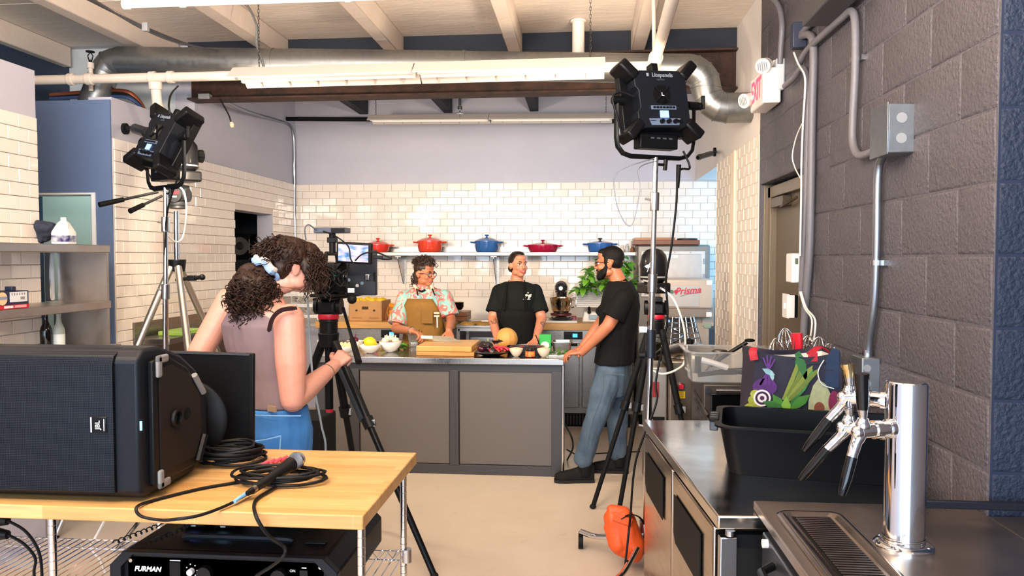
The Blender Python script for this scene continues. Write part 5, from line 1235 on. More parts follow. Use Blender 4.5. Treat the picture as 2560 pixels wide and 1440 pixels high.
mb = MB(); mb.sph((0, -.026, .04), (.0785, .092, .084), 20, 13, Mh); mb.sph((0, -.06, -.02), (.064, .05, .06), 14, 9, Mh); mb.sph((0, .0, .088), (.055, .072, .034), 14, 9, Mh)
hr = remesh(mb, 'hair', HR2, per, .005, 3, .5)
MB().sph((0, -.13, -.03), (.034, .03, .036), 16, 10, Mh).build('hair_bun', HR2, hr, smooth=80)
mb = MB(); torso(mb, [(C2(.8), r_, f_, .17, .125), (C2(.9), r_, f_, .178, .13), (C2(1.0), r_, f_, .165, .12)], .006)
for s in (-1, 1): leg(mb, C2(.84, s*.085), C2(.46, s*.09), C2(.08, s*.09), .012)
remesh(mb, 'trousers', mat('dark_trousers', ''), per, .01, 3, .5)
for s in (-1, 1): shoe(per, C2(.08, s*.09), (0, -1, 0), BLKM, BLKM)

# ---------------------------------------------------------------- man at the island end
SK3 = skinmat('skin_tan', '#b87352', '#9a563a')
ym = 5.72
per = thing('person', 'bearded person with glasses, black t-shirt and blue jeans leaning on the island', 'person', (.2, ym, 0))
hip = PY(1532, 915, ym); f_ = V((-.985, .17, 0)); r_ = f_.cross(ZUP)      # facing left
rr = r_
sp = lambda px, py, y=ym: PY(px, py, y)
sec3 = [(sp(1532, 950), rr, f_, .165, .115), (sp(1534, 910), rr, f_, .17, .12), (sp(1540, 860), rr, f_, .16, .118), (sp(1546, 810), rr, f_, .17, .125), (sp(1550, 765), rr, f_, .185, .13), (sp(1552, 735), rr, f_, .185, .115), (sp(1551, 715), rr, f_, .135, .085), (sp(1548, 702), rr, f_, .065, .06)]
sL = sp(1558, 748, ym-.19); sRr = sp(1545, 745, ym+.17)
eL, wL = PY(1520, 815, 5.5), PY(1455, 868, 5.56); wL.z = .962
eRr, wRr = PY(1500, 810, 5.98), PY(1458, 853, 5.95); wRr.z = .965
hd = sp(1524, 657); fd = V((-.97, .22, -.05)); Mh = frame(hd, fd.cross(ZUP), y=fd)
mb = MB(); torso(mb, sec3); head(mb, Mh, 1.03, 1.1)
mb.limb(sp(1549, 712), hd + V((.03, 0, -.055)), .062, .056)
mb.chain([sL, eL, eL.lerp(wL, .35), wL], [.06, .046, .044, .031]); mb.chain([sRr, eRr, wRr], [.06, .046, .031])
hand(mb, wL, V((-1, .12, -.1)), (.05, .2, -1), -1, (.45, .6, .35), 1.02, .4); hand(mb, wRr, (-.08, -.02, -.05), (0, 0, -1), 1, (.15, .25, .15), 1.0, .3)
kL, aL = PY(1490, 1045, 5.52), PY(1458, 1168, 5.57); kR, aR = PY(1543, 1045, 5.8), PY(1545, 1152, 5.84)
hL, hR = sp(1524, 935, ym-.09), sp(1540, 935, ym+.09)
leg(mb, hL, kL, aL+V((0, 0, .07)), 0, (.088, .06, .042)); leg(mb, hR, kR, aR+V((0, 0, .07)), 0, (.088, .06, .042))
remesh(mb, 'body', SK3, per, .0048, 3, .5)
face(Mh, per, '#2a1c14', '#17110e', '#8f4f42', .3, 1.03)
TEE3 = mat('black_tee_man', '#0b0b0c', .85, var=.2, vs=10)
s3 = [(sp(1535, 908), rr, f_, .175, .128)] + sec3[2:-1]
mb = MB(); torso(mb, s3 + [(sp(1549, 704), rr, f_, .085, .07)], .02)
for s_, e_, k in ((sL, eL, .66), (sRr, eRr, .66)): mb.limb(s_, s_.lerp(e_, .4), .072, .075); mb.cyl(s_.lerp(e_, .15), s_.lerp(e_, k+.05), .078, .09, 18)
mb.limb(sp(1549, 712), sp(1545, 703), .066, .058)
remesh(mb, 't_shirt', TEE3, per, .007, 4, .5, wr=.009, ws=9)
DEN = mat('blue_denim', '#33465a', .8, var=.6, vs=7, vcol='#5d7184', bump=.15, bs=260)
mb = MB(); torso(mb, [(sp(1530, 985), rr, f_, .15, .11), (sp(1531, 945), rr, f_, .17, .125), (sp(1534, 905), rr, f_, .168, .125)], .008)
leg(mb, hL, kL, aL+V((0, 0, .065)), .012, (.095, .068, .06)); leg(mb, hR, kR, aR+V((0, 0, .065)), .012, (.095, .068, .06))
je = remesh(mb, 'jeans', DEN, per, .007, 4, .5, wr=.012, ws=9)
STI = mat('denim_stitch', '#5f6d7c', .8)
MB().tube(spl([PY(1505, 930, 5.5), PY(1503, 985, 5.455), PY(1478, 1060, 5.44), PY(1462, 1140, 5.5)], 6), .0016, 5).build('side_seam', STI, je)
MB().tube(spl([PY(1560, 938, 5.53), PY(1512, 933, 5.5)], 3) , .0025, 5).build('pocket_edge', STI, je)
BOOT, SOLE = mat('black_suede_boot', '#0f0e0e', .75), mat('dark_sole', '#1f1e1e', .7)
shoe(per, aL, (-1, -.1, 0), BOOT, SOLE, .3, True, 1.25); shoe(per, aR, (-1, .05, 0), BOOT, SOLE, .3, True, 1.25)
HR3 = mat('black_short_hair', '#0a0807', .6, bump=.3, bs=300)
mb = MB(); mb.sph((0, -.02, .044), (.0785, .0955, .083), 20, 13, Mh); mb.sph((0, -.044, .006), (.07, .06, .064), 16, 10, Mh); mb.sph((0, .035, .08), (.058, .05, .032), 14, 9, Mh)
for s in (-1, 1): mb.sph((s*.068, .012, .01), (.011, .018, .04), 10, 8, Mh)
remesh(mb, 'hair', HR3, per, .005, 3, .5)
mb = MB()
for s in (-1, 1): mb.chain([Mh @ V(q) for q in ((s*.068, .014, -.02), (s*.06, .03, -.07), (s*.04, .06, -.098), (0, .083, -.108))], [.012, .022, .024, .022])
mb.sph((0, .075, -.092), (.034, .028, .02), 14, 9, Mh); [mb.sph((s*.046, .042, -.062), (.02, .032, .026), 12, 8, Mh) for s in (-1, 1)]; mb.limb(Mh @ V((-.025, .086, -.055)), Mh @ V((.025, .086, -.055)), .0085, .0085); mb.limb(Mh @ V((0, .1, -.052)), Mh @ V((0, .1, -.05)), .008, .008)
for s in (-1, 1): mb.limb(Mh @ V((s*.028, .085, -.055)), Mh @ V((s*.03, .078, -.09)), .008, .01)
remesh(mb, 'beard', HR3, per, .005, 3, .5, wr=.003, ws=60)
gl = MB()
for s in (-1, 1): gl.tube([Mh @ V((s*.033+.023*math.cos(t), .101-.006*abs(math.cos(t)), -.002+.017*math.sin(t))) for t in [2*PI*k/16 for k in range(16)]], .0025, 6, closed=True); gl.tube([Mh @ V((s*.056, .094, .006)), Mh @ V((s*.078, .05, .006)), Mh @ V((s*.084, -.015, .003))], .0028, 6)
gl.tube([Mh @ V((-.01, .102, .002)), Mh @ V((.01, .102, .002))], .0025, 6)
gl.build('glasses', mat('dark_frames', '#141316', .3), per)

# ---------------------------------------------------------------- camera operator, seen from behind
SK4 = skinmat('skin_fair', '#c99383', '#b87a68')
per = thing('person', 'person with a curly dark ponytail in a mauve tank top operating the camera', 'person', (-1.42, 3.4, 0))
sLo, sRo = PY(575, 752, 3.52), PY(722, 792, 3.3)
rr = (sRo - sLo); rr.z = 0; rr.normalize(); f_ = ZUP.cross(rr)
T = lambda px, py, y=3.4: PY(px, py, y)
sec4 = [(T(684, 1135), rr, f_, .175, .14), (T(683, 1070), rr, f_, .178, .145), (T(680, 1010), rr, f_, .155, .125), (T(670, 940), rr, f_, .155, .12), (T(656, 870), rr, f_, .17, .125), (T(648, 810), rr, f_, .182, .128), (T(648, 770), rr, f_, .165, .1), (T(655, 735), rr, f_, .095, .07), (T(668, 715), rr, f_, .055, .055)]
eLo, wLo = PY(500, 880, 3.42), PY(560, 960, 3.75)
eRo, wRo = PY(732, 1000, 3.28), PY(835, 915, 3.62); hnd = PY(876, 872, 3.72)
hd = T(735, 668, 3.46); fd = V((.78, .62, -.16)); Mh = frame(hd, fd.cross(ZUP), y=fd)
mb = MB(); torso(mb, sec4); head(mb, Mh, 1.0, .95)
mb.limb(T(665, 722), hd + V((-.025, -.03, -.07)), .052, .05)
mb.chain([sLo, eLo, wLo], [.066, .056, .032]); mb.chain([sRo + V((0, 0, -.012)), sRo.lerp(eRo, .55), eRo, eRo.lerp(wRo, .3), wRo], [.07, .069, .055, .054, .033])
hand(mb, wRo, hnd-wRo, (-.35, .3, -.75), 1, (.7, 1.0, .6), 1.0, .7); hand(mb, wLo, (.2, .8, .2), (1, 0, 0), 1, (.5, .6, .4), 1.0)
hipL, hipR = T(650, 1110), T(714, 1110)
leg(mb, hipL, T(660, 1110)*1 + V((0, .02, -.36)), V((hipL.x-.01, hipL.y+.02, .09)), 0, (.095, .062, .045)); leg(mb, hipR, hipR + V((.02, 0, -.36)), V((hipR.x+.03, hipR.y, .09)), 0, (.095, .062, .045))
remesh(mb, 'body', SK4, per, .0048, 3, .5)
face(Mh, per, '#3a2a1c', '#3a281e', '#b86c66', 0, 1)
TANK = mat('mauve_tank', '#75646b', .8, var=.2, vs=9)
s4 = [(T(681, 1012), rr, f_, .155, .125)] + sec4[3:6] + [(T(649, 772), rr, f_, .135, .1), (T(652, 748), rr, f_, .105, .075)]
mb = MB(); torso(mb, s4, .012)
for q0_, q1_ in ((T(600, 790), T(622, 738)), (T(690, 805, 3.33), T(676, 745))): mb.chain([q0_, q1_], [.055, .04])
tk = remesh(mb, 'tank_top', TANK, per, .006, 4, .5, wr=.005, ws=11)
MB().tube(spl([T(672, 830, 3.17), T(682, 795, 3.19), T(705, 775, 3.2), T(742, 770, 3.24)], 6), [.004]+[.013]*16+[.01]*2, 8, flat=.35).build('bra_strap', mat('plum_lace', '#1c080e', .9), per)
DENB = mat('bright_denim', '#2f74bd', .75, var=.4, vs=9, vcol='#4d8fd2', bump=.12, bs=260)
mb = MB(); torso(mb, [(T(684, 1150), rr, f_, .175, .14), (T(683, 1070), rr, f_, .18, .148), (T(681, 1012), rr, f_, .162, .132)], .008)
for h_, dx in ((hipL, -.01), (hipR, .03)): leg(mb, h_, h_ + V((dx*.5, .01, -.36)), V((h_.x+dx, h_.y+.02, .07)), .012, (.1, .066, .056))
je = remesh(mb, 'jeans', DENB, per, .007, 4, .5, wr=.005, ws=12)
STB = mat('bright_denim_stitch', '#7db2e6', .8)
back = -f_
MB().box(T(680, 1022, 3.23), (.058, .006, .026), rz=math.atan2(rr.y, rr.x)).build('leather_patch', mat('tan_patch', '#8f7a68', .7), je)
MB().tube(spl([T(638, 1103, 3.22), T(670, 1098, 3.2), T(702, 1090, 3.21)], 5), .003, 5).build('pocket_stitch', STB, je)
MB().tube(spl([T(702, 1090, 3.21), T(700, 1118, 3.21), T(699, 1150, 3.21)], 5), .003, 5).build('pocket_stitch', STB, je)
MB().tube(spl([T(636, 1038, 3.23), T(690, 1040, 3.21), T(752, 1040, 3.26)], 5), .0028, 5).build('waistband_stitch', STB, je)
for h_, dx in ((hipL, -.01), (hipR, .03)): shoe(per, V((h_.x+dx, h_.y+.02, .08)), (.5, .8, 0), WHITE, WHITE, .27, False)
q = [wRo.lerp(eRo, .18) + Quaternion((eRo-wRo).normalized(), a) @ ((eRo-wRo).orthogonal().normalized()*.037) for a in [2*PI*k/20 for k in range(20)]]
MB().tube(q, .0035, 6, closed=True).build('bracelet', mat('beaded_bracelet', '#6c6a45', .6, var=1, vs=90, vcol='#1c1c18'), per)
HR4 = mat('dark_curly_hair', '#1b110d', .42, var=.5, vs=50, vcol='#3f291d')
mb = MB(); mb.sph((0, -.03, .05), (.092, .108, .092), 20, 13, Mh); mb.sph((0, .045, .06), (.082, .075, .07), 16, 10, Mh); mb.sph((0, -.07, -.01), (.075, .06, .07), 16, 10, Mh)
for s in (-1, 1): mb.sph((s*.075, .055, .01), (.022, .045, .06), 12, 9, Mh)
pt = PY(632, 722, 3.33)
mb2 = MB(); mb2.sph(pt, (.095, .085, .115), 18, 12); mb2.sph(pt+V((.03, .03, -.05)), (.075, .07, .085), 14, 9); mb2.limb(pt+V((.03, .02, .05)), Mh @ V((0, -.12, .0)), .045, .04)
hr = remesh(mb, 'hair', HR4, per, .006, 3, .5, wr=.006, ws=40)
sd = []
R3 = Mh.to_3x3()
for i in range(330):
    a = random.uniform(-PI, PI); e = random.uniform(-.25, 1.4); d = V((math.cos(e)*math.sin(a), math.cos(e)*math.cos(a), math.sin(e)))
    front = d.y > .15
    p_ = Mh @ V((d.x*.088, -.008+d.y*.112, .045+d.z*.088))
    dr = R3 @ (V((d.x*.3, -.9, .1 - .5*abs(d.x)))) if not front else R3 @ (d*.8 + V((0, .2, -1)))
    sd.append((p_, dr, random.uniform(.06, .1)))
for i in range(130):
    s = 1 if i % 3 else -1
    sd.append((Mh @ V((s*random.uniform(.055, .095), random.uniform(.03, .11), random.uniform(-.01, .09))), R3 @ V((s*.25, random.uniform(-.1, .5), -1)), random.uniform(.07, .13)))
curls('curls', HR4, hr, sd, .008, .0034, 2.2, 18)
tl = remesh(mb2, 'ponytail', HR4, per, .007, 3, .5, wr=.012, ws=30)
sd = []
for i in range(420):
    d = V((random.gauss(0, 1), random.gauss(0, 1), random.gauss(0, 1))).normalized()
    sd.append((pt + V((d.x*.088, d.y*.08, d.z*.108 - .005)), d*.5 + V((0, 0, -.8)), random.uniform(.045, .085)))
curls('curls', HR4, tl, sd, .0115, .0034, 2, 16)
q = pt.lerp(Mh @ V((0, -.1, 0)), .62) + V((.0, -.0, .045)); ax = ((Mh @ V((0, -.1, 0))) - pt).normalized(); u = ax.orthogonal().normalized()
for k, (m_, o_) in enumerate(((mat('blue_scrunchie', '#7e9cc4', .7), 0), (mat('pale_scrunchie', '#d9d2cc', .7), .016))):
    MB().tube([q - V((0, 0, .03)) + ax*(o_ + .008*math.sin(5*t)) + (Quaternion(ax, t) @ u)*(.062+.007*math.sin(7*t)) for t in [2*PI*i/40 for i in range(40)]], .013, 8, closed=True).build('scrunchie', m_, tl)
MB().tube([hd + V((-.02, -.03, -.1)) + rr*.062*math.cos(t) + f_*.062*math.sin(t) + V((0, 0, -.012*math.sin(t))) for t in [2*PI*i/24 for i in range(24)]], .002, 5, closed=True).build('necklace', mat('gold', '#b08a4a', .3, 1), per)
# ================================================================ FILM GEAR
def litepanel(c, nrm, roll, label, power):
    """LED panel; local +Y is the lit face, -Y the back"""
    nrm = V(nrm).normalized(); x = nrm.cross(ZUP).normalized(); SC = 1.1; M = frame(c, x, y=nrm) @ Matrix.Rotation(roll, 4, 'Y') @ Matrix.Diagonal((SC, SC, SC, 1))
    t = thing('led_panel_light', label, 'studio light', c)
    D = mat('panel_black', '#0b0c0f', .4, .1); D2 = mat('panel_dark_face', '#10141b', .45)
    MB().box((0, .035, 0), (.35, .045, .32), M).build('front_frame', D, t, bevel=.006)
    MB().box((0, .059, 0), (.31, .004, .28), M).build('diffuser', mat('lit_diffuser', '#ffe9c9', .5, emit='#ffdba8', es=5), t)
    oc = [(-.135, -.105), (-.105, -.135), (.105, -.135), (.135, -.105), (.135, .105), (.105, .135), (-.105, .135), (-.135, .105), (-.135, .06), (-.118, .04), (-.118, -.04), (-.135, -.06)]
    ch = MB().prism(oc, .075, M @ Matrix.Translation((0, .015, 0)) @ Matrix.Rotation(PI/2, 4, 'X')).build('rear_chassis', D2, t, bevel=.004)
    y = -.0605
    for sx in (-1, 1):
        for sz in (-1, 1):
            Mb = M @ Matrix.Translation((sx*.155, -.01, sz*.14)) @ Matrix.Rotation(-sx*sz*PI/4, 4, 'Y')
            MB().box((0, 0, 0), (.1, .12, .05), Mb).build('corner_bumper', D, t, bevel=.012)
    MB().box((.0, .0, .165), (.035, .05, .04), M).build('top_clip', D, t, bevel=.004)
    g = lambda a, b, o=0: M @ V((a, y-o, b))
    fn = MB().cyl(g(0, .02), g(0, .02, .001), .05, n=28).build('fan_opening', BLKG, ch)
    for k in range(4):
        a = PI/4 + k*PI/2; MB().box((.035*math.cos(a), y-.003, .02+.035*math.sin(a)), (.035, .004, .01), None).build('fan_spoke', D, fn, M=M) if False else MB().tube([g(.014*math.cos(a), .02+.014*math.sin(a), .003), g(.05*math.cos(a), .02+.05*math.sin(a), .003)], .005, 6).build('fan_spoke', D, fn)
    MB().cyl(g(0, .02, .002), g(0, .02, .005), .018, n=16).build('fan_hub', D, fn)
    MB().prism([(-.006, -.009), (.008, -.009), (.008, -.005), (-.002, -.005), (-.002, .009), (-.006, .009)], .001, frame(g(0, .02, .0065), x=(M.to_3x3() @ V((1, 0, 0))), y=(M.to_3x3() @ V((0, 0, 1))))).build('hub_emblem', LET, fn)
    T = lambda a, b: frame(g(a, b, .0015), (M.to_3x3() @ V((1, 0, 0))), y=(M.to_3x3() @ V((0, 0, 1))))
    DIM = mat('dim_print', '#7f8896', .6)
    text('Litepanels', .03, T(.012, .112), DIM, ch, .0008, bold=.0004); text('GEMINI', .014, T(0, .09), mat('faint_print', '#3c4450', .6), ch, .0008)
    MB().box((0, 0, 0), (.012, .016, .002), T(-.065, .113)).build('emblem', DIM, ch)
    bp = MB().box((0, y-.002, -.042), (.13, .004, .018), M).build('button_plate', mat('plate_slate', '#5b6b84', .5), ch)
    for k in range(7): MB().box((-.05+k*.0167, y-.006, -.042), (.011, .006, .008), M).build('button', D, bp)
    MB().box((.0, y-.002, -.073), (.044, .004, .032), M).build('display', mat('panel_lcd', '#5f9fff', .3, emit='#6fa8ff', es=2.2), ch)
    kp = MB().prism([(-.09, .016), (.09, .016), (.078, -.018), (-.078, -.018)], .004, frame(g(0, -.108, .0), (M.to_3x3() @ V((1, 0, 0))), y=(M.to_3x3() @ V((0, 0, 1))))).build('knob_plate', mat('plate_slate', ''), ch)
    for k in range(3): MB().cyl(g(-.02+k*.035, -.108, .003), g(-.02+k*.035, -.108, .018), .012, .0105, 16).build('knob', BLK, kp)
    MB().box((.075, y-.005, -.107), (.022, .006, .013), M).build('power_switch', BLK, kp); text('INTENSITY', .007, frame(g(-.062, -.104, .0045), (M.to_3x3() @ V((1, 0, 0))), y=(M.to_3x3() @ V((0, 0, 1)))), D, kp, .0005)
    # yoke: hangs straight below the pivots
    xd = (M.to_3x3() @ V((1, 0, 0))); xd.z = 0; xd.normalize(); yd = ZUP.cross(xd)
    W = lambda a, b, o=0: V(c) + (xd*a + ZUP*b + yd*o)*SC
    pts = [W(-.205, .01), W(-.205, -.17), W(-.198, -.21), W(-.172, -.24), W(-.13, -.252), W(.13, -.252), W(.172, -.24), W(.198, -.21), W(.205, -.17), W(.205, .01)]
    MB().tube(pts, .016, 8, flat=.6).build('yoke', D, t, smooth=50)
    for s in (-1, 1): MB().cyl(W(s*.17, 0), W(s*.225, 0), .022).build('pivot', D, t)
    MB().tube([W(.225, 0), W(.245, 0)], .02, 10).box(W(.255, .02), (.02, .02, .07)).build('tilt_lever', D, t, bevel=.004)
    ps = MB().box((0, 0, -.2), (.22, .075, .075), frame(c, xd, z=ZUP)).build('power_supply', D, t, bevel=.006)
    for k in range(4): MB().box((-.04+.035*k, -.0385, -.185), (.02, .001, .008), frame(c, xd, z=ZUP)).build('print_mark', mat('faint_print', ''), ps)
    cable('power_lead', [W(-.16, -.19), W(-.21, -.1, -.03), W(-.24, .0, -.03), W(-.2, .03, -.03), W(-.14, .01, -.05)], .006, CABLE, parent=t)
    MB().cyl(W(0, -.252), W(0, -.31), .014).build('spigot', CHROME, t)
    MB().tube([W(.0, -.285), W(.05, -.285)], .007, 8).tube([W(.05, -.31), W(.055, -.26)], .011, 8).build('stand_knob', BLK, t)
    l = area('led_panel_glow', V(c) + nrm*.075, V(c) + nrm*3, .3, .27, power, (1, .83, .62), 150); setp(l, t); l.name = 'panel_lamp'
    return W
cR = PY(1640, 258, 4.0)
W = litepanel(cR, (-.4, .9, -.14), -.055, 'square black studio light on the right-hand chrome stand, back to the camera', 21)
bR = V((PY(1612, 1390, 4.0).x, 4.02, 0)); tR = W(0, -.3)
def stand(label, base, top, chrome=True):
    t = thing('light_stand', label, 'light stand', base)
    m_ = CHROME if chrome else BLKM; d = top-base; P = lambda f_: base + d*f_
    MB().cyl(P(.05), P(.36), .019).build('lower_tube', m_, t); MB().cyl(P(.35), P(.72), .0165).build('middle_tube', m_, t); MB().cyl(P(.7), P(1), .0135).build('upper_tube', m_, t)
    for f_ in (.36, .72, .92):
        cl = MB().cyl(P(f_-.025), P(f_+.02), .024).build('collar', CHROMES if f_ < .9 else CHROME, t, bevel=.003)
        MB().tube([P(f_), P(f_)+V((-.05, 0, .01))], .006, 8).build('knob', CHROMES, cl)
    return t
st = stand('tall chrome light stand on casters at the right of the island', bR, tR)
for k, a in enumerate((2.5, 4.3, 6.2)):
    dv = V((math.cos(a), math.sin(a), 0)); e = bR + dv*.42
    lg = MB().tube(spl([bR + V((0, 0, .2)), bR + dv*.1 + V((0, 0, .16)), bR + dv*.3 + V((0, 0, .1)), e + V((0, 0, .1))], 5), .016, 10).build('leg', CHROME, st)
    MB().cyl(e + V((0, 0, .1)), e + V((0, 0, .06)), .012).cyl(e + V((-.014, .01, .042)), e + V((.014, .01, .042)), .042).build('caster', BLKM, lg)
MB().cyl(bR + V((0, 0, .12)), bR + V((0, 0, .26)), .03).build('leg_hub', CHROMES, st, bevel=.004)
# orange sandbag slung over the base
sb = thing('sandbag', 'bright orange sandbag slung over the legs of the right light stand', 'sandbag', PZ(1560, 1400, 0))
ORG = mat('orange_nylon', '#e2551c', .5, var=.15, vs=10, bump=.1, bs=40)
q = PY(1560, 1330, 3.96); mb = MB()
mb.limb(q + V((-.055, 0, .07)), q + V((-.03, 0, -.055)), .052, .06); mb.limb(q + V((.0, 0, .07)), q + V((.045, 0, -.06)), .058, .066); mb.limb(q + V((-.025, 0, -.08)), q + V((.05, 0, -.1)), .045, .055); mb.limb(q + V((-.07, 0, .12)), q + V((.0, 0, .105)), .022, .03); mb.limb(q + V((-.09, 0, .02)), q + V((-.05, 0, -.04)), .02, .035)
remesh(mb, 'bag', ORG, sb, .006, 4, .5, wr=.006, ws=16)
q2 = q + V((.06, .1, -.09)); mb = MB(); mb.sph(q2, (.07, .06, .09), 14, 9); remesh(mb, 'rear_pouch', mat('red_nylon', '#b5281b', .5), sb, .006, 3, .5, wr=.006, ws=16)
MB().tube(spl([q + V((-.02, -.06, .09)), q + V((.03, -.05, .11)), q + V((.08, 0, .08)), bR + V((0, -.02, .24))], 5), .01, 8, flat=.3).build('strap', BLKM, sb)
MB().box((0, 0, 0), (.1, .012, .045), frame(q + V((-.01, -.058, .085)), (1, 0, -.35), y=(0, 1, 0))).build('flap', ORG, sb, bevel=.008)
# power lead and safety wire of the right light
cable('power_cable', [W(.13, -.22, -.03), W(.16, -.3, -.04), PY(1697, 430, 3.95), PY(1690, 520, 3.95), PY(1678, 620, 3.97), PY(1665, 700, 4.0), PY(1668, 800, 4.02), PY(1640, 950, 4.0), PY(1640, 1010, 3.95), PY(1590, 1150, 3.9), PY(1575, 1300, 3.85), PY(1560, 1440, 3.8)], .006, CABLE, 'black power cable hanging from the right studio light to the floor')
tag(MB().cyl(PY(1697, 412, 3.95), PY(1694, 470, 3.95), .013, .009).build('inline_connector', BLKM), 'black inline plug on the right light power cable', 'connector')
cable('safety_wire', [W(-.02, -.26, -.03), PY(1545, 430, 3.95), PY(1538, 490, 3.95), PY(1555, 545, 3.95), PY(1575, 565, 3.95), PY(1588, 540, 3.95), PY(1600, 470, 3.95), PY(1598, 420, 3.95), W(.0, -.27, -.03)], .0025, mat('wire_steel', '#6d7078', .4, .7), 'thin steel safety wire looping below the right studio light', cat='wire')
# clamp half-way up the right stand
q = bR.lerp(tR, .575)
t = thing('stand_clamp', 'black and chrome clamp gripping the right light stand', 'clamp', q)
MB().cyl(q+V((0, 0, -.09)), q+V((0, 0, .06)), .027).build('jaw', mat('dark_clamp', '#262a33', .35, .4), t, bevel=.004); MB().cyl(q+V((-.06, 0, -.075)), q+V((-.03, 0, -.075)), .022).build('knob', BLK, t); MB().box(q+V((-.04, 0, .06)), (.045, .03, .035)).build('lock_plate', CHROMES, t, bevel=.003)
# left light
cL = PY(412, 352, 4.35)
W = litepanel(cL, (.45, .8, -.4), .2, 'tilted black studio light on the left stand, turned toward the island', 26)
bL = V((PY(405, 880, 4.37).x, 4.37, 0)); 
st = stand('dark chrome light stand at the left in front of the tiled wall', bL, W(0, -.3))
for k, a in enumerate((.5, 2.6, 4.6)):
    dv = V((math.cos(a), math.sin(a), 0)); e = bL + dv*.42; MB().tube([bL + V((0, 0, .24)), e + V((0, 0, .02))], .012, 8).build('leg', CHROME, st)
cable('power_cable', [PY(425, 285, 4.33), PY(422, 262, 4.34), PY(428, 235, 4.5), PY(445, 215, 4.8)], .006, CABLE, 'black cable rising from the left studio light to the ceiling pipe')
cable('power_cable', [W(.1, -.2, .02), PY(420, 520, 4.32), PY(413, 600, 4.34), PY(412, 700, 4.35), PY(414, 872, 4.35)], .006, CABLE, 'black cable taped down the left light stand')
cable('video_cable', [PY(440, 462, 4.6), PY(460, 480, 4.55), PY(466, 530, 4.55), PY(458, 590, 4.6), PY(440, 605, 4.5), PY(420, 590, 4.4)], .005, CABW, 'white cable looping beside the left light stand')

def tripod(name, label, apex, feet, m_, r=.017, collar=BLK, mid=.5, head_m=None):
    t = thing(name, label, 'tripod', V((apex.x, apex.y, 0)))
    MB().cyl(apex + V((0, 0, -.05)), apex + V((0, 0, .03)), .05, .06, 20).build('crown', head_m or collar, t, bevel=.005)
    for f_ in feet:
        f_ = V(f_); dv = (f_-apex); a = apex + V((dv.x, dv.y, 0)).normalized()*.045 + V((0, 0, -.02)); c_ = a.lerp(f_, mid)
        lg = MB().tube([a, c_], [r*1.25, r*1.2], 10).build('leg', m_, t); lo = MB().tube([c_, f_ + V((0, 0, .012))], [r*.95, r*.85], 10).build('lower_leg', m_, lg)
        MB().tube([c_ - dv.normalized()*.03, c_ + dv.normalized()*.03], r*1.7, 10).build('leg_lock', collar, lg); MB().box(c_ + V((.025, -.01, 0)), (.03, .015, .04)).build('lock_lever', CHROMES if m_ is not BLKM else GREYP, lg, bevel=.003)
        MB().sph(f_ + V((0, 0, .016)), (.022, .022, .016), 10, 7).build('foot', RUB, lg)
    return t
def ptz(label, p, fwd, sc=1.0):
    """dome-shaped remote camera"""
    t = thing('remote_camera', label, 'camera', p)
    fwd = V(fwd); fwd.z = 0; fwd.normalize(); xr = fwd.cross(ZUP)
    B = mat('dome_black', '#131315', .3, coat=.15); g = lambda a, b, z: p + xr*a*sc + fwd*b*sc + ZUP*z*sc
    MB().box((0, 0, .035), (.17, .16, .07), frame(p, xr, z=ZUP) @ Matrix.Diagonal((sc, sc, sc, 1))).build('base', B, t, bevel=.012)
    MB().lathe([(.06*sc, .07*sc), (.085*sc, .09*sc), (.088*sc, .12*sc), (.088*sc, .2*sc), (.08*sc, .245*sc), (.055*sc, .278*sc), (.025*sc, .29*sc), (.001, .292*sc)], p, 32).build('dome', B, t, smooth=60)
    MB().lathe([(.0885*sc, .1*sc), (.0905*sc, .105*sc), (.0885*sc, .11*sc)], p, 32, caps=False).build('seam', GREYP, t)
    MB().cyl(g(0, .07, .18), g(0, .12, .18), .04*sc, .045*sc).build('lens', BLKG, t)
    for k in range(4): MB().cyl(g(-.05+.03*k, -.081, .035), g(-.05+.03*k, -.085, .035), .008*sc, n=10).build('socket', CHROMES if k % 2 else GREYP, t)
    # small bird mark on the dome
    bm = mat('bird_print', '#d9d6d2', .5); side = (-xr*.75 - fwd*.66); u = ZUP.cross(side).normalized()
    q = p + side*.0885*sc + ZUP*.17*sc
    mb = MB(); mb.prism([(-.026, .006), (-.01, .014), (.004, .018), (.012, .03), (.022, .026), (.018, .008), (.004, -.008), (-.012, -.006)], .002, frame(q - u*.0, u, y=ZUP))
    mb.prism([(-.002, -.008), (.002, -.008), (0, -.02), (-.006, -.03), (-.01, -.03), (-.004, -.02)], .002, frame(q, u, y=ZUP)); mb.build('bird_emblem', bm, t)
    return t
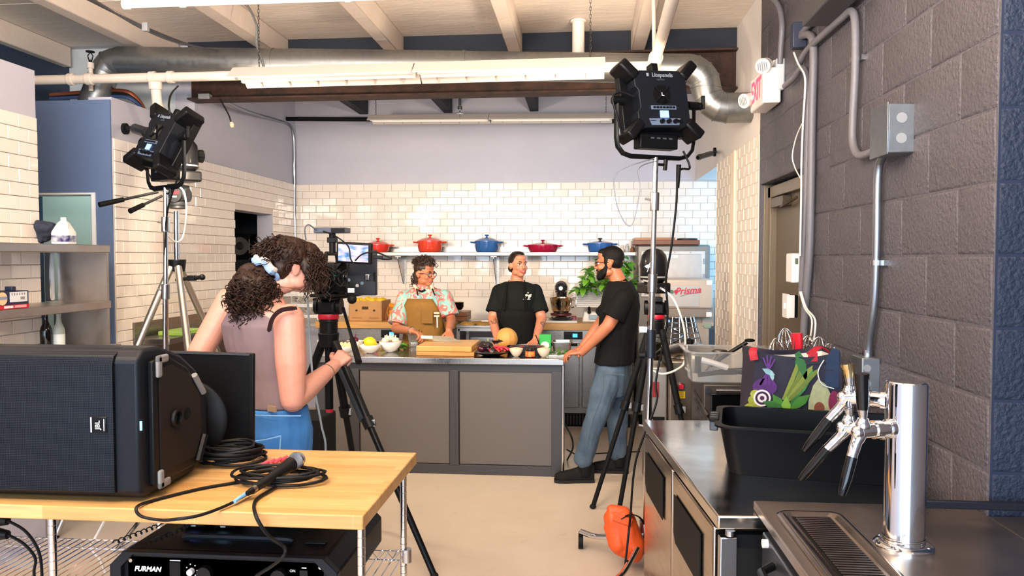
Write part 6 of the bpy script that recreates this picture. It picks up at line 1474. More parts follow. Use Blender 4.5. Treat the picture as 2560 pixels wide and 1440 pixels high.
def fluidhead(label, p, m_, col, handles, txt=None):
    t = thing('fluid_head', label, 'tripod head', p)
    MB().cyl(p, p + V((0, 0, .04)), .055, .05).build('bowl_mount', m_, t, bevel=.004); MB().lathe([(.056, .018), (.058, .025), (.058, .04), (.056, .047)], p, 24, caps=False).build('accent_ring', col, t)
    MB().box(p + V((0, 0, .085)), (.11, .1, .09)).build('drag_body', m_, t, bevel=.02)
    for s in (-1, 1): MB().cyl(p + V((s*.055, 0, .09)), p + V((s*.075, 0, .09)), .048, .046, 24).build('drag_dial', m_, t)
    MB().box(p + V((0, .01, .145)), (.07, .16, .03)).build('slide_plate', m_, t, bevel=.004)
    for a, b in handles:
        h = MB().tube([a, a.lerp(b, .62)], .009, 8).build('pan_handle', m_, t); MB().tube([a.lerp(b, .6), b], [.015, .017], 10).build('grip', RUB, h)
    if txt:
        q = p + V((.01, -.064, .09)); MB().cyl(q + V((0, .012, 0)), q, .05, n=24).build('round_cover', m_, t)
        text(txt, .032, frame(q + V((0, -.001, .012)), (1, 0, 0), y=(0, 0, 1)), mat('red_print', '#e0222c', .5, emit='#e0222c', es=.4), t, .001, shear=.3, bold=.001); MB().box(q + V((0, -.001, -.014)), (.035, .002, .01)).build('badge_line', LET, t)
    return t
# left silver tripod with the remote camera
ap = PY(442, 660, 4.85)
SIL = mat('silver_leg', '#b9b4ad', .32, .9)
f0, f1, f2 = PY(345, 880, 4.6), PY(470, 880, 4.6), PY(505, 800, 5.2)
ext = lambda f_: ap + (f_-ap)*(ap.z/(ap.z-f_.z))
tripod('tripod', 'silver tripod with black joints by the left tiled wall', ap, [ext(f0), ext(f1), ext(f2)], SIL, .019)
tag(MB().cyl(ap + V((0, 0, .03)), PY(441, 528, 4.85), .018).build('centre_column', CHROME), 'bright chrome centre column rising from the silver tripod', 'column')
hp = PY(445, 522, 4.85)
fluidhead('black fluid head with two pan handles on the silver tripod', hp, mat('head_dark', '#232426', .45), mat('head_dark', ''), [(PY(395, 480, 4.8), PY(248, 512, 4.5)), (PY(405, 490, 4.75), PY(325, 528, 4.5))], '2066')
ptz('black dome remote camera with a white bird mark beside the left studio light', PY(462, 455, 4.85), (.6, .8, 0), 1.0)
q = PY(480, 695, 4.78); tag(MB().box(q, (.05, .04, .035)).cyl(q + V((.02, 0, 0)), q + V((.06, 0, .005)), .014).sph(q + V((.07, 0, .005)), .02).cyl(PY(440, 700, 4.8), q, .012).build('clamp_arm', BLK, bevel=.003), 'black clamp arm fixed to the column of the silver tripod', 'clamp')
# right tripod with the remote camera
ap = PY(1640, 815, 5.0)
ft = [PZ(1482, 1272, 0), PZ(1546, 1290, 0), V((.76, 4.75, 0))]
tripod('tripod', 'black tripod standing behind the right-hand chrome light stand', ap, ft, BLKM, .018, BLK, .42)
fluidhead('black fluid head with red ring on the right tripod', ap + V((0, 0, .03)), BLK, REDP, [])
ptz('black dome remote camera with a white bird mark on the right tripod', PY(1634, 733, 5.0), (-.35, .94, 0), 1.0)
cable('video_cable', [PY(1655, 722, 4.9), PY(1685, 750, 4.85), PY(1710, 820, 4.8), PY(1712, 900, 4.8), PY(1690, 925, 4.75), PY(1655, 935, 4.75), PY(1630, 925, 4.75)], .007, CABW, 'cream cable looping down from the right remote camera')

# ---------------------------------------------------------------- operator's camera rig
ap = PY(822, 845, 4.15)
fr_ = PZ(1052, 1455, 0); 
e1 = PY(945, 1125, 3.98); e2 = PY(875, 1125, 4.35); e3 = PY(720, 1100, 4.3)
ext = lambda f_: ap + (f_-ap)*(ap.z/(ap.z-f_.z))
tp = tripod('tripod', 'tall black camera tripod with red accents beside the operator', ap, [ext(e1), ext(e2), ext(e3)], mat('tripod_black', '#0b0c0f', .35, .2), .02, BLK, .36)
for f_ in (e1,): 
    a_ = ap.lerp(ext(f_), .1); b_ = ap.lerp(ext(f_), .36); MB().tube([a_, b_], .03, 12).build('foam_grip', mat('foam_grip', '#1f2730', .8), tp); MB().tube([a_ - (b_-a_)*.12, a_], .031, 12).build('red_band', REDP, tp)
MB().cyl(ap, ap + V((0, 0, -.4)), .022).build('centre_tube', mat('tripod_black', ''), tp); MB().cyl(ap + V((0, 0, -.02)), ap + V((0, 0, .025)), .045).build('red_collar', mat('dark_red', '#6f1226', .4), tp); MB().cyl(ap + V((0, 0, -.4)), ap + V((0, 0, -.42)), .02).build('red_cap', REDP, tp)
hb = ap + V((0, 0, .09))
hdl = PY(882, 890, 3.78)
fluidhead('black video fluid head with red bowl ring under the cinema camera', hb, BLK, REDP, [(PY(858, 770, 4.1), PY(897, 905, 3.72))])
MB().cyl(ap + V((0, 0, .03)), hb, .05).build('bowl', BLK, tp)
t = thing('cinema_camera', 'rigged black cinema camera with cables and a lit monitor', 'camera', hb + V((0, 0, .16)))
zc_ = hb.z + .165; cx_ = hb.x
g = lambda px, py, y: PY(px, py, y)
B1 = mat('rig_black', '#0a0b0d', .45)
MB().bx(cx_-.06, cx_+.09, 4.08, 4.32, zc_, zc_+.17).build('body', B1, t, bevel=.01)
MB().bx(cx_-.045, cx_+.05, 4.0, 4.08, zc_+.02, zc_+.15).build('battery', BLK, t, bevel=.008)
MB().cyl((cx_+.015, 4.32, zc_+.09), (cx_+.015, 4.55, zc_+.09), .055, .06, 24).build('lens', BLKG, t)
MB().bx(cx_-.06, cx_+.08, 4.02, 4.5, zc_-.02, zc_-.001).build('base_plate', B1, t, bevel=.004)
for s in (-.03, .06): MB().cyl((cx_+s, 4.0, zc_-.03), (cx_+s, 4.6, zc_-.03), .0075).build('rod', BLKM, t)
MB().tube([(cx_, 4.1, zc_+.17), (cx_, 4.12, zc_+.22), (cx_, 4.3, zc_+.22), (cx_, 4.32, zc_+.17)], .012, 10).build('top_handle', B1, t)
q0, q1 = g(790, 583, 4.1), g(868, 571, 4.1); tx = MB().bx(q0.x, q1.x, 4.06, 4.16, q0.z, q1.z+.004).build('wireless_transmitter', mat('slate_box', '#3d4757', .4), t, bevel=.004)
MB().bx(q0.x+.1, q1.x-.002, 4.055, 4.06, q0.z+.004, q1.z).build('side_grille', BLKM, tx)
q = g(828, 600, 4.1); MB().cyl(V((q.x, 4.12, q0.z)), V((q.x, 4.12, zc_+.22)), .018).box(V((q.x, 4.12, q.z)), (.05, .04, .03)).build('transmitter_mount', B1, t, bevel=.003)
m0, m1 = g(843, 659, 3.98), g(931, 606, 3.98)
cxm, czm = (m0.x+m1.x)/2, (m0.z+m1.z)/2; Mm = frame((cxm, 3.98, czm), (1, .02, -.05), z=(0, -.1, 1))
mo = MB().box((0, 0, 0), (m1.x-m0.x, .03, m1.z-m0.z), Mm).build('monitor', B1, t, bevel=.008)
def screenmat():
    m = mat('lit_screen', '#9cb7d8', .2); nt = m.node_tree; b = nt.nodes['Principled BSDF']; tc = nd(nt, 'ShaderNodeTexCoord'); n = nd(nt, 'ShaderNodeTexNoise'); n.inputs['Scale'].default_value = 28; n.inputs['Detail'].default_value = 2
    mp = nd(nt, 'ShaderNodeMapping'); mp.inputs['Scale'].default_value = (.7, 1, 1.6); nt.links.new(tc.outputs['Object'], mp.inputs[0]); nt.links.new(mp.outputs[0], n.inputs['Vector'])
    cr = nd(nt, 'ShaderNodeValToRGB'); cr.color_ramp.elements[0].position = .3; cr.color_ramp.elements[0].color = lin('#3b6fae'); cr.color_ramp.elements[1].position = .62; cr.color_ramp.elements[1].color = lin('#f2f4fb')
    for p_, c_ in ((.42, '#8fb8e6'), (.5, '#d9c6dc')): e = cr.color_ramp.elements.new(p_); e.color = lin(c_)
    nt.links.new(n.outputs['Fac'], cr.inputs[0]); nt.links.new(cr.outputs[0], b.inputs['Emission Color']); b.inputs['Emission Strength'].default_value = .85; b.inputs['Base Color'].default_value = lin('#20242c'); return m
MB().box((-.004, -.0155, .0), ((m1.x-m0.x)*.84, .002, (m1.z-m0.z)*.8), Mm).build('screen', screenmat(), mo)
MB().tube([Mm @ V((-.06, .01, -.05)), (cx_+.05, 4.12, zc_+.13)], .012, 8).build('monitor_arm', B1, t)
k0, k1 = g(862, 738, 4.22), g(941, 625, 4.22)
ms = MB().bx(k0.x, k1.x, 4.2, 4.24, k0.z, k1.z).build('side_flag', mat('flag_navy', '#161d29', .55), t, bevel=.004)
q = g(918, 693, 4.19); MB().box(q, (.03, .015, .036)).build('latch', CHROMES, ms, bevel=.006); MB().box(g(936, 692, 4.19), (.012, .01, .05)).build('hinge', BLKM, ms)
q = g(877, 718, 4.0); MB().cyl(g(858, 690, 4.05), g(880, 745, 4.0), .02, .016).build('side_grip', RUB, t); MB().sph(g(880, 748, 4.0), .026).build('grip_knob', RUB, t)
MB().box(g(878, 726, 3.98), (.034, .012, .024)).build('serial_label', LET, t); MB().sph(g(836, 690, 4.0), .006).build('green_lamp', mat('green_led', '#4dffb0', .4, emit='#3dffa5', es=4), t)
for k, (px, py) in enumerate(((862, 690), (872, 700), (893, 714), (905, 708))): MB().cyl(g(px, py, 4.03), g(px, py, 4.0), .009, n=12).build('connector', [GREYP, BLKG][k % 2], t)
random.seed(11)
for i in range(12):
    a = V((cx_ + random.uniform(0, .1), 4.03, zc_ + random.uniform(.04, .16))); b = V((cx_ + random.uniform(.05, .16), 4.03, zc_ + random.uniform(.0, .17))); m_ = (a+b)/2 + V((random.uniform(-.04, .1), -random.uniform(.03, .08), random.uniform(-.08, .08)))
    cable('cable', [a, a.lerp(m_, .6) + V((0, -.02, 0)), m_, b.lerp(m_, .5) + V((0, -.02, 0)), b], .004, CABLE, parent=t)
cable('cable', [g(790, 575, 4.05), g(772, 562, 4.0), g(762, 572, 3.98), g(765, 600, 4.0)], .004, mat('grey_lead', '#5a5e66', .5), parent=t)
cable('cable', [g(808, 578, 4.04), g(838, 590, 4.0), g(870, 615, 3.95), g(876, 645, 3.94), g(884, 660, 3.95)], .004, CABLE, parent=t)
cable('cable', [g(888, 652, 3.95), g(905, 636, 3.93), g(935, 630, 3.93), g(965, 640, 3.95), g(978, 647, 3.95), g(960, 648, 3.95), g(942, 644, 3.96)], .0045, CABLE, parent=t)
MB().box(g(945, 643, 3.96), (.05, .014, .018)).build('plug', BLK, t, bevel=.003)
# earphone lead and blue cable hanging from the rig
cable('grey_blue_lead', [PY(768, 745, 3.9), PY(772, 800, 3.95), PY(776, 870, 4.0), PY(784, 960, 4.0), PY(803, 1060, 4.0), PY(812, 1150, 4.0), V((-1.52, 4.0, .02))], .006, mat('pale_blue_cable', '#9fb3c4', .5), 'pale blue cable hanging from the camera rig to the floor')
# black equipment case on the floor behind the operator
q = PZ(790, 1180, 0); t = thing('equipment_case', 'black equipment case standing on the floor beside the camera tripod', 'case', (-1.78, 4.75, 0))
MB().bx(-1.95, -1.66, 4.7, 5.0, .01, .62).build('shell', BLKM, t, bevel=.015); MB().bx(-1.8, -1.79, 4.695, 4.7, .1, .35).build('white_stripe', LET, t)
# ================================================================ LEFT SHELVING AND PANTRY
SXF = PX(272, 612, -3.12).x
fx = PY(270, 615, 4.28).x; zS1, zS2 = PY(270, 613, 4.28).z, PY(270, 752, 4.28).z
zS3 = PY(150, 868, 4.1).z
t = thing('steel_shelving', 'stainless shelving unit fixed to the left tiled wall', 'shelving', (XL+.2, 3.6, zS3))
BRST = mat('shelf_steel', '#c2b8ae', .4, 1, rvar=.1, vs=12, var=.3, vcol='#a2968c')
for z in (zS1, zS2): MB().bx(XL+.011, fx, 2.6, 4.3, z-.045, z).build('shelf', BRST, t, bevel=.004)
MB().bx(XL+.011, fx+.06, 2.6, 4.3, zS3-.05, zS3).build('shelf', BRST, t, bevel=.004)
ex = PY(150, 700, 4.29).x
MB().bx(ex, fx-.005, 4.27, 4.29, zS2, zS1-.045).build('end_panel', BRST, t); MB().bx(ex-.03, fx-.005, 4.27, 4.29, zS3, zS2-.045).build('end_panel', BRST, t)
MB().bx(ex-.045, ex-.01, 4.22, 4.26, zS2, zS1-.045).build('upright', CHROMES, t, bevel=.004)
# jug
p = V((PY(160, 600, 4.05).x, 4.05, zS1)); t = thing('bleach_jug', 'white plastic jug with a dark purple label on the top shelf', 'jug', p)
JW = mat('jug_white', '#dfe6e4', .35)
def rr_(w_, d_, z, r=.03): return [p + V((x_, y_, z))*.72 for x_, y_ in [(sx*(w_-r)+r*math.cos(a), sy*(d_-r)+r*math.sin(a)) for sx, sy, a0 in ((1, 1, 0), (-1, 1, PI/2), (-1, -1, PI), (1, -1, 3*PI/2)) for a in [a0+PI/2*k/4 for k in range(5)]]]
MB().loft([rr_(.066, .066, 0), rr_(.07, .07, .01), rr_(.07, .07, .09), rr_(.068, .068, .1), rr_(.052, .052, .14, .03), rr_(.034, .034, .172, .02), rr_(.022, .022, .186, .018)]).build('body', JW, t, smooth=60)
MB().cyl(p+V((0, 0, .132)), p+V((0, 0, .153)), .015).build('cap', JW, t, bevel=.003); MB().loft([rr_(.0712, .0712, .02), rr_(.0712, .0712, .07)], caps=False).build('label', mat('purple_label', '#2d2460', .5, var=.8, vs=30, vcol='#cfd6e0', vdet=1), t)
MB().tube([p+V((.036, -.022, .086)), p+V((.042, -.029, .108)), p+V((.022, -.014, .13))], .0065, 8).build('handle', JW, t)
q = V((PY(115, 585, 4.15).x, 4.15, zS1+.05)); mb = MB()
for i in range(6): mb.sph(q + V((random.uniform(-.06, .04), random.uniform(-.04, .04), random.uniform(-.02, .03))), (.06, .06, .045), 12, 8)
o = remesh(mb, 'cloth_bundle', mat('dark_blue_cloth', '#2a3042', .8), None, .008, 3, .5, wr=.02, ws=20)
dz = zS1 - min(v.co.z for v in o.data.vertices)
for v in o.data.vertices: v.co.z += dz
tag(o, 'crumpled dark blue cloth bundle on the top steel shelf', 'cloth')
# drink carton
x_, y0_, y1_ = fx-.02, PX(0, 730, fx-.02).y-.25, PX(72, 740, fx-.02).y
zz = zS2; t = thing('bottle_carton', 'navy and red bottle carrier carton with white labels on the middle shelf', 'carton', (x_, (y0_+y1_)/2, zz))
MB().bx(x_-.12, x_, y0_, y1_, zz+.001, zz+.09).build('body', mat('carton_navy', '#1f2740', .5), t, bevel=.003)
MB().bx(x_, x_+.001, y0_, y1_, zz+.002, zz+.022).build('red_band', mat('carton_red', '#b5202f', .5), t)
def side(nm, ya, yb, za, zb, m_, d_=.0015): return MB().bx(x_, x_+d_, ya, yb, zz+za, zz+zb).build(nm, m_, t)
L_ = y1_
side('white_sticker', L_-.13, L_-.012, .035, .085, LET); 
for k in range(6): side('barcode_bar', L_-.12+k*.017, L_-.113+k*.017, .068, .08, mat('bar_grey', '#8c8a88', .6), .002)
side('sticker_text', L_-.06, L_-.03, .045, .06, mat('bar_grey', ''), .002)
MB().cyl((x_, L_-.18, zz+.055), (x_+.002, L_-.18, zz+.055), .032, n=24).build('round_logo', mat('peach_logo', '#e2c39b', .5), t)
MB().bx(x_+.002, x_+.003, L_-.21, L_-.15, zz+.05, zz+.065).build('logo_band', mat('band_grey', '#8a93a8', .5), t)
side('white_patch', L_-.17, L_-.11, .006, .018, LET, .002); side('pink_patch', L_-.1, L_-.02, .006, .018, mat('pink_patch', '#d99aa0', .5), .002)
for k in range(3): MB().bx(x_-.06, x_-.02, L_-.09-k*.12, L_-.06-k*.12, zz+.09, zz+.112).build('bottle_neck_tab', mat('carton_navy', ''), t, bevel=.004)
# bottles on the lowest shelf
def bottle(label, p, r, h, m_, cap, extra=None):
    t = thing('bottle', label, 'bottle', p)
    MB().lathe([(r*.9, 0), (r, .008), (r, h*.5), (r*.92, h*.58), (r*.5, h*.74), (r*.42, h*.8), (r*.38, h*.95), (r*.42, h*.96), (r*.42, h), (.001, h)], p, 24).build('glass', m_, t, smooth=60)
    if cap: MB().lathe([(r*.45, h*.95), (r*.45, h*1.01), (.001, h*1.01)], p, 20).build('cap', cap, t)
    if extra: MB().lathe([(r*1.01, h*.1), (r*1.01, h*.42)], p, 24, caps=False).build('label', extra, t)
bottle('dark brown glass bottle on the lowest steel shelf', V((PY(116, 868, 4.0).x, 4.0, zS3)), .031, .205, mat('dark_bottle', '#0d0b0c', .1, coat=.5), BLKG)
bottle('clear glass bottle of pale liquid beside the dark bottle', V((PY(148, 864, 4.05).x, 4.05, zS3)), .031, .195, mat('pale_liquid', '#cfd8cf', .06, trans=.5, ior=1.3), None, mat('pale_label', '#dfe6e2', .4))
# steel table behind the silver tripod
a, b = PX(345, 815, XL+.45), PX(520, 800, XL+.45)
t = thing('steel_table', 'stainless side table along the left tiled wall', 'table', (XL+.25, 5.7, 0))
MB().bx(XL+.014, XL+.28, 5.0, 6.5, 1.05, 1.09).build('top', STEEL, t, bevel=.004); MB().bx(XL+.014, XL+.03, 5.0, 6.5, 1.09, 1.2).build('upstand', STEEL, t)
MB().bx(XL+.05, XL+.26, 5.03, 6.47, .55, 1.05).build('apron_panel', mat('brown_steel', '#7c6a5c', .35, .9), t)
for y in (5.1, 6.45): MB().cyl((XL+.24, y, 0), (XL+.24, y, .55), .02).cyl((XL+.06, y, 0), (XL+.06, y, .55), .02).build('leg', CHROMES, t)
tag(MB().box((XL+.17, 5.35, 1.106), (.18, .3, .03)).build('cutting_board', mat('lime_board', '#9ec55a', .5), bevel=.004), 'lime green board lying on the steel table at the left', 'cutting board')
# loudspeaker in the side room
q = PY(605, 615, 7.75); t = thing('loudspeaker', 'black loudspeaker with a grey cone in the dark side room', 'loudspeaker', (q.x-.02, 7.85, .9))
MB().bx(q.x-.13, q.x+.09, 7.75, 8.0, q.z-.14, q.z+.13).build('cabinet', BLKM, t, bevel=.01)
MB().cyl((q.x-.02, 7.749, q.z), (q.x-.02, 7.74, q.z), .095, n=28).build('surround', mat('cone_grey', '#6d6864', .6), t); MB().cyl((q.x-.02, 7.742, q.z), (q.x-.02, 7.73, q.z), .045, .03, 20).build('dust_cap', mat('cone_dark', '#2d2b2b', .6), t)
for s in (-1, 1): MB().tube([(q.x-.02+s*.105, 7.74, q.z-.07), (q.x-.02+s*.112, 7.72, q.z), (q.x-.02+s*.105, 7.74, q.z+.07)], .006, 6).build('handle', GREYP, t)
tag(MB().bx(q.x-.16, q.x+.1, 7.7, 8.05, 0, q.z-.141).build('equipment_rack', mat('rack_dark', '#23282c', .6), bevel=.01), 'dark equipment rack under the loudspeaker in the side room', 'rack')

# ================================================================ FOREGROUND TABLE
TX0, TX1, TY0, TY1, TZ = -2.4, -.632, 2.135, 2.86, .9
t = thing('work_table', 'butcher block table on chrome wire-shelf posts', 'table', (-1.4, 2.5, 0))
MB().bx(TX0, TX1, TY0, TY1, TZ-.043, TZ).build('wood_top', stave('table_top_wood', '#c4955a', '#d4ac74', scale=1.15), t, bevel=.004)
for x, y in ((-1.645, 2.2), (-.655, 2.19), (-.672, 2.8), (-1.645, 2.8)):
    po = MB().cyl((x, y, .03), (x, y, TZ-.045), .0127, n=14).build('post', CHROME, t)
    MB().lathe([(.0135, z) for z in (0, .001)], (x, y, .5), 14)
    rg = MB()
    for k in range(28): rg.lathe([(.0128, 0), (.0134, .0012), (.0128, .0024)], (x, y, .06+k*.028), 12, caps=False)
    rg.build('post_grooves', CHROMES, po)
    MB().cyl((x, y, 0), (x, y, .03), .018).build('foot', BLKM, po)
SHZ = .535
for y in (2.2, 2.8): 
    for z in (SHZ, SHZ-.035): MB().cyl((-2.3, y, z), (-.655, y, z), .0035, n=8).build('shelf_wire', CHROME, t)
    zz = MB(); zz.tube([(-2.3+.03*k, y, SHZ-(.035 if k % 2 else 0)) for k in range(55)], .0022, 5); zz.build('truss_wire', CHROME, t)
for k in range(54): MB().cyl((-2.28+k*.0305, 2.2, SHZ+.003), (-2.28+k*.0305, 2.8, SHZ+.003), .0022, n=6).build('shelf_wire', CHROME, t)
for x in (-1.645, -.66): MB().cyl((x, 2.2, SHZ-.04), (x, 2.2, SHZ+.01), .019).cyl((x, 2.8, SHZ-.04), (x, 2.8, SHZ+.01), .019).build('shelf_collar', CHROMES, t)
# ---- rack case
RX0, RX1, RY0, RY1, RZ0, RZ1 = -1.485, -.745, 2.24, 2.76, SHZ+.008, .725
t = thing('rack_case', 'black shock-mount rack case holding a power conditioner under the table', 'equipment case', ((RX0+RX1)/2, 2.5, RZ0))
CASE = mat('case_black', '#090a0d', .5, bump=.05, bs=200)
def oc(y, g_=0): c_ = .045; return [V((RX0-g_+c_, y, RZ0-g_*0)), V((RX1+g_-c_, y, RZ0)), V((RX1+g_, y, RZ0+c_)), V((RX1+g_, y, RZ1-c_)), V((RX1+g_-c_, y, RZ1)), V((RX0-g_+c_, y, RZ1)), V((RX0-g_, y, RZ1-c_)), V((RX0-g_, y, RZ0+c_))]
MB().loft([oc(RY0+.02), oc(RY1)]).build('shell', CASE, t, bevel=.006)
cz = [V((p_.x, p_.y, p_.z)) for p_ in oc(RY0)]
ctr = V(((RX0+RX1)/2, RY0, (RZ0+RZ1)/2)); inn = [ctr + (p_-ctr)*.9 for p_ in cz]
MB().loft([oc(RY0+.03), cz, inn, [p_ + V((0, .025, 0)) for p_ in inn]], caps=False).build('front_rim', mat('case_rim', '#12161d', .4), t, bevel=.003)
fp = MB().bx(RX0+.05, RX1-.05, RY0+.02, RY0+.028, RZ0+.015, RZ1-.022).build('faceplate', mat('face_black', '#0e0f12', .35), t)
yf = RY0+.0195
text('FURMAN', .022, frame((RX0+.115, yf, RZ1-.062), (1, 0, 0), y=(0, 0, 1)), LET, fp, .0006, shear=.25, bold=.0008)
pwr = MB().bx(RX0+.19, RX0+.225, yf-.003, yf, RZ1-.1, RZ1-.035).build('outlet', BLKM, fp); MB().bx(RX0+.19, RX0+.225, yf-.001, yf, RZ1-.032, RZ1-.029).build('outlet_mark', LET, fp)
for k in range(7): a = k*.9; MB().cyl((RX0+.262+.018*math.cos(a), yf-.001, RZ1-.06+.02*math.sin(a)), (RX0+.262+.018*math.cos(a), yf, RZ1-.06+.02*math.sin(a)), .0022, n=8).build('dial_mark', LET, fp)
MB().cyl((RX0+.262, yf-.016, RZ1-.062), (RX0+.262, yf, RZ1-.062), .01).build('knob', LET, fp)
for x in (RX0+.31, RX1-.19): MB().cyl((x, yf-.022, RZ1-.065), (x, yf, RZ1-.065), .024).build('pull_light', BLK, fp)
MB().bx(RX1-.125, RX1-.1, yf-.006, yf, RZ1-.085, RZ1-.045).build('rocker', BLK, fp); MB().bx(RX1-.12, RX1-.105, yf-.001, yf, RZ1-.04, RZ1-.037).build('switch_mark', LET, fp)
text('ON', .012, frame((RX1-.15, yf, RZ1-.05), (1, 0, 0), y=(0, 0, 1)), LET, fp, .0005); text('PL-8', .012, frame((RX1-.075, yf, RZ1-.075), (1, 0, 0), y=(0, 0, 1)), LET, fp, .0005, shear=.2)
for x in (RX0+.06, RX1-.06): MB().cyl((x, yf-.003, RZ1-.035), (x, yf, RZ1-.035), .006).build('rack_screw', CHROMES, fp)
MB().tube(spl([(RX0+.2, 2.36, RZ1+.004), (RX0+.22, 2.35, RZ1+.014), (RX1-.22, 2.35, RZ1+.014), (RX1-.2, 2.36, RZ1+.004)], 5), .011, 8).build('top_handle', mat('case_rim', ''), t)
MB().box((RX1-.11, 2.36, RZ1+.004), (.07, .02, .008)).build('latch', BLK, t, bevel=.003)
# belt-pack receivers on the case
def pack(label, px, py, lcd):
    q = PY(px, py, 2.5); q.z = RZ1; t = thing('wireless_pack', label, 'receiver', q)
    b = MB().box(q + V((0, 0, .026)), (.085, .1, .05)).build('body', BLK, t, bevel=.01)
    MB().box(q + V((-.004, -.051, .028)), (.03, .002, .02)).build('display', mat('lcd_' + lcd, '#5f86e8', .3, emit=lcd, es=1.6), b)
    MB().cyl(q + V((.028, -.051, .028)), q + V((.028, -.056, .028)), .009).build('jog_knob', BLK, b); MB().box(q + V((-.004, -.0515, .012)), (.018, .001, .004)).build('badge', LET, b)
    for dz in (.02, .028, .036): MB().cyl(q + V((-.028, -.051, dz)), q + V((-.028, -.053, dz)), .0025, n=8).build('button', GREYP, b)
    MB().cyl(q + V((-.043, -.02, .03)), q + V((-.06, -.02, .03)), .007).build('gold_connector', mat('gold_conn', '#c9a24a', .3, 1), t); MB().cyl(q + V((.03, .05, .045)), q + V((.045, .12, .06)), .006).build('antenna', mat('blue_band', '#2e55b5', .5), t)
    pts = [q + V((-.06, -.02, .03)), q + V((-.1, -.03, .025)), q + V((-.12, -.08, .012))]
    hx = [q + V((-.12 - .0012*i, -.08 - .0035*i, .012)) + V((.007*math.cos(i*1.1), 0, .007*math.sin(i*1.1)+.004)) for i in range(44)]
    MB().tube(spl(pts, 4) + hx, .0022, 5).build('coiled_lead', CABLE, t)
pack('black wireless receiver with a violet display on the rack case', 505, 1340, '#6f7cf0'); pack('black wireless receiver with a pale blue display on the rack case', 578, 1350, '#8fd8f0')
q = PY(745, 1312, 2.58); q.z = RZ1+.008
t = thing('green_hose', 'loops of dark green cable lying on the rack case', 'cable', q)
for k in range(3): MB().tube([q + V(((.09+.012*k)*math.cos(a), (.06+.008*k)*math.sin(a), .008*k)) for a in [2*PI*i/28 for i in range(28)]], .006, 6, closed=True).build('loop', mat('green_cable', '#1c5a4c', .5), t)

# ---- loudspeaker lying on the table
def grille():
    m = mat('speaker_grille', '#0a0e14', .4, .1); nt = m.node_tree; b = nt.nodes['Principled BSDF']; L = nt.links
    tc = nd(nt, 'ShaderNodeTexCoord'); sp_ = nd(nt, 'ShaderNodeSeparateXYZ'); L.new(tc.outputs['Object'], sp_.inputs[0])
    def mth(op, a, b_=None):
        n = nd(nt, 'ShaderNodeMath', operation=op)
        if hasattr(a, 'is_linked'): L.new(a, n.inputs[0])
        else: n.inputs[0].default_value = a
        if b_ is not None:
            if hasattr(b_, 'is_linked'): L.new(b_, n.inputs[1])
            else: n.inputs[1].default_value = b_
        return n.outputs[0]
    k = 2*PI/.0105
    u = mth('MULTIPLY', sp_.outputs['X'], k); v = mth('MULTIPLY', sp_.outputs['Z'], k)
    s_ = mth('MULTIPLY', mth('SINE', u), mth('SINE', v))
    f_ = mth('GREATER_THAN', s_, .18); f2 = mth('LESS_THAN', s_, -.18); h = mth('ADD', f_, f2)
    mx = nd(nt, 'ShaderNodeMix', data_type='RGBA'); mx.inputs[6].default_value = lin('#1e2937'); mx.inputs[7].default_value = lin('#020305'); L.new(h, mx.inputs[0]); L.new(mx.outputs[2], b.inputs['Base Color'])
    bp = nd(nt, 'ShaderNodeBump', invert=True); bp.inputs['Strength'].default_value = .5; bp.inputs['Distance'].default_value = .003; L.new(h, bp.inputs['Height']); L.new(bp.outputs[0], b.inputs['Normal'])
    return m
SPX = -1.335; SY = 2.172; SZ0, SZ1 = TZ+.012, 1.372
t = thing('pa_loudspeaker', 'large black loudspeaker lying on its side on the wooden table', 'loudspeaker', (-1.6, 2.4, TZ))
prof = [(SY, SZ0+.02), (SY, SZ1-.03), (SY+.03, SZ1), (SY+.12, SZ1), (SY+.25, SZ1-.045), (SY+.35, SZ1-.11), (SY+.42, SZ1-.21), (SY+.42, SZ0+.11), (SY+.37, SZ0+.03), (SY+.32, SZ0), (SY+.03, SZ0)]
SPB = mat('speaker_plastic', '#0e131b', .42, bump=.08, bs=300)
Mx = frame((0, 0, 0), (0, 1, 0), y=(0, 0, 1))      # local x->Y, y->Z, z->X
MB().prism(prof, .72, Matrix.Translation((SPX-.72, 0, 0)) @ Mx).build('cabinet', SPB, t, bevel=.012)
gr = [(SY-.012, SZ0+.025), (SY-.012, SZ1-.045), (SY-.002, SZ1-.018), (SY+.045, SZ1+.0025), (SY+.05, SZ1-.03), (SY+.004, SZ0+.02)]
MB().prism(gr, .71, Matrix.Translation((SPX-.785, 0, 0)) @ Mx).build('grille', grille(), t, bevel=.003)
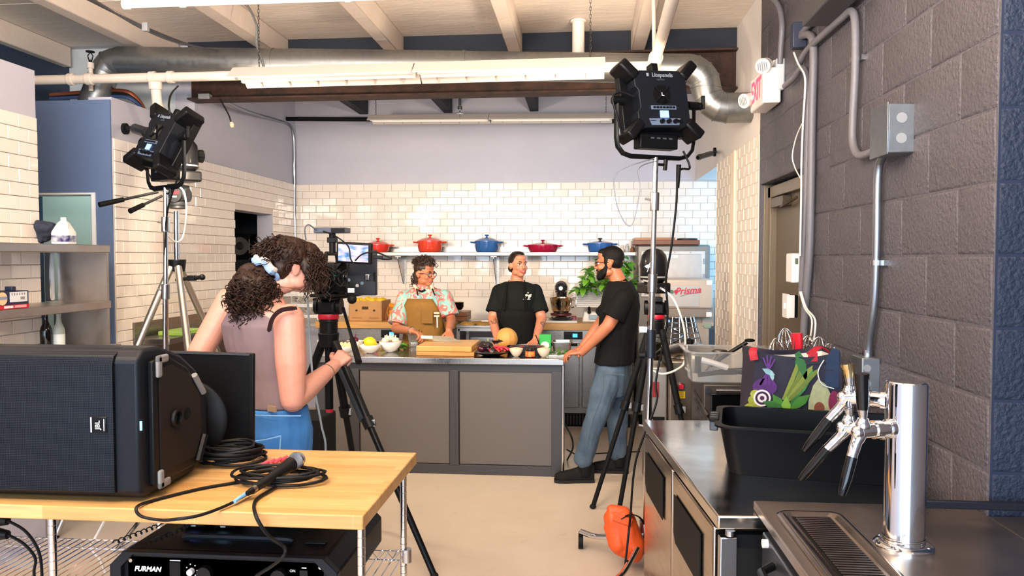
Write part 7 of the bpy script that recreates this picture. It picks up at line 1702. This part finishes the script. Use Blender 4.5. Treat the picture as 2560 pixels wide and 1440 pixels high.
# end face: border, recessed brown panel, rubber feet, pole socket
end = [(SY+.05, SZ0+.03), (SY+.05, SZ1-.04), (SY+.14, SZ1-.035), (SY+.25, SZ1-.085), (SY+.36, SZ1-.19), (SY+.36, SZ0+.11), (SY+.31, SZ0+.03)]
ctr2 = (sum(p_[0] for p_ in end)/7, sum(p_[1] for p_ in end)/7)
MB().prism(end, .022, Matrix.Translation((SPX-.004, 0, 0)) @ Mx).build('end_border', BLK, t, bevel=.006)
ins = [(ctr2[0]+(a-ctr2[0])*.82, ctr2[1]+(b-ctr2[1])*.85) for a, b in end]
ep = MB().prism(ins, .003, Matrix.Translation((SPX+.018, 0, 0)) @ Mx).build('end_panel', mat('brown_black', '#1d1917', .6), t)
RG = mat('rubber_foot_grey', '#77787a', .6)
for (yy, zz_, sy_, sz_) in ((SY+.075, SZ0+.045, .03, .06), (SY+.075, SZ1-.06, .03, .07)):
    MB().bx(SPX+.016, SPX+.03, yy-.014, yy+.012, zz_-sz_/2, zz_+sz_/2).build('rubber_foot', RG, t, bevel=.008); MB().bx(SPX+.016, SPX+.03, yy-.014, yy+.05, zz_+(sz_/2-.026 if zz_ > 1.1 else -sz_/2), zz_+(sz_/2 if zz_ > 1.1 else -sz_/2+.026)).build('rubber_foot', RG, t, bevel=.008)
MB().tube([(SPX+.022, SY+.29, SZ1-.12), (SPX+.022, SY+.35, SZ1-.19)], .011, 8).build('rubber_foot', RG, t); MB().tube([(SPX+.022, SY+.355, SZ0+.12), (SPX+.022, SY+.305, SZ0+.04)], .014, 8).build('rubber_foot', BLK, t)
so = MB().lathe([(.026, 0), (.032, .004), (.03, .012), (.022, .012), (.02, -.0)], (0, 0, 0), 24, M=frame((SPX+.021, SY+.17, 1.13), (0, 1, 0), y=(0, 0, 1)), caps=False).build('pole_socket', BLK, ep, smooth=50); MB().cyl((SPX+.021, SY+.17, 1.13), (SPX+.023, SY+.17, 1.13), .022, n=20).build('socket_hole', BLKG, so)
MB().cyl((SPX+.021, SY+.245, 1.13), (SPX+.023, SY+.245, 1.13), .02, n=20).build('screw_hole', BLKG, ep)
pb = PY(247, 1062, SY-.014); bd = MB().box((pb.x, SY-.013, pb.z), (.052, .006, .05)).build('badge', mat('badge_black', '#0b0d10', .25), t, bevel=.003)
text('JBL', .021, frame((pb.x-.001, SY-.018, pb.z), (0, 0, 1), y=(-1, 0, 0)), LET, bd, .0008, bold=.0002); MB().box((pb.x-.023, SY-.0165, pb.z), (.004, .001, .046)).build('badge_bar', LET, bd); MB().box((pb.x+.018, SY-.0165, pb.z), (.0022, .001, .036)).build('badge_line', LET, bd)
pb = PY(352, 1065, SY-.004); MB().box((pb.x, SY-.003, pb.z), (.006, .004, .028)).build('status_light', mat('cyan_led', '#7fd8e8', .3, emit='#6fd0e6', es=.8), t)
# disc with dotted rim behind the speaker
q = PY(470, 1000, 2.66); t = thing('strobe_platter', 'black disc with dotted rim and pink shine standing behind the loudspeaker', 'disc', (q.x, 2.68, TZ))
cq = V((q.x-.012, 2.66, TZ+.153)); ax_ = V((.2, -.98, 0)).normalized()
Md = frame(cq, ax_.cross(ZUP), y=ZUP)
MB().lathe([(.001, -.012), (.135, -.012), (.15, -.006), (.15, .006), (.135, .012), (.001, .012)], n=48, M=Md).build('platter', BLK, t, smooth=40)
MB().lathe([(.112, .0125), (.124, .0128)], n=48, M=Md, caps=False).build('pink_ring', mat('pink_shine', '#c2637f', .25, .5), t)
for k in range(44): a = 2*PI*k/44; MB().box((.14*math.cos(a), .14*math.sin(a), .011), (.008, .004, .004), Md).build('strobe_dot', mat('wine_dot', '#4b1526', .4), t)
# ---- flat monitor seen from behind
m0, m1 = PY(168, 868, 2.83), PY(641, 882, 2.83)
t = thing('flat_monitor', 'large black flat monitor standing on the table, seen from behind', 'monitor', ((m0.x+m1.x)/2, 2.8, TZ))
Mt = frame((m1.x, 2.815, m1.z), (1, 0, (m1.z-m0.z)/(m1.x-m0.x)), y=(0, 1, 0)); W_ = m1.x-m0.x; Hm = m1.z-TZ-.012
MB().box((-W_/2, 0, -Hm/2), (W_, .018, Hm), Mt).build('panel', mat('monitor_back', '#06070a', .45), t, bevel=.004)
MB().box((-.008, -.012, -Hm/2), (.016, .006, Hm), Mt).build('edge_bezel', BLK, t, bevel=.002); MB().box((-W_/2, -.012, -.004), (W_, .004, .008), Mt).build('top_bezel', mat('bezel_grey', '#3a3d44', .35), t)
MB().box((-W_/2, .0, -Hm-.004), (.3, .08, .012), Mt).build('foot', BLK, t, bevel=.003)
# ---- coiled cables and microphone
def coil(label, c, rx, ry, n_, r, m_, seed, tilt=0):
    random.seed(seed); pts = []
    for i in range(n_*20):
        a = 2*PI*i/20; k = i/20; w1 = 1 + .13*math.sin(1.7*k+.5) + .05*math.sin(3.1*a+k); 
        pts.append(V((c[0] + rx*w1*math.cos(a) + .014*math.sin(2.3*k), c[1] + ry*w1*math.sin(a) + .012*math.cos(1.9*k), c[2] + r + .0016*i/20*3.2 + .008*abs(math.sin(k*1.3+a)))))
    return tag(MB().tube(pts, r, 6).build('coiled_cable', m_, smooth=60), label, 'cable')
q = PZ(560, 1155, TZ); coil('thick pile of coiled black cable beside the monitor', (q.x+.03, 2.66, TZ), .105, .08, 11, .0055, CABLE, 3)
q = PZ(690, 1210, TZ); coil('loosely coiled black microphone cable on the table', (q.x, 2.44, TZ), .135, .075, 6, .005, CABLE, 5)
cable('microphone_cable', [PZ(628, 1230, TZ+.012), PZ(570, 1262, TZ+.01), PZ(500, 1288, TZ+.008), PZ(450, 1292, TZ+.006)+V((0, -.02, 0)), PY(400, 1300, 2.1), PY(352, 1290, 2.11), PY(342, 1268, 2.12), PZ(380, 1252, TZ+.006), PZ(500, 1222, TZ+.006), PZ(600, 1205, TZ+.006)], .005, CABLE, 'black microphone cable looping over the front table edge')
cable('drop_cable', [PZ(700, 1190, TZ+.012), PZ(690, 1215, TZ+.01), PZ(640, 1250, TZ+.006), PY(640, 1290, 2.11), PY(672, 1340, 2.12), PY(712, 1370, 2.15), PY(700, 1400, 2.15), PY(640, 1440, 2.18)], .0055, CABLE, 'black cable dropping from the table edge to the rack case')
t = thing('microphone', 'black handheld microphone with a silver grille lying on the coiled cable', 'microphone', PZ(690, 1185, TZ))
a, b = PZ(636, 1222, TZ+.03), PZ(728, 1160, TZ+.055); d = (b-a).normalized()
MB().tube([a, a.lerp(b, .5), b], [.0125, .017, .024], 20).build('handle', mat('mic_black', '#1a1a1b', .38, .2), t)
GRL = mat('mic_grille', '#8d929c', .35, .9, bump=.7, bs=700)
MB().tube([b, b+d*.008, b+d*.03, b+d*.036, b+d*.05, b+d*.06], [.024, .0265, .0275, .0275, .024, .012], 24).build('grille', GRL, t, smooth=60); MB().tube([b+d*.028, b+d*.035], .029, 24).build('grille_band', CHROMES, t)
pl_ = MB().tube([a-d*.035, a-d*.005, a], [.008, .0115, .0115], 14).build('plug', BLK, t); MB().tube([a-d*.012, a+d*.002], .0132, 14).build('plug_ring', mat('nickel', '#a59b8c', .3, 1), pl_)
cable('cable_tape', [PZ(629, 1226, TZ+.026), PZ(612, 1236, TZ+.02), PZ(586, 1254, TZ+.014)], .0065, mat('blue_tape', '#6fa8e6', .5), 'light blue tape wrapped round the microphone cable', cat='tape')
for i, (px, py) in enumerate(((652, 1165), (668, 1160), (684, 1157), (700, 1152), (660, 1172))):
    q = PZ(px, py, TZ+.006); tag(MB().tube([q, q+V((.02, .022, .012))], [.009, .006], 8).build('cable_clip', mat('coral_clip', '#d5485a', .4)), 'coral red clip beside the microphone, %s' % ['leftmost', 'second', 'third', 'rightmost', 'nearest'][i], 'clip', 'red clips by the microphone')
q = PZ(510, 1145, TZ+.002); tag(MB().box(q+V((-.01, 0, .008)), (.08, .07, .014)).build('white_adapter', WHITE, bevel=.004), 'white power adapter lying among the coiled cables', 'adapter')
# ---- things on the floor at the lower left
t = thing('plug_leads', 'pair of black plugs with curved leads below the left end of the table', 'cable', PY(0, 1330, 2.3))
for k, (y_, e_) in enumerate(((1300, (102, 1400)), (1335, (85, 1430)))):
    MB().tube([PY(-10, y_, 2.3), PY(20, y_+2, 2.3)], [.022, .014], 10).build('plug', BLK, t); MB().tube(spl([PY(20, y_+2, 2.3), PY(60, y_+25, 2.3), PY(88, y_+60, 2.3), PY(e_[0], e_[1], 2.3), PY(e_[0]+4, 1470, 2.3)], 5), .005, 6).build('lead', CABLE, t)
cable('floor_cable', [PY(262, 1300, 3.4), PY(235, 1350, 3.4), PY(228, 1370, 3.3), PY(250, 1400, 3.2), PY(262, 1430, 3.1)], .006, CABW, 'white cable running down past the table leg at the left')
cable('floor_cable', [V((-1.62, 2.98, .82)), V((-1.72, 3.0, .6)), V((-1.8, 3.0, .4)), V((-1.9, 3.1, .01))], .005, CABLE, 'black cable trailing down behind the table to the floor')
cable('floor_cable', [PZ(1418, 1125, 0), PZ(1450, 1140, 0), PZ(1490, 1135, 0), PZ(1545, 1132, 0), PZ(1600, 1130, 0)], .008, CABLE, 'black cable on the floor behind the man in jeans')
cable('floor_cable', [PY(1412, 1060, 5.9), PY(1428, 1090, 5.85), PY(1432, 1120, 5.8), PZ(1418, 1150, 0)], .007, CABLE, 'black cord hanging from the right end of the island')
# ================================================================ RIGHT COUNTER
Oc = V((.396, 2.227, 0)); uu = V((.284-.396, 3.535-2.227, 0)); Lc = uu.length; uu.normalize(); vv = V((uu.y, -uu.x, 0))
Mc = frame(Oc, vv, y=uu)
t = thing('prep_refrigerator', 'long stainless undercounter refrigerator along the grey wall', 'refrigerator', Oc)
WST = mat('counter_steel', '#d2ccc6', .17, 1, rvar=.06, vs=6, var=.3, vcol='#aca49d', bump=.015, bs=3)
MB().box((.36, Lc/2, .88), (.72, Lc, .04), Mc).build('worktop', WST, t, bevel=.005)
DST = mat('door_steel', '#a9998a', .2, 1, rvar=.06, vs=5, stretch=(1, 1, 8))
MB().box((.37, Lc/2+.02, .47), (.66, Lc-.08, .78), Mc).build('cabinet', mat('cab_dark', '#3b3836', .4, .6), t)
for k, (y0, y1) in enumerate(((.05, .64), (.66, 1.26))):
    d_ = MB().box((.018, (y0+y1)/2, .47), (.036, y1-y0, .76), Mc).build('door', DST, t, bevel=.006)
    ym_ = (y0+y1)/2 + .04
    pk = MB().prism([(-.2, .02), (-.2, -.15), (.17, -.15), (.2, -.12), (.2, .02)], .004, Mc @ frame((-.003, ym_, .76), (0, -1, 0), y=(0, 0, 1)) @ Matrix.Rotation(PI, 4, 'Y') @ Matrix.Translation((0, 0, -.004))).build('handle_gasket', BLKM, d_)
    MB().prism([(-.185, .01), (-.185, -.135), (.165, -.135), (.185, -.115), (.185, .01)], .004, Mc @ frame((-.004, ym_, .76), (0, -1, 0), y=(0, 0, 1)) @ Matrix.Rotation(PI, 4, 'Y') @ Matrix.Translation((0, 0, -.002))).build('handle_recess', mat('recess_steel', '#5d5753', .3, .9), pk)
MB().box((.03, .005, .45), (.05, .03, .78), Mc).build('corner_post', CHROMES, t, bevel=.003)
for x_, y_ in ((.06, .08), (.66, .08), (.06, Lc-.08), (.66, Lc-.08)): MB().cyl(Mc @ V((x_, y_, 0)), Mc @ V((x_, y_, .09)), .022).build('foot', BLKM, t)
MB().box((.3, .03, .82), (.5, .03, .04), Mc).build('hinge_rail', BLKM, t); MB().cyl(Mc @ V((.035, -.004, .845)), Mc @ V((.035, -.004, .86)), .014).build('hinge_pin', CHROMES, t)
ZCn = .9005
# black tub
t = thing('bus_tub', 'large black plastic bus tub on the steel counter', 'tub', (.78, 2.8, ZCn))
TUB = mat('tub_black', '#04060a', .42, ior=1.35)
a = math.atan2(2.576-2.671, .986-.501); Mt_ = Matrix.Translation((.475, 2.66, 0)) @ Matrix.Rotation(a, 4, 'Z')
mb = openbox(MB(), .0, .62, .0, .37, ZCn, 1.065, .006, .9, rim=.018, rad=.05); mb.v = [tuple(Mt_ @ V(p_)) for p_ in mb.v]
mb.build('tub_body', TUB, t, smooth=45)
for y_ in (.13, .17, .21): MB().box((-.022, y_, 1.05), (.03, .022, .05), Mt_).build('handle_rib', mat('tub_rib', '#3a3f45', .35), t, bevel=.005)
MB().box((-.02, .17, 1.068), (.035, .15, .012), Mt_).build('handle_lip', TUB, t, bevel=.004)
# tote bag with vegetable print
BZ0, BZ1 = ZCn, 1.272
bx0, bx1 = PY(1866, 1000, 3.22).x, PY(2090, 1000, 3.22).x
t = thing('tote_bag', 'open tote bag printed with vegetables and red handles behind the black tub', 'bag', ((bx0+bx1)/2, 3.25, BZ0))
BAGM = mat('bag_dark_print', '#1d2030', .6, var=.6, vs=14, vcol='#2b1830')
def bagring(z, g_, ti=0):
    f_ = (z-BZ0)/(BZ1-BZ0); x0_, x1_ = bx0+.012*f_-g_, bx1-.015*f_+g_; y0_, y1_ = 3.13-g_, 3.36+g_; n_ = 8; out = []
    for (ax0, ay0, ax1, ay1) in ((x0_, y0_, x1_, y0_), (x1_, y0_, x1_, y1_), (x1_, y1_, x0_, y1_), (x0_, y1_, x0_, y0_)):
        for k in range(n_): s_ = k/n_; out.append(V((ax0+(ax1-ax0)*s_, ay0+(ay1-ay0)*s_ + .012*math.sin(s_*7+z*20)*f_, z - f_*.02*math.sin(s_*PI)*(1 if ay0 == ay1 else 0))))
    return out
zs = [BZ0 + (BZ1-BZ0)*k/6 for k in range(7)]
MB().loft([bagring(z, 0) for z in zs] + [bagring(z, -.004) for z in reversed(zs)]).build('fabric', BAGM, t, smooth=50)
MB().loft([bagring(z, -.006) for z in (zs[4], zs[5], BZ1-.02)], caps=False).build('white_lining', mat('bag_lining', '#d9d6d2', .6), t)
MB().loft([bagring(z, .002) for z in (BZ1-.03, BZ1+.001)], caps=False).build('hem', mat('bag_hem', '#20222e', .6), t)
yb = 3.127
def pr(nm, poly, c_, px, py, s_=1.0, rot=0, o_=0):
    q = PY(px, py, yb-.004-o_); M_ = frame(q, (math.cos(rot), 0, math.sin(rot)), y=(-math.sin(rot), 0, math.cos(rot)))
    MB().prism([(x*s_, y*s_) for x, y in poly], .0012, M_).build(nm, mat('print' + c_, c_, .5, var=.4, vs=40), t)
ell = lambda a, b, n_=20: [(a*math.cos(2*PI*k/n_), b*math.sin(2*PI*k/n_)) for k in range(n_)]
leafp = [(0, -.05), (.018, -.02), (.02, .015), (0, .055), (-.02, .015), (-.018, -.02)]
pr('printed_kohlrabi', ell(.048, .036), '#4f2368', 1912, 968); 
for k in range(4): pr('printed_stalk', [(-.004, 0), (.004, 0), (.003, .12), (-.003, .12)], '#5a2a7a', 1900+k*12, 962, 1, -.5+.3*k, .0002*k)
for k, (px, py) in enumerate(((1882, 1000), (1888, 985), (1880, 1015), (1896, 1008), (1890, 1020), (1872, 1020))): pr('printed_broccoli', ell(.02, .018, 10), ['#8f972f', '#a5aa42'][k % 2], px, py, 1, 0, .0003*k)
pr('printed_onion', ell(.034, .034), '#f0e6e6', 1905, 995, 1, 0, .002); pr('printed_onion', ell(.027, .027), '#3a1a3a', 1905, 995, 1, 0, .0034); pr('printed_onion', ell(.018, .018), '#eadfe2', 1905, 995, 1, 0, .0048); pr('printed_onion', ell(.009, .009), '#4a2146', 1905, 995, 1, 0, .0062)
for k in range(4): pr('printed_asparagus', [(-.009, 0), (.009, 0), (.008, .15), (.0, .17), (-.008, .15)], ['#7f8d38', '#66792c'][k % 2], 1960+k*5, 1000, 1, -.35-.12*k, .0006*k)
for k, (px, py, r_) in enumerate(((1948, 1010, .6), (1985, 1012, -.4), (1965, 1020, 0), (2000, 1005, -.9), (1935, 1015, 1.2))): pr('printed_leaf', leafp, ['#3f7d2a', '#2f6a2c', '#79a83c'][k % 3], px, py, .9, r_, .003+.0005*k)
for k, (px, py, r_) in enumerate(((1998, 935, .1), (2012, 955, -.4), (2004, 915, .3))): pr('printed_pepper', [(0, -.07), (.014, -.03), (.018, .03), (.008, .06), (-.012, .055), (-.016, 0)], ['#2f6b34', '#3f8440'][k % 2], px, py, 1, r_, .0006*k)
pr('printed_avocado', [(0, .085), (.028, .06), (.05, 0), (.05, -.05), (.03, -.08), (-.03, -.08), (-.05, -.05), (-.045, 0), (-.022, .06)], '#a3a982', 2050, 1000, 1, .1, .0005); pr('printed_avocado_stone', ell(.02, .024), '#7c4332', 2048, 1020, 1, 0, .002)
pr('printed_blueberry', [(-.01, -.07), (.045, -.07), (.045, .08), (.02, .09), (-.005, .05)], '#1d2f4e', 2068, 925, 1, 0, .0003); pr('printed_beet', ell(.022, .045), '#7a1f46', 2085, 1005, 1, 0, .001); pr('printed_leaf', leafp, '#7fa9b0', 1922, 930, .55, 1.1, .002); pr('printed_leaf', leafp, '#8fb6ba', 1930, 940, .4, .2, .003)
RED = mat('red_webbing', '#b0182c', .6, bump=.3, bs=200)
MB().tube(spl([PY(1885, 870, 3.14), PY(1882, 880, 3.12), PY(1886, 900, 3.118)], 4), .016, 8, flat=.2).build('strap_end', RED, t)
MB().tube(spl([PY(2025, 885, 3.16), PY(2048, 868, 3.2), PY(2072, 880, 3.2), PY(2090, 910, 3.18), PY(2100, 945, 3.16)], 5), .017, 8, flat=.25).build('handle', RED, t); MB().box(PY(2032, 892, 3.12), (.036, .003, .036)).build('strap_patch', RED, t)
cable('trim_piping', [PY(2060, 900, 3.115), PY(2045, 930, 3.112), PY(2055, 960, 3.112), PY(2085, 972, 3.115)], .0025, LET, parent=t)
# whisks in a canister behind the bag
cx_, cy_ = PY(2005, 900, 3.45).x, 3.45
tag(MB().lathe([(.07, 0), (.075, .01), (.08, .3), (.082, .3), (.076, .298), (.07, .015), (.001, .012)], (cx_, cy_, ZCn), 28).build('utensil_canister', STEEL, smooth=50), 'steel canister hidden behind the tote bag holding whisks', 'canister')
def whisk(label, tip, m_=CHROME, n_=6, r_=.035):
    base = V((cx_, cy_, ZCn+.05)); base = base.lerp(V((tip.x, tip.y, base.z)), .35); d = (tip-base).normalized(); L_ = (tip-base).length; t = thing('whisk', label, 'whisk', base, 0, 'whisks behind the tote bag')
    MB().cyl(base, base+d*(L_-.17), .008).build('handle', CHROMES, t); u = d.orthogonal().normalized(); s0 = base+d*(L_-.18)
    for k in range(n_):
        w_ = Quaternion(d, PI*k/n_) @ u
        MB().tube(spl([s0+w_*.006, s0+d*.07+w_*r_*.8, s0+d*.13+w_*r_, s0+d*.18, s0+d*.13-w_*r_, s0+d*.07-w_*r_*.8, s0-w_*.006], 5), .0014, 5).build('wire_loop', m_, t)
for i, (px, py) in enumerate(((1962, 820), (1990, 835), (2022, 838), (2050, 842), (2078, 858), (1940, 845))):
    whisk('wire whisk standing behind the tote bag, %s from the left' % ['second', 'third', 'fourth', 'fifth', 'rightmost', 'first'][i], PY(px, py, 3.44+.03*(i % 3)), CHROME, 6, .036+.006*(i % 2))
q = PY(1990, 850, 3.42); tag(MB().tube([V((cx_, cy_-.02, ZCn+.1)), V((q.x+.01, q.y, q.z-.05)), V((q.x, q.y, q.z+.03))], [.012, .022, .03], 10, flat=.5).build('red_spatula', mat('red_silicone', '#c41a2b', .35), smooth=60), 'red silicone spatula among the whisks', 'spatula')
# ================================================================ KEGERATOR
KZ = .93; KX0, KX1, KY0, KY1 = .51, 1.34, 1.1, 2.075
KX1b = XR-.01
t = thing('kegerator', 'black beer cooler with a stainless top in the right foreground', 'beer cooler', (.8, 1.7, 0))
MB().bx(KX0, KX1b, KY0, 2.29, KZ-.028, KZ).bx(KX1b, 1.6, KY0, yn-.012, KZ-.028, KZ).build('steel_top', mat('keg_top_steel', '#b5aca4', .34, 1, rvar=.08, vs=5, var=.3, vcol='#958c85'), t, bevel=.004)
MB().bx(KX0+.03, KX1b-.02, KY0, 2.2, .06, KZ-.03).build('cabinet', BLK, t, bevel=.008)
MB().bx(KX0+.005, KX0+.03, KY0, 2.2, .1, KZ-.06).build('door', mat('keg_door', '#24262a', .4), t, bevel=.006)
MB().tube([(KX0, 2.05, KZ-.1), (KX0-.035, 2.03, KZ-.11), (KX0-.035, 1.75, KZ-.14), (KX0, 1.73, KZ-.14)], .012, 8).build('door_handle', BLK, t); MB().cyl((KX0-.01, 2.13, KZ-.07), (KX0+.005, 2.13, KZ-.07), .012).build('lock', WHITE, t)
for x_, y_ in ((.6, 1.2), (1.05, 1.2), (.6, 2.2), (1.05, 2.2)): MB().cyl((x_, y_, 0), (x_, y_, .06), .025).build('foot', BLKM, t)
ra, rb = PZ(2172, 1262, KZ), PZ(2522, 1278, KZ); ra.y = rb.y = min(ra.y, yn-.05)
ra.x, rb.x = .9, 1.26
MB().bx(ra.x, rb.x, ra.y-.008, ra.y+.008, KZ+.03, KZ+.052).bx(ra.x, ra.x+.022, ra.y-.01, ra.y+.01, KZ, KZ+.055).bx(rb.x-.022, rb.x, ra.y-.01, ra.y+.01, KZ, KZ+.055).build('guard_rail', mat('rail_navy', '#151a26', .4), t, bevel=.003)
# drip tray
t = thing('drip_tray', 'slotted stainless drip tray set on the beer cooler', 'drip tray', (.63, 1.9, KZ))
TRM = mat('tray_steel', '#b3a89f', .2, 1, rvar=.06, vs=8)
dx0, dx1, dy0, dy1 = .542, .722, 1.45, 2.175
def rrc(x0, x1, y0, y1, z, r=.03, n_=5): return [V((sx+r*math.cos(a), sy+r*math.sin(a), z)) for sx, sy, a0 in ((x1-r, y1-r, 0), (x0+r, y1-r, PI/2), (x0+r, y0+r, PI), (x1-r, y0+r, 3*PI/2)) for a in [a0+PI/2*k/n_ for k in range(n_+1)]]
MB().loft([rrc(dx0, dx1, dy0, dy1, KZ+.001), rrc(dx0, dx1, dy0, dy1, KZ+.008), rrc(dx0+.006, dx1-.006, dy0+.006, dy1-.006, KZ+.013), rrc(dx0+.018, dx1-.018, dy0+.018, dy1-.018, KZ+.013, .025), rrc(dx0+.026, dx1-.026, dy0+.026, dy1-.026, KZ+.004, .02)], caps=True).build('pan', TRM, t, smooth=50)
for k in range(34):
    y_ = 2.125 - k*.0145
    MB().box((.632, y_, KZ+.0085), (.095, .0085, .004), None).build('slat', TRM, t)
MB().bx(.58, .684, 1.62, 2.14, KZ+.0042, KZ+.0052).build('slot_shadow', BLKM, t)
# beer tower
tw = V((.803, 1.956, KZ)); t = thing('beer_tower', 'polished chrome beer tower with three taps', 'beer tower', tw)
MB().lathe([(.07, 0), (.07, .006), (.062, .012), (.052, .014)], tw, 40).build('flange', CHROME, t, smooth=30)
MB().lathe([(.0495, .012), (.0495, .016), (.0485, .02), (.0485, .405), (.0475, .412), (.044, .415), (.001, .416)], tw, 48).build('column', CHROME, t, smooth=30); MB().lathe([(.0502, .02), (.0512, .024), (.0502, .028)], tw, 40, caps=False).build('base_ring', CHROME, t)
for k in range(4): a = .8+k*PI/2; MB().cyl(tw+V((.06*math.cos(a), .06*math.sin(a), .008)), tw+V((.06*math.cos(a), .06*math.sin(a), .014)), .005, n=10).build('bolt', CHROMES, t)
def faucet(label, z, d, hm, lean, up):
    d = V(d).normalized(); o = tw + V((0, 0, z)) + d*.045; f_ = thing('tap', label, 'tap', o); e = o + d*.075
    P = lambda s_, h_, w_=0: o + d*s_ + ZUP*h_ + d.cross(ZUP)*w_
    f_.parent = None
    MB().tube([P(0, 0), P(.012, 0), P(.013, 0), P(.035, 0), P(.036, 0), P(.055, 0)], [.024, .024, .02, .02, .023, .023], 20).build('shank', CHROME, f_, smooth=30)
    MB().tube([P(.055, 0), P(.075, .0), P(.095, -.002)], [.019, .02, .017], 18).sph(P(.1, -.003), .017).build('body', CHROME, f_, smooth=50)
    MB().tube(spl([P(.085, 0), P(.1, -.02), P(.108+lean*.03, -.045), P(.112+lean*.07, -.07)], 4), [.016]*5+[.014]*4+[.013]*4, 14).build('neck', CHROME, f_, smooth=60)
    MB().tube([P(.11+lean*.06, -.062), P(.118+lean*.12, -.11), P(.124+lean*.16, -.14), P(.126+lean*.18, -.155)], [.014, .0135, .011, .008], 14).build('spout', BLKG, f_, smooth=60)
    MB().cyl(P(.085, .012), P(.085, .03), .017, .013).sph(P(.085, .012), .0185).build('lever_collar', CHROME, f_)
    h_ = MB().tube([P(.085, .03), P(.086, .042), P(.087, .055)], [.009, .011, .013], 14).build('ferrule', CHROMES, f_); MB().tube([P(.087, .052), P(.088, .07), P(.09, .055+up*.6), P(.092, .055+up)], [.013, .0145, .016, .0175], 16).build('handle', hm, f_, smooth=50)
    return f_
GOLD = mat('brass_handle', '#c9b483', .18, 1)
faucet('front chrome beer tap with a black handle', .3, (-.92, -.38, 0), BLKG, .1, .085)
faucet('upper chrome beer tap with a brass handle nearest the outlet box', .362, (-.88, .47, 0), GOLD, .38, .03)
faucet('rear chrome beer tap with its spout angled to the left', .285, (-.9, .44, 0), CHROME, .42, .0)
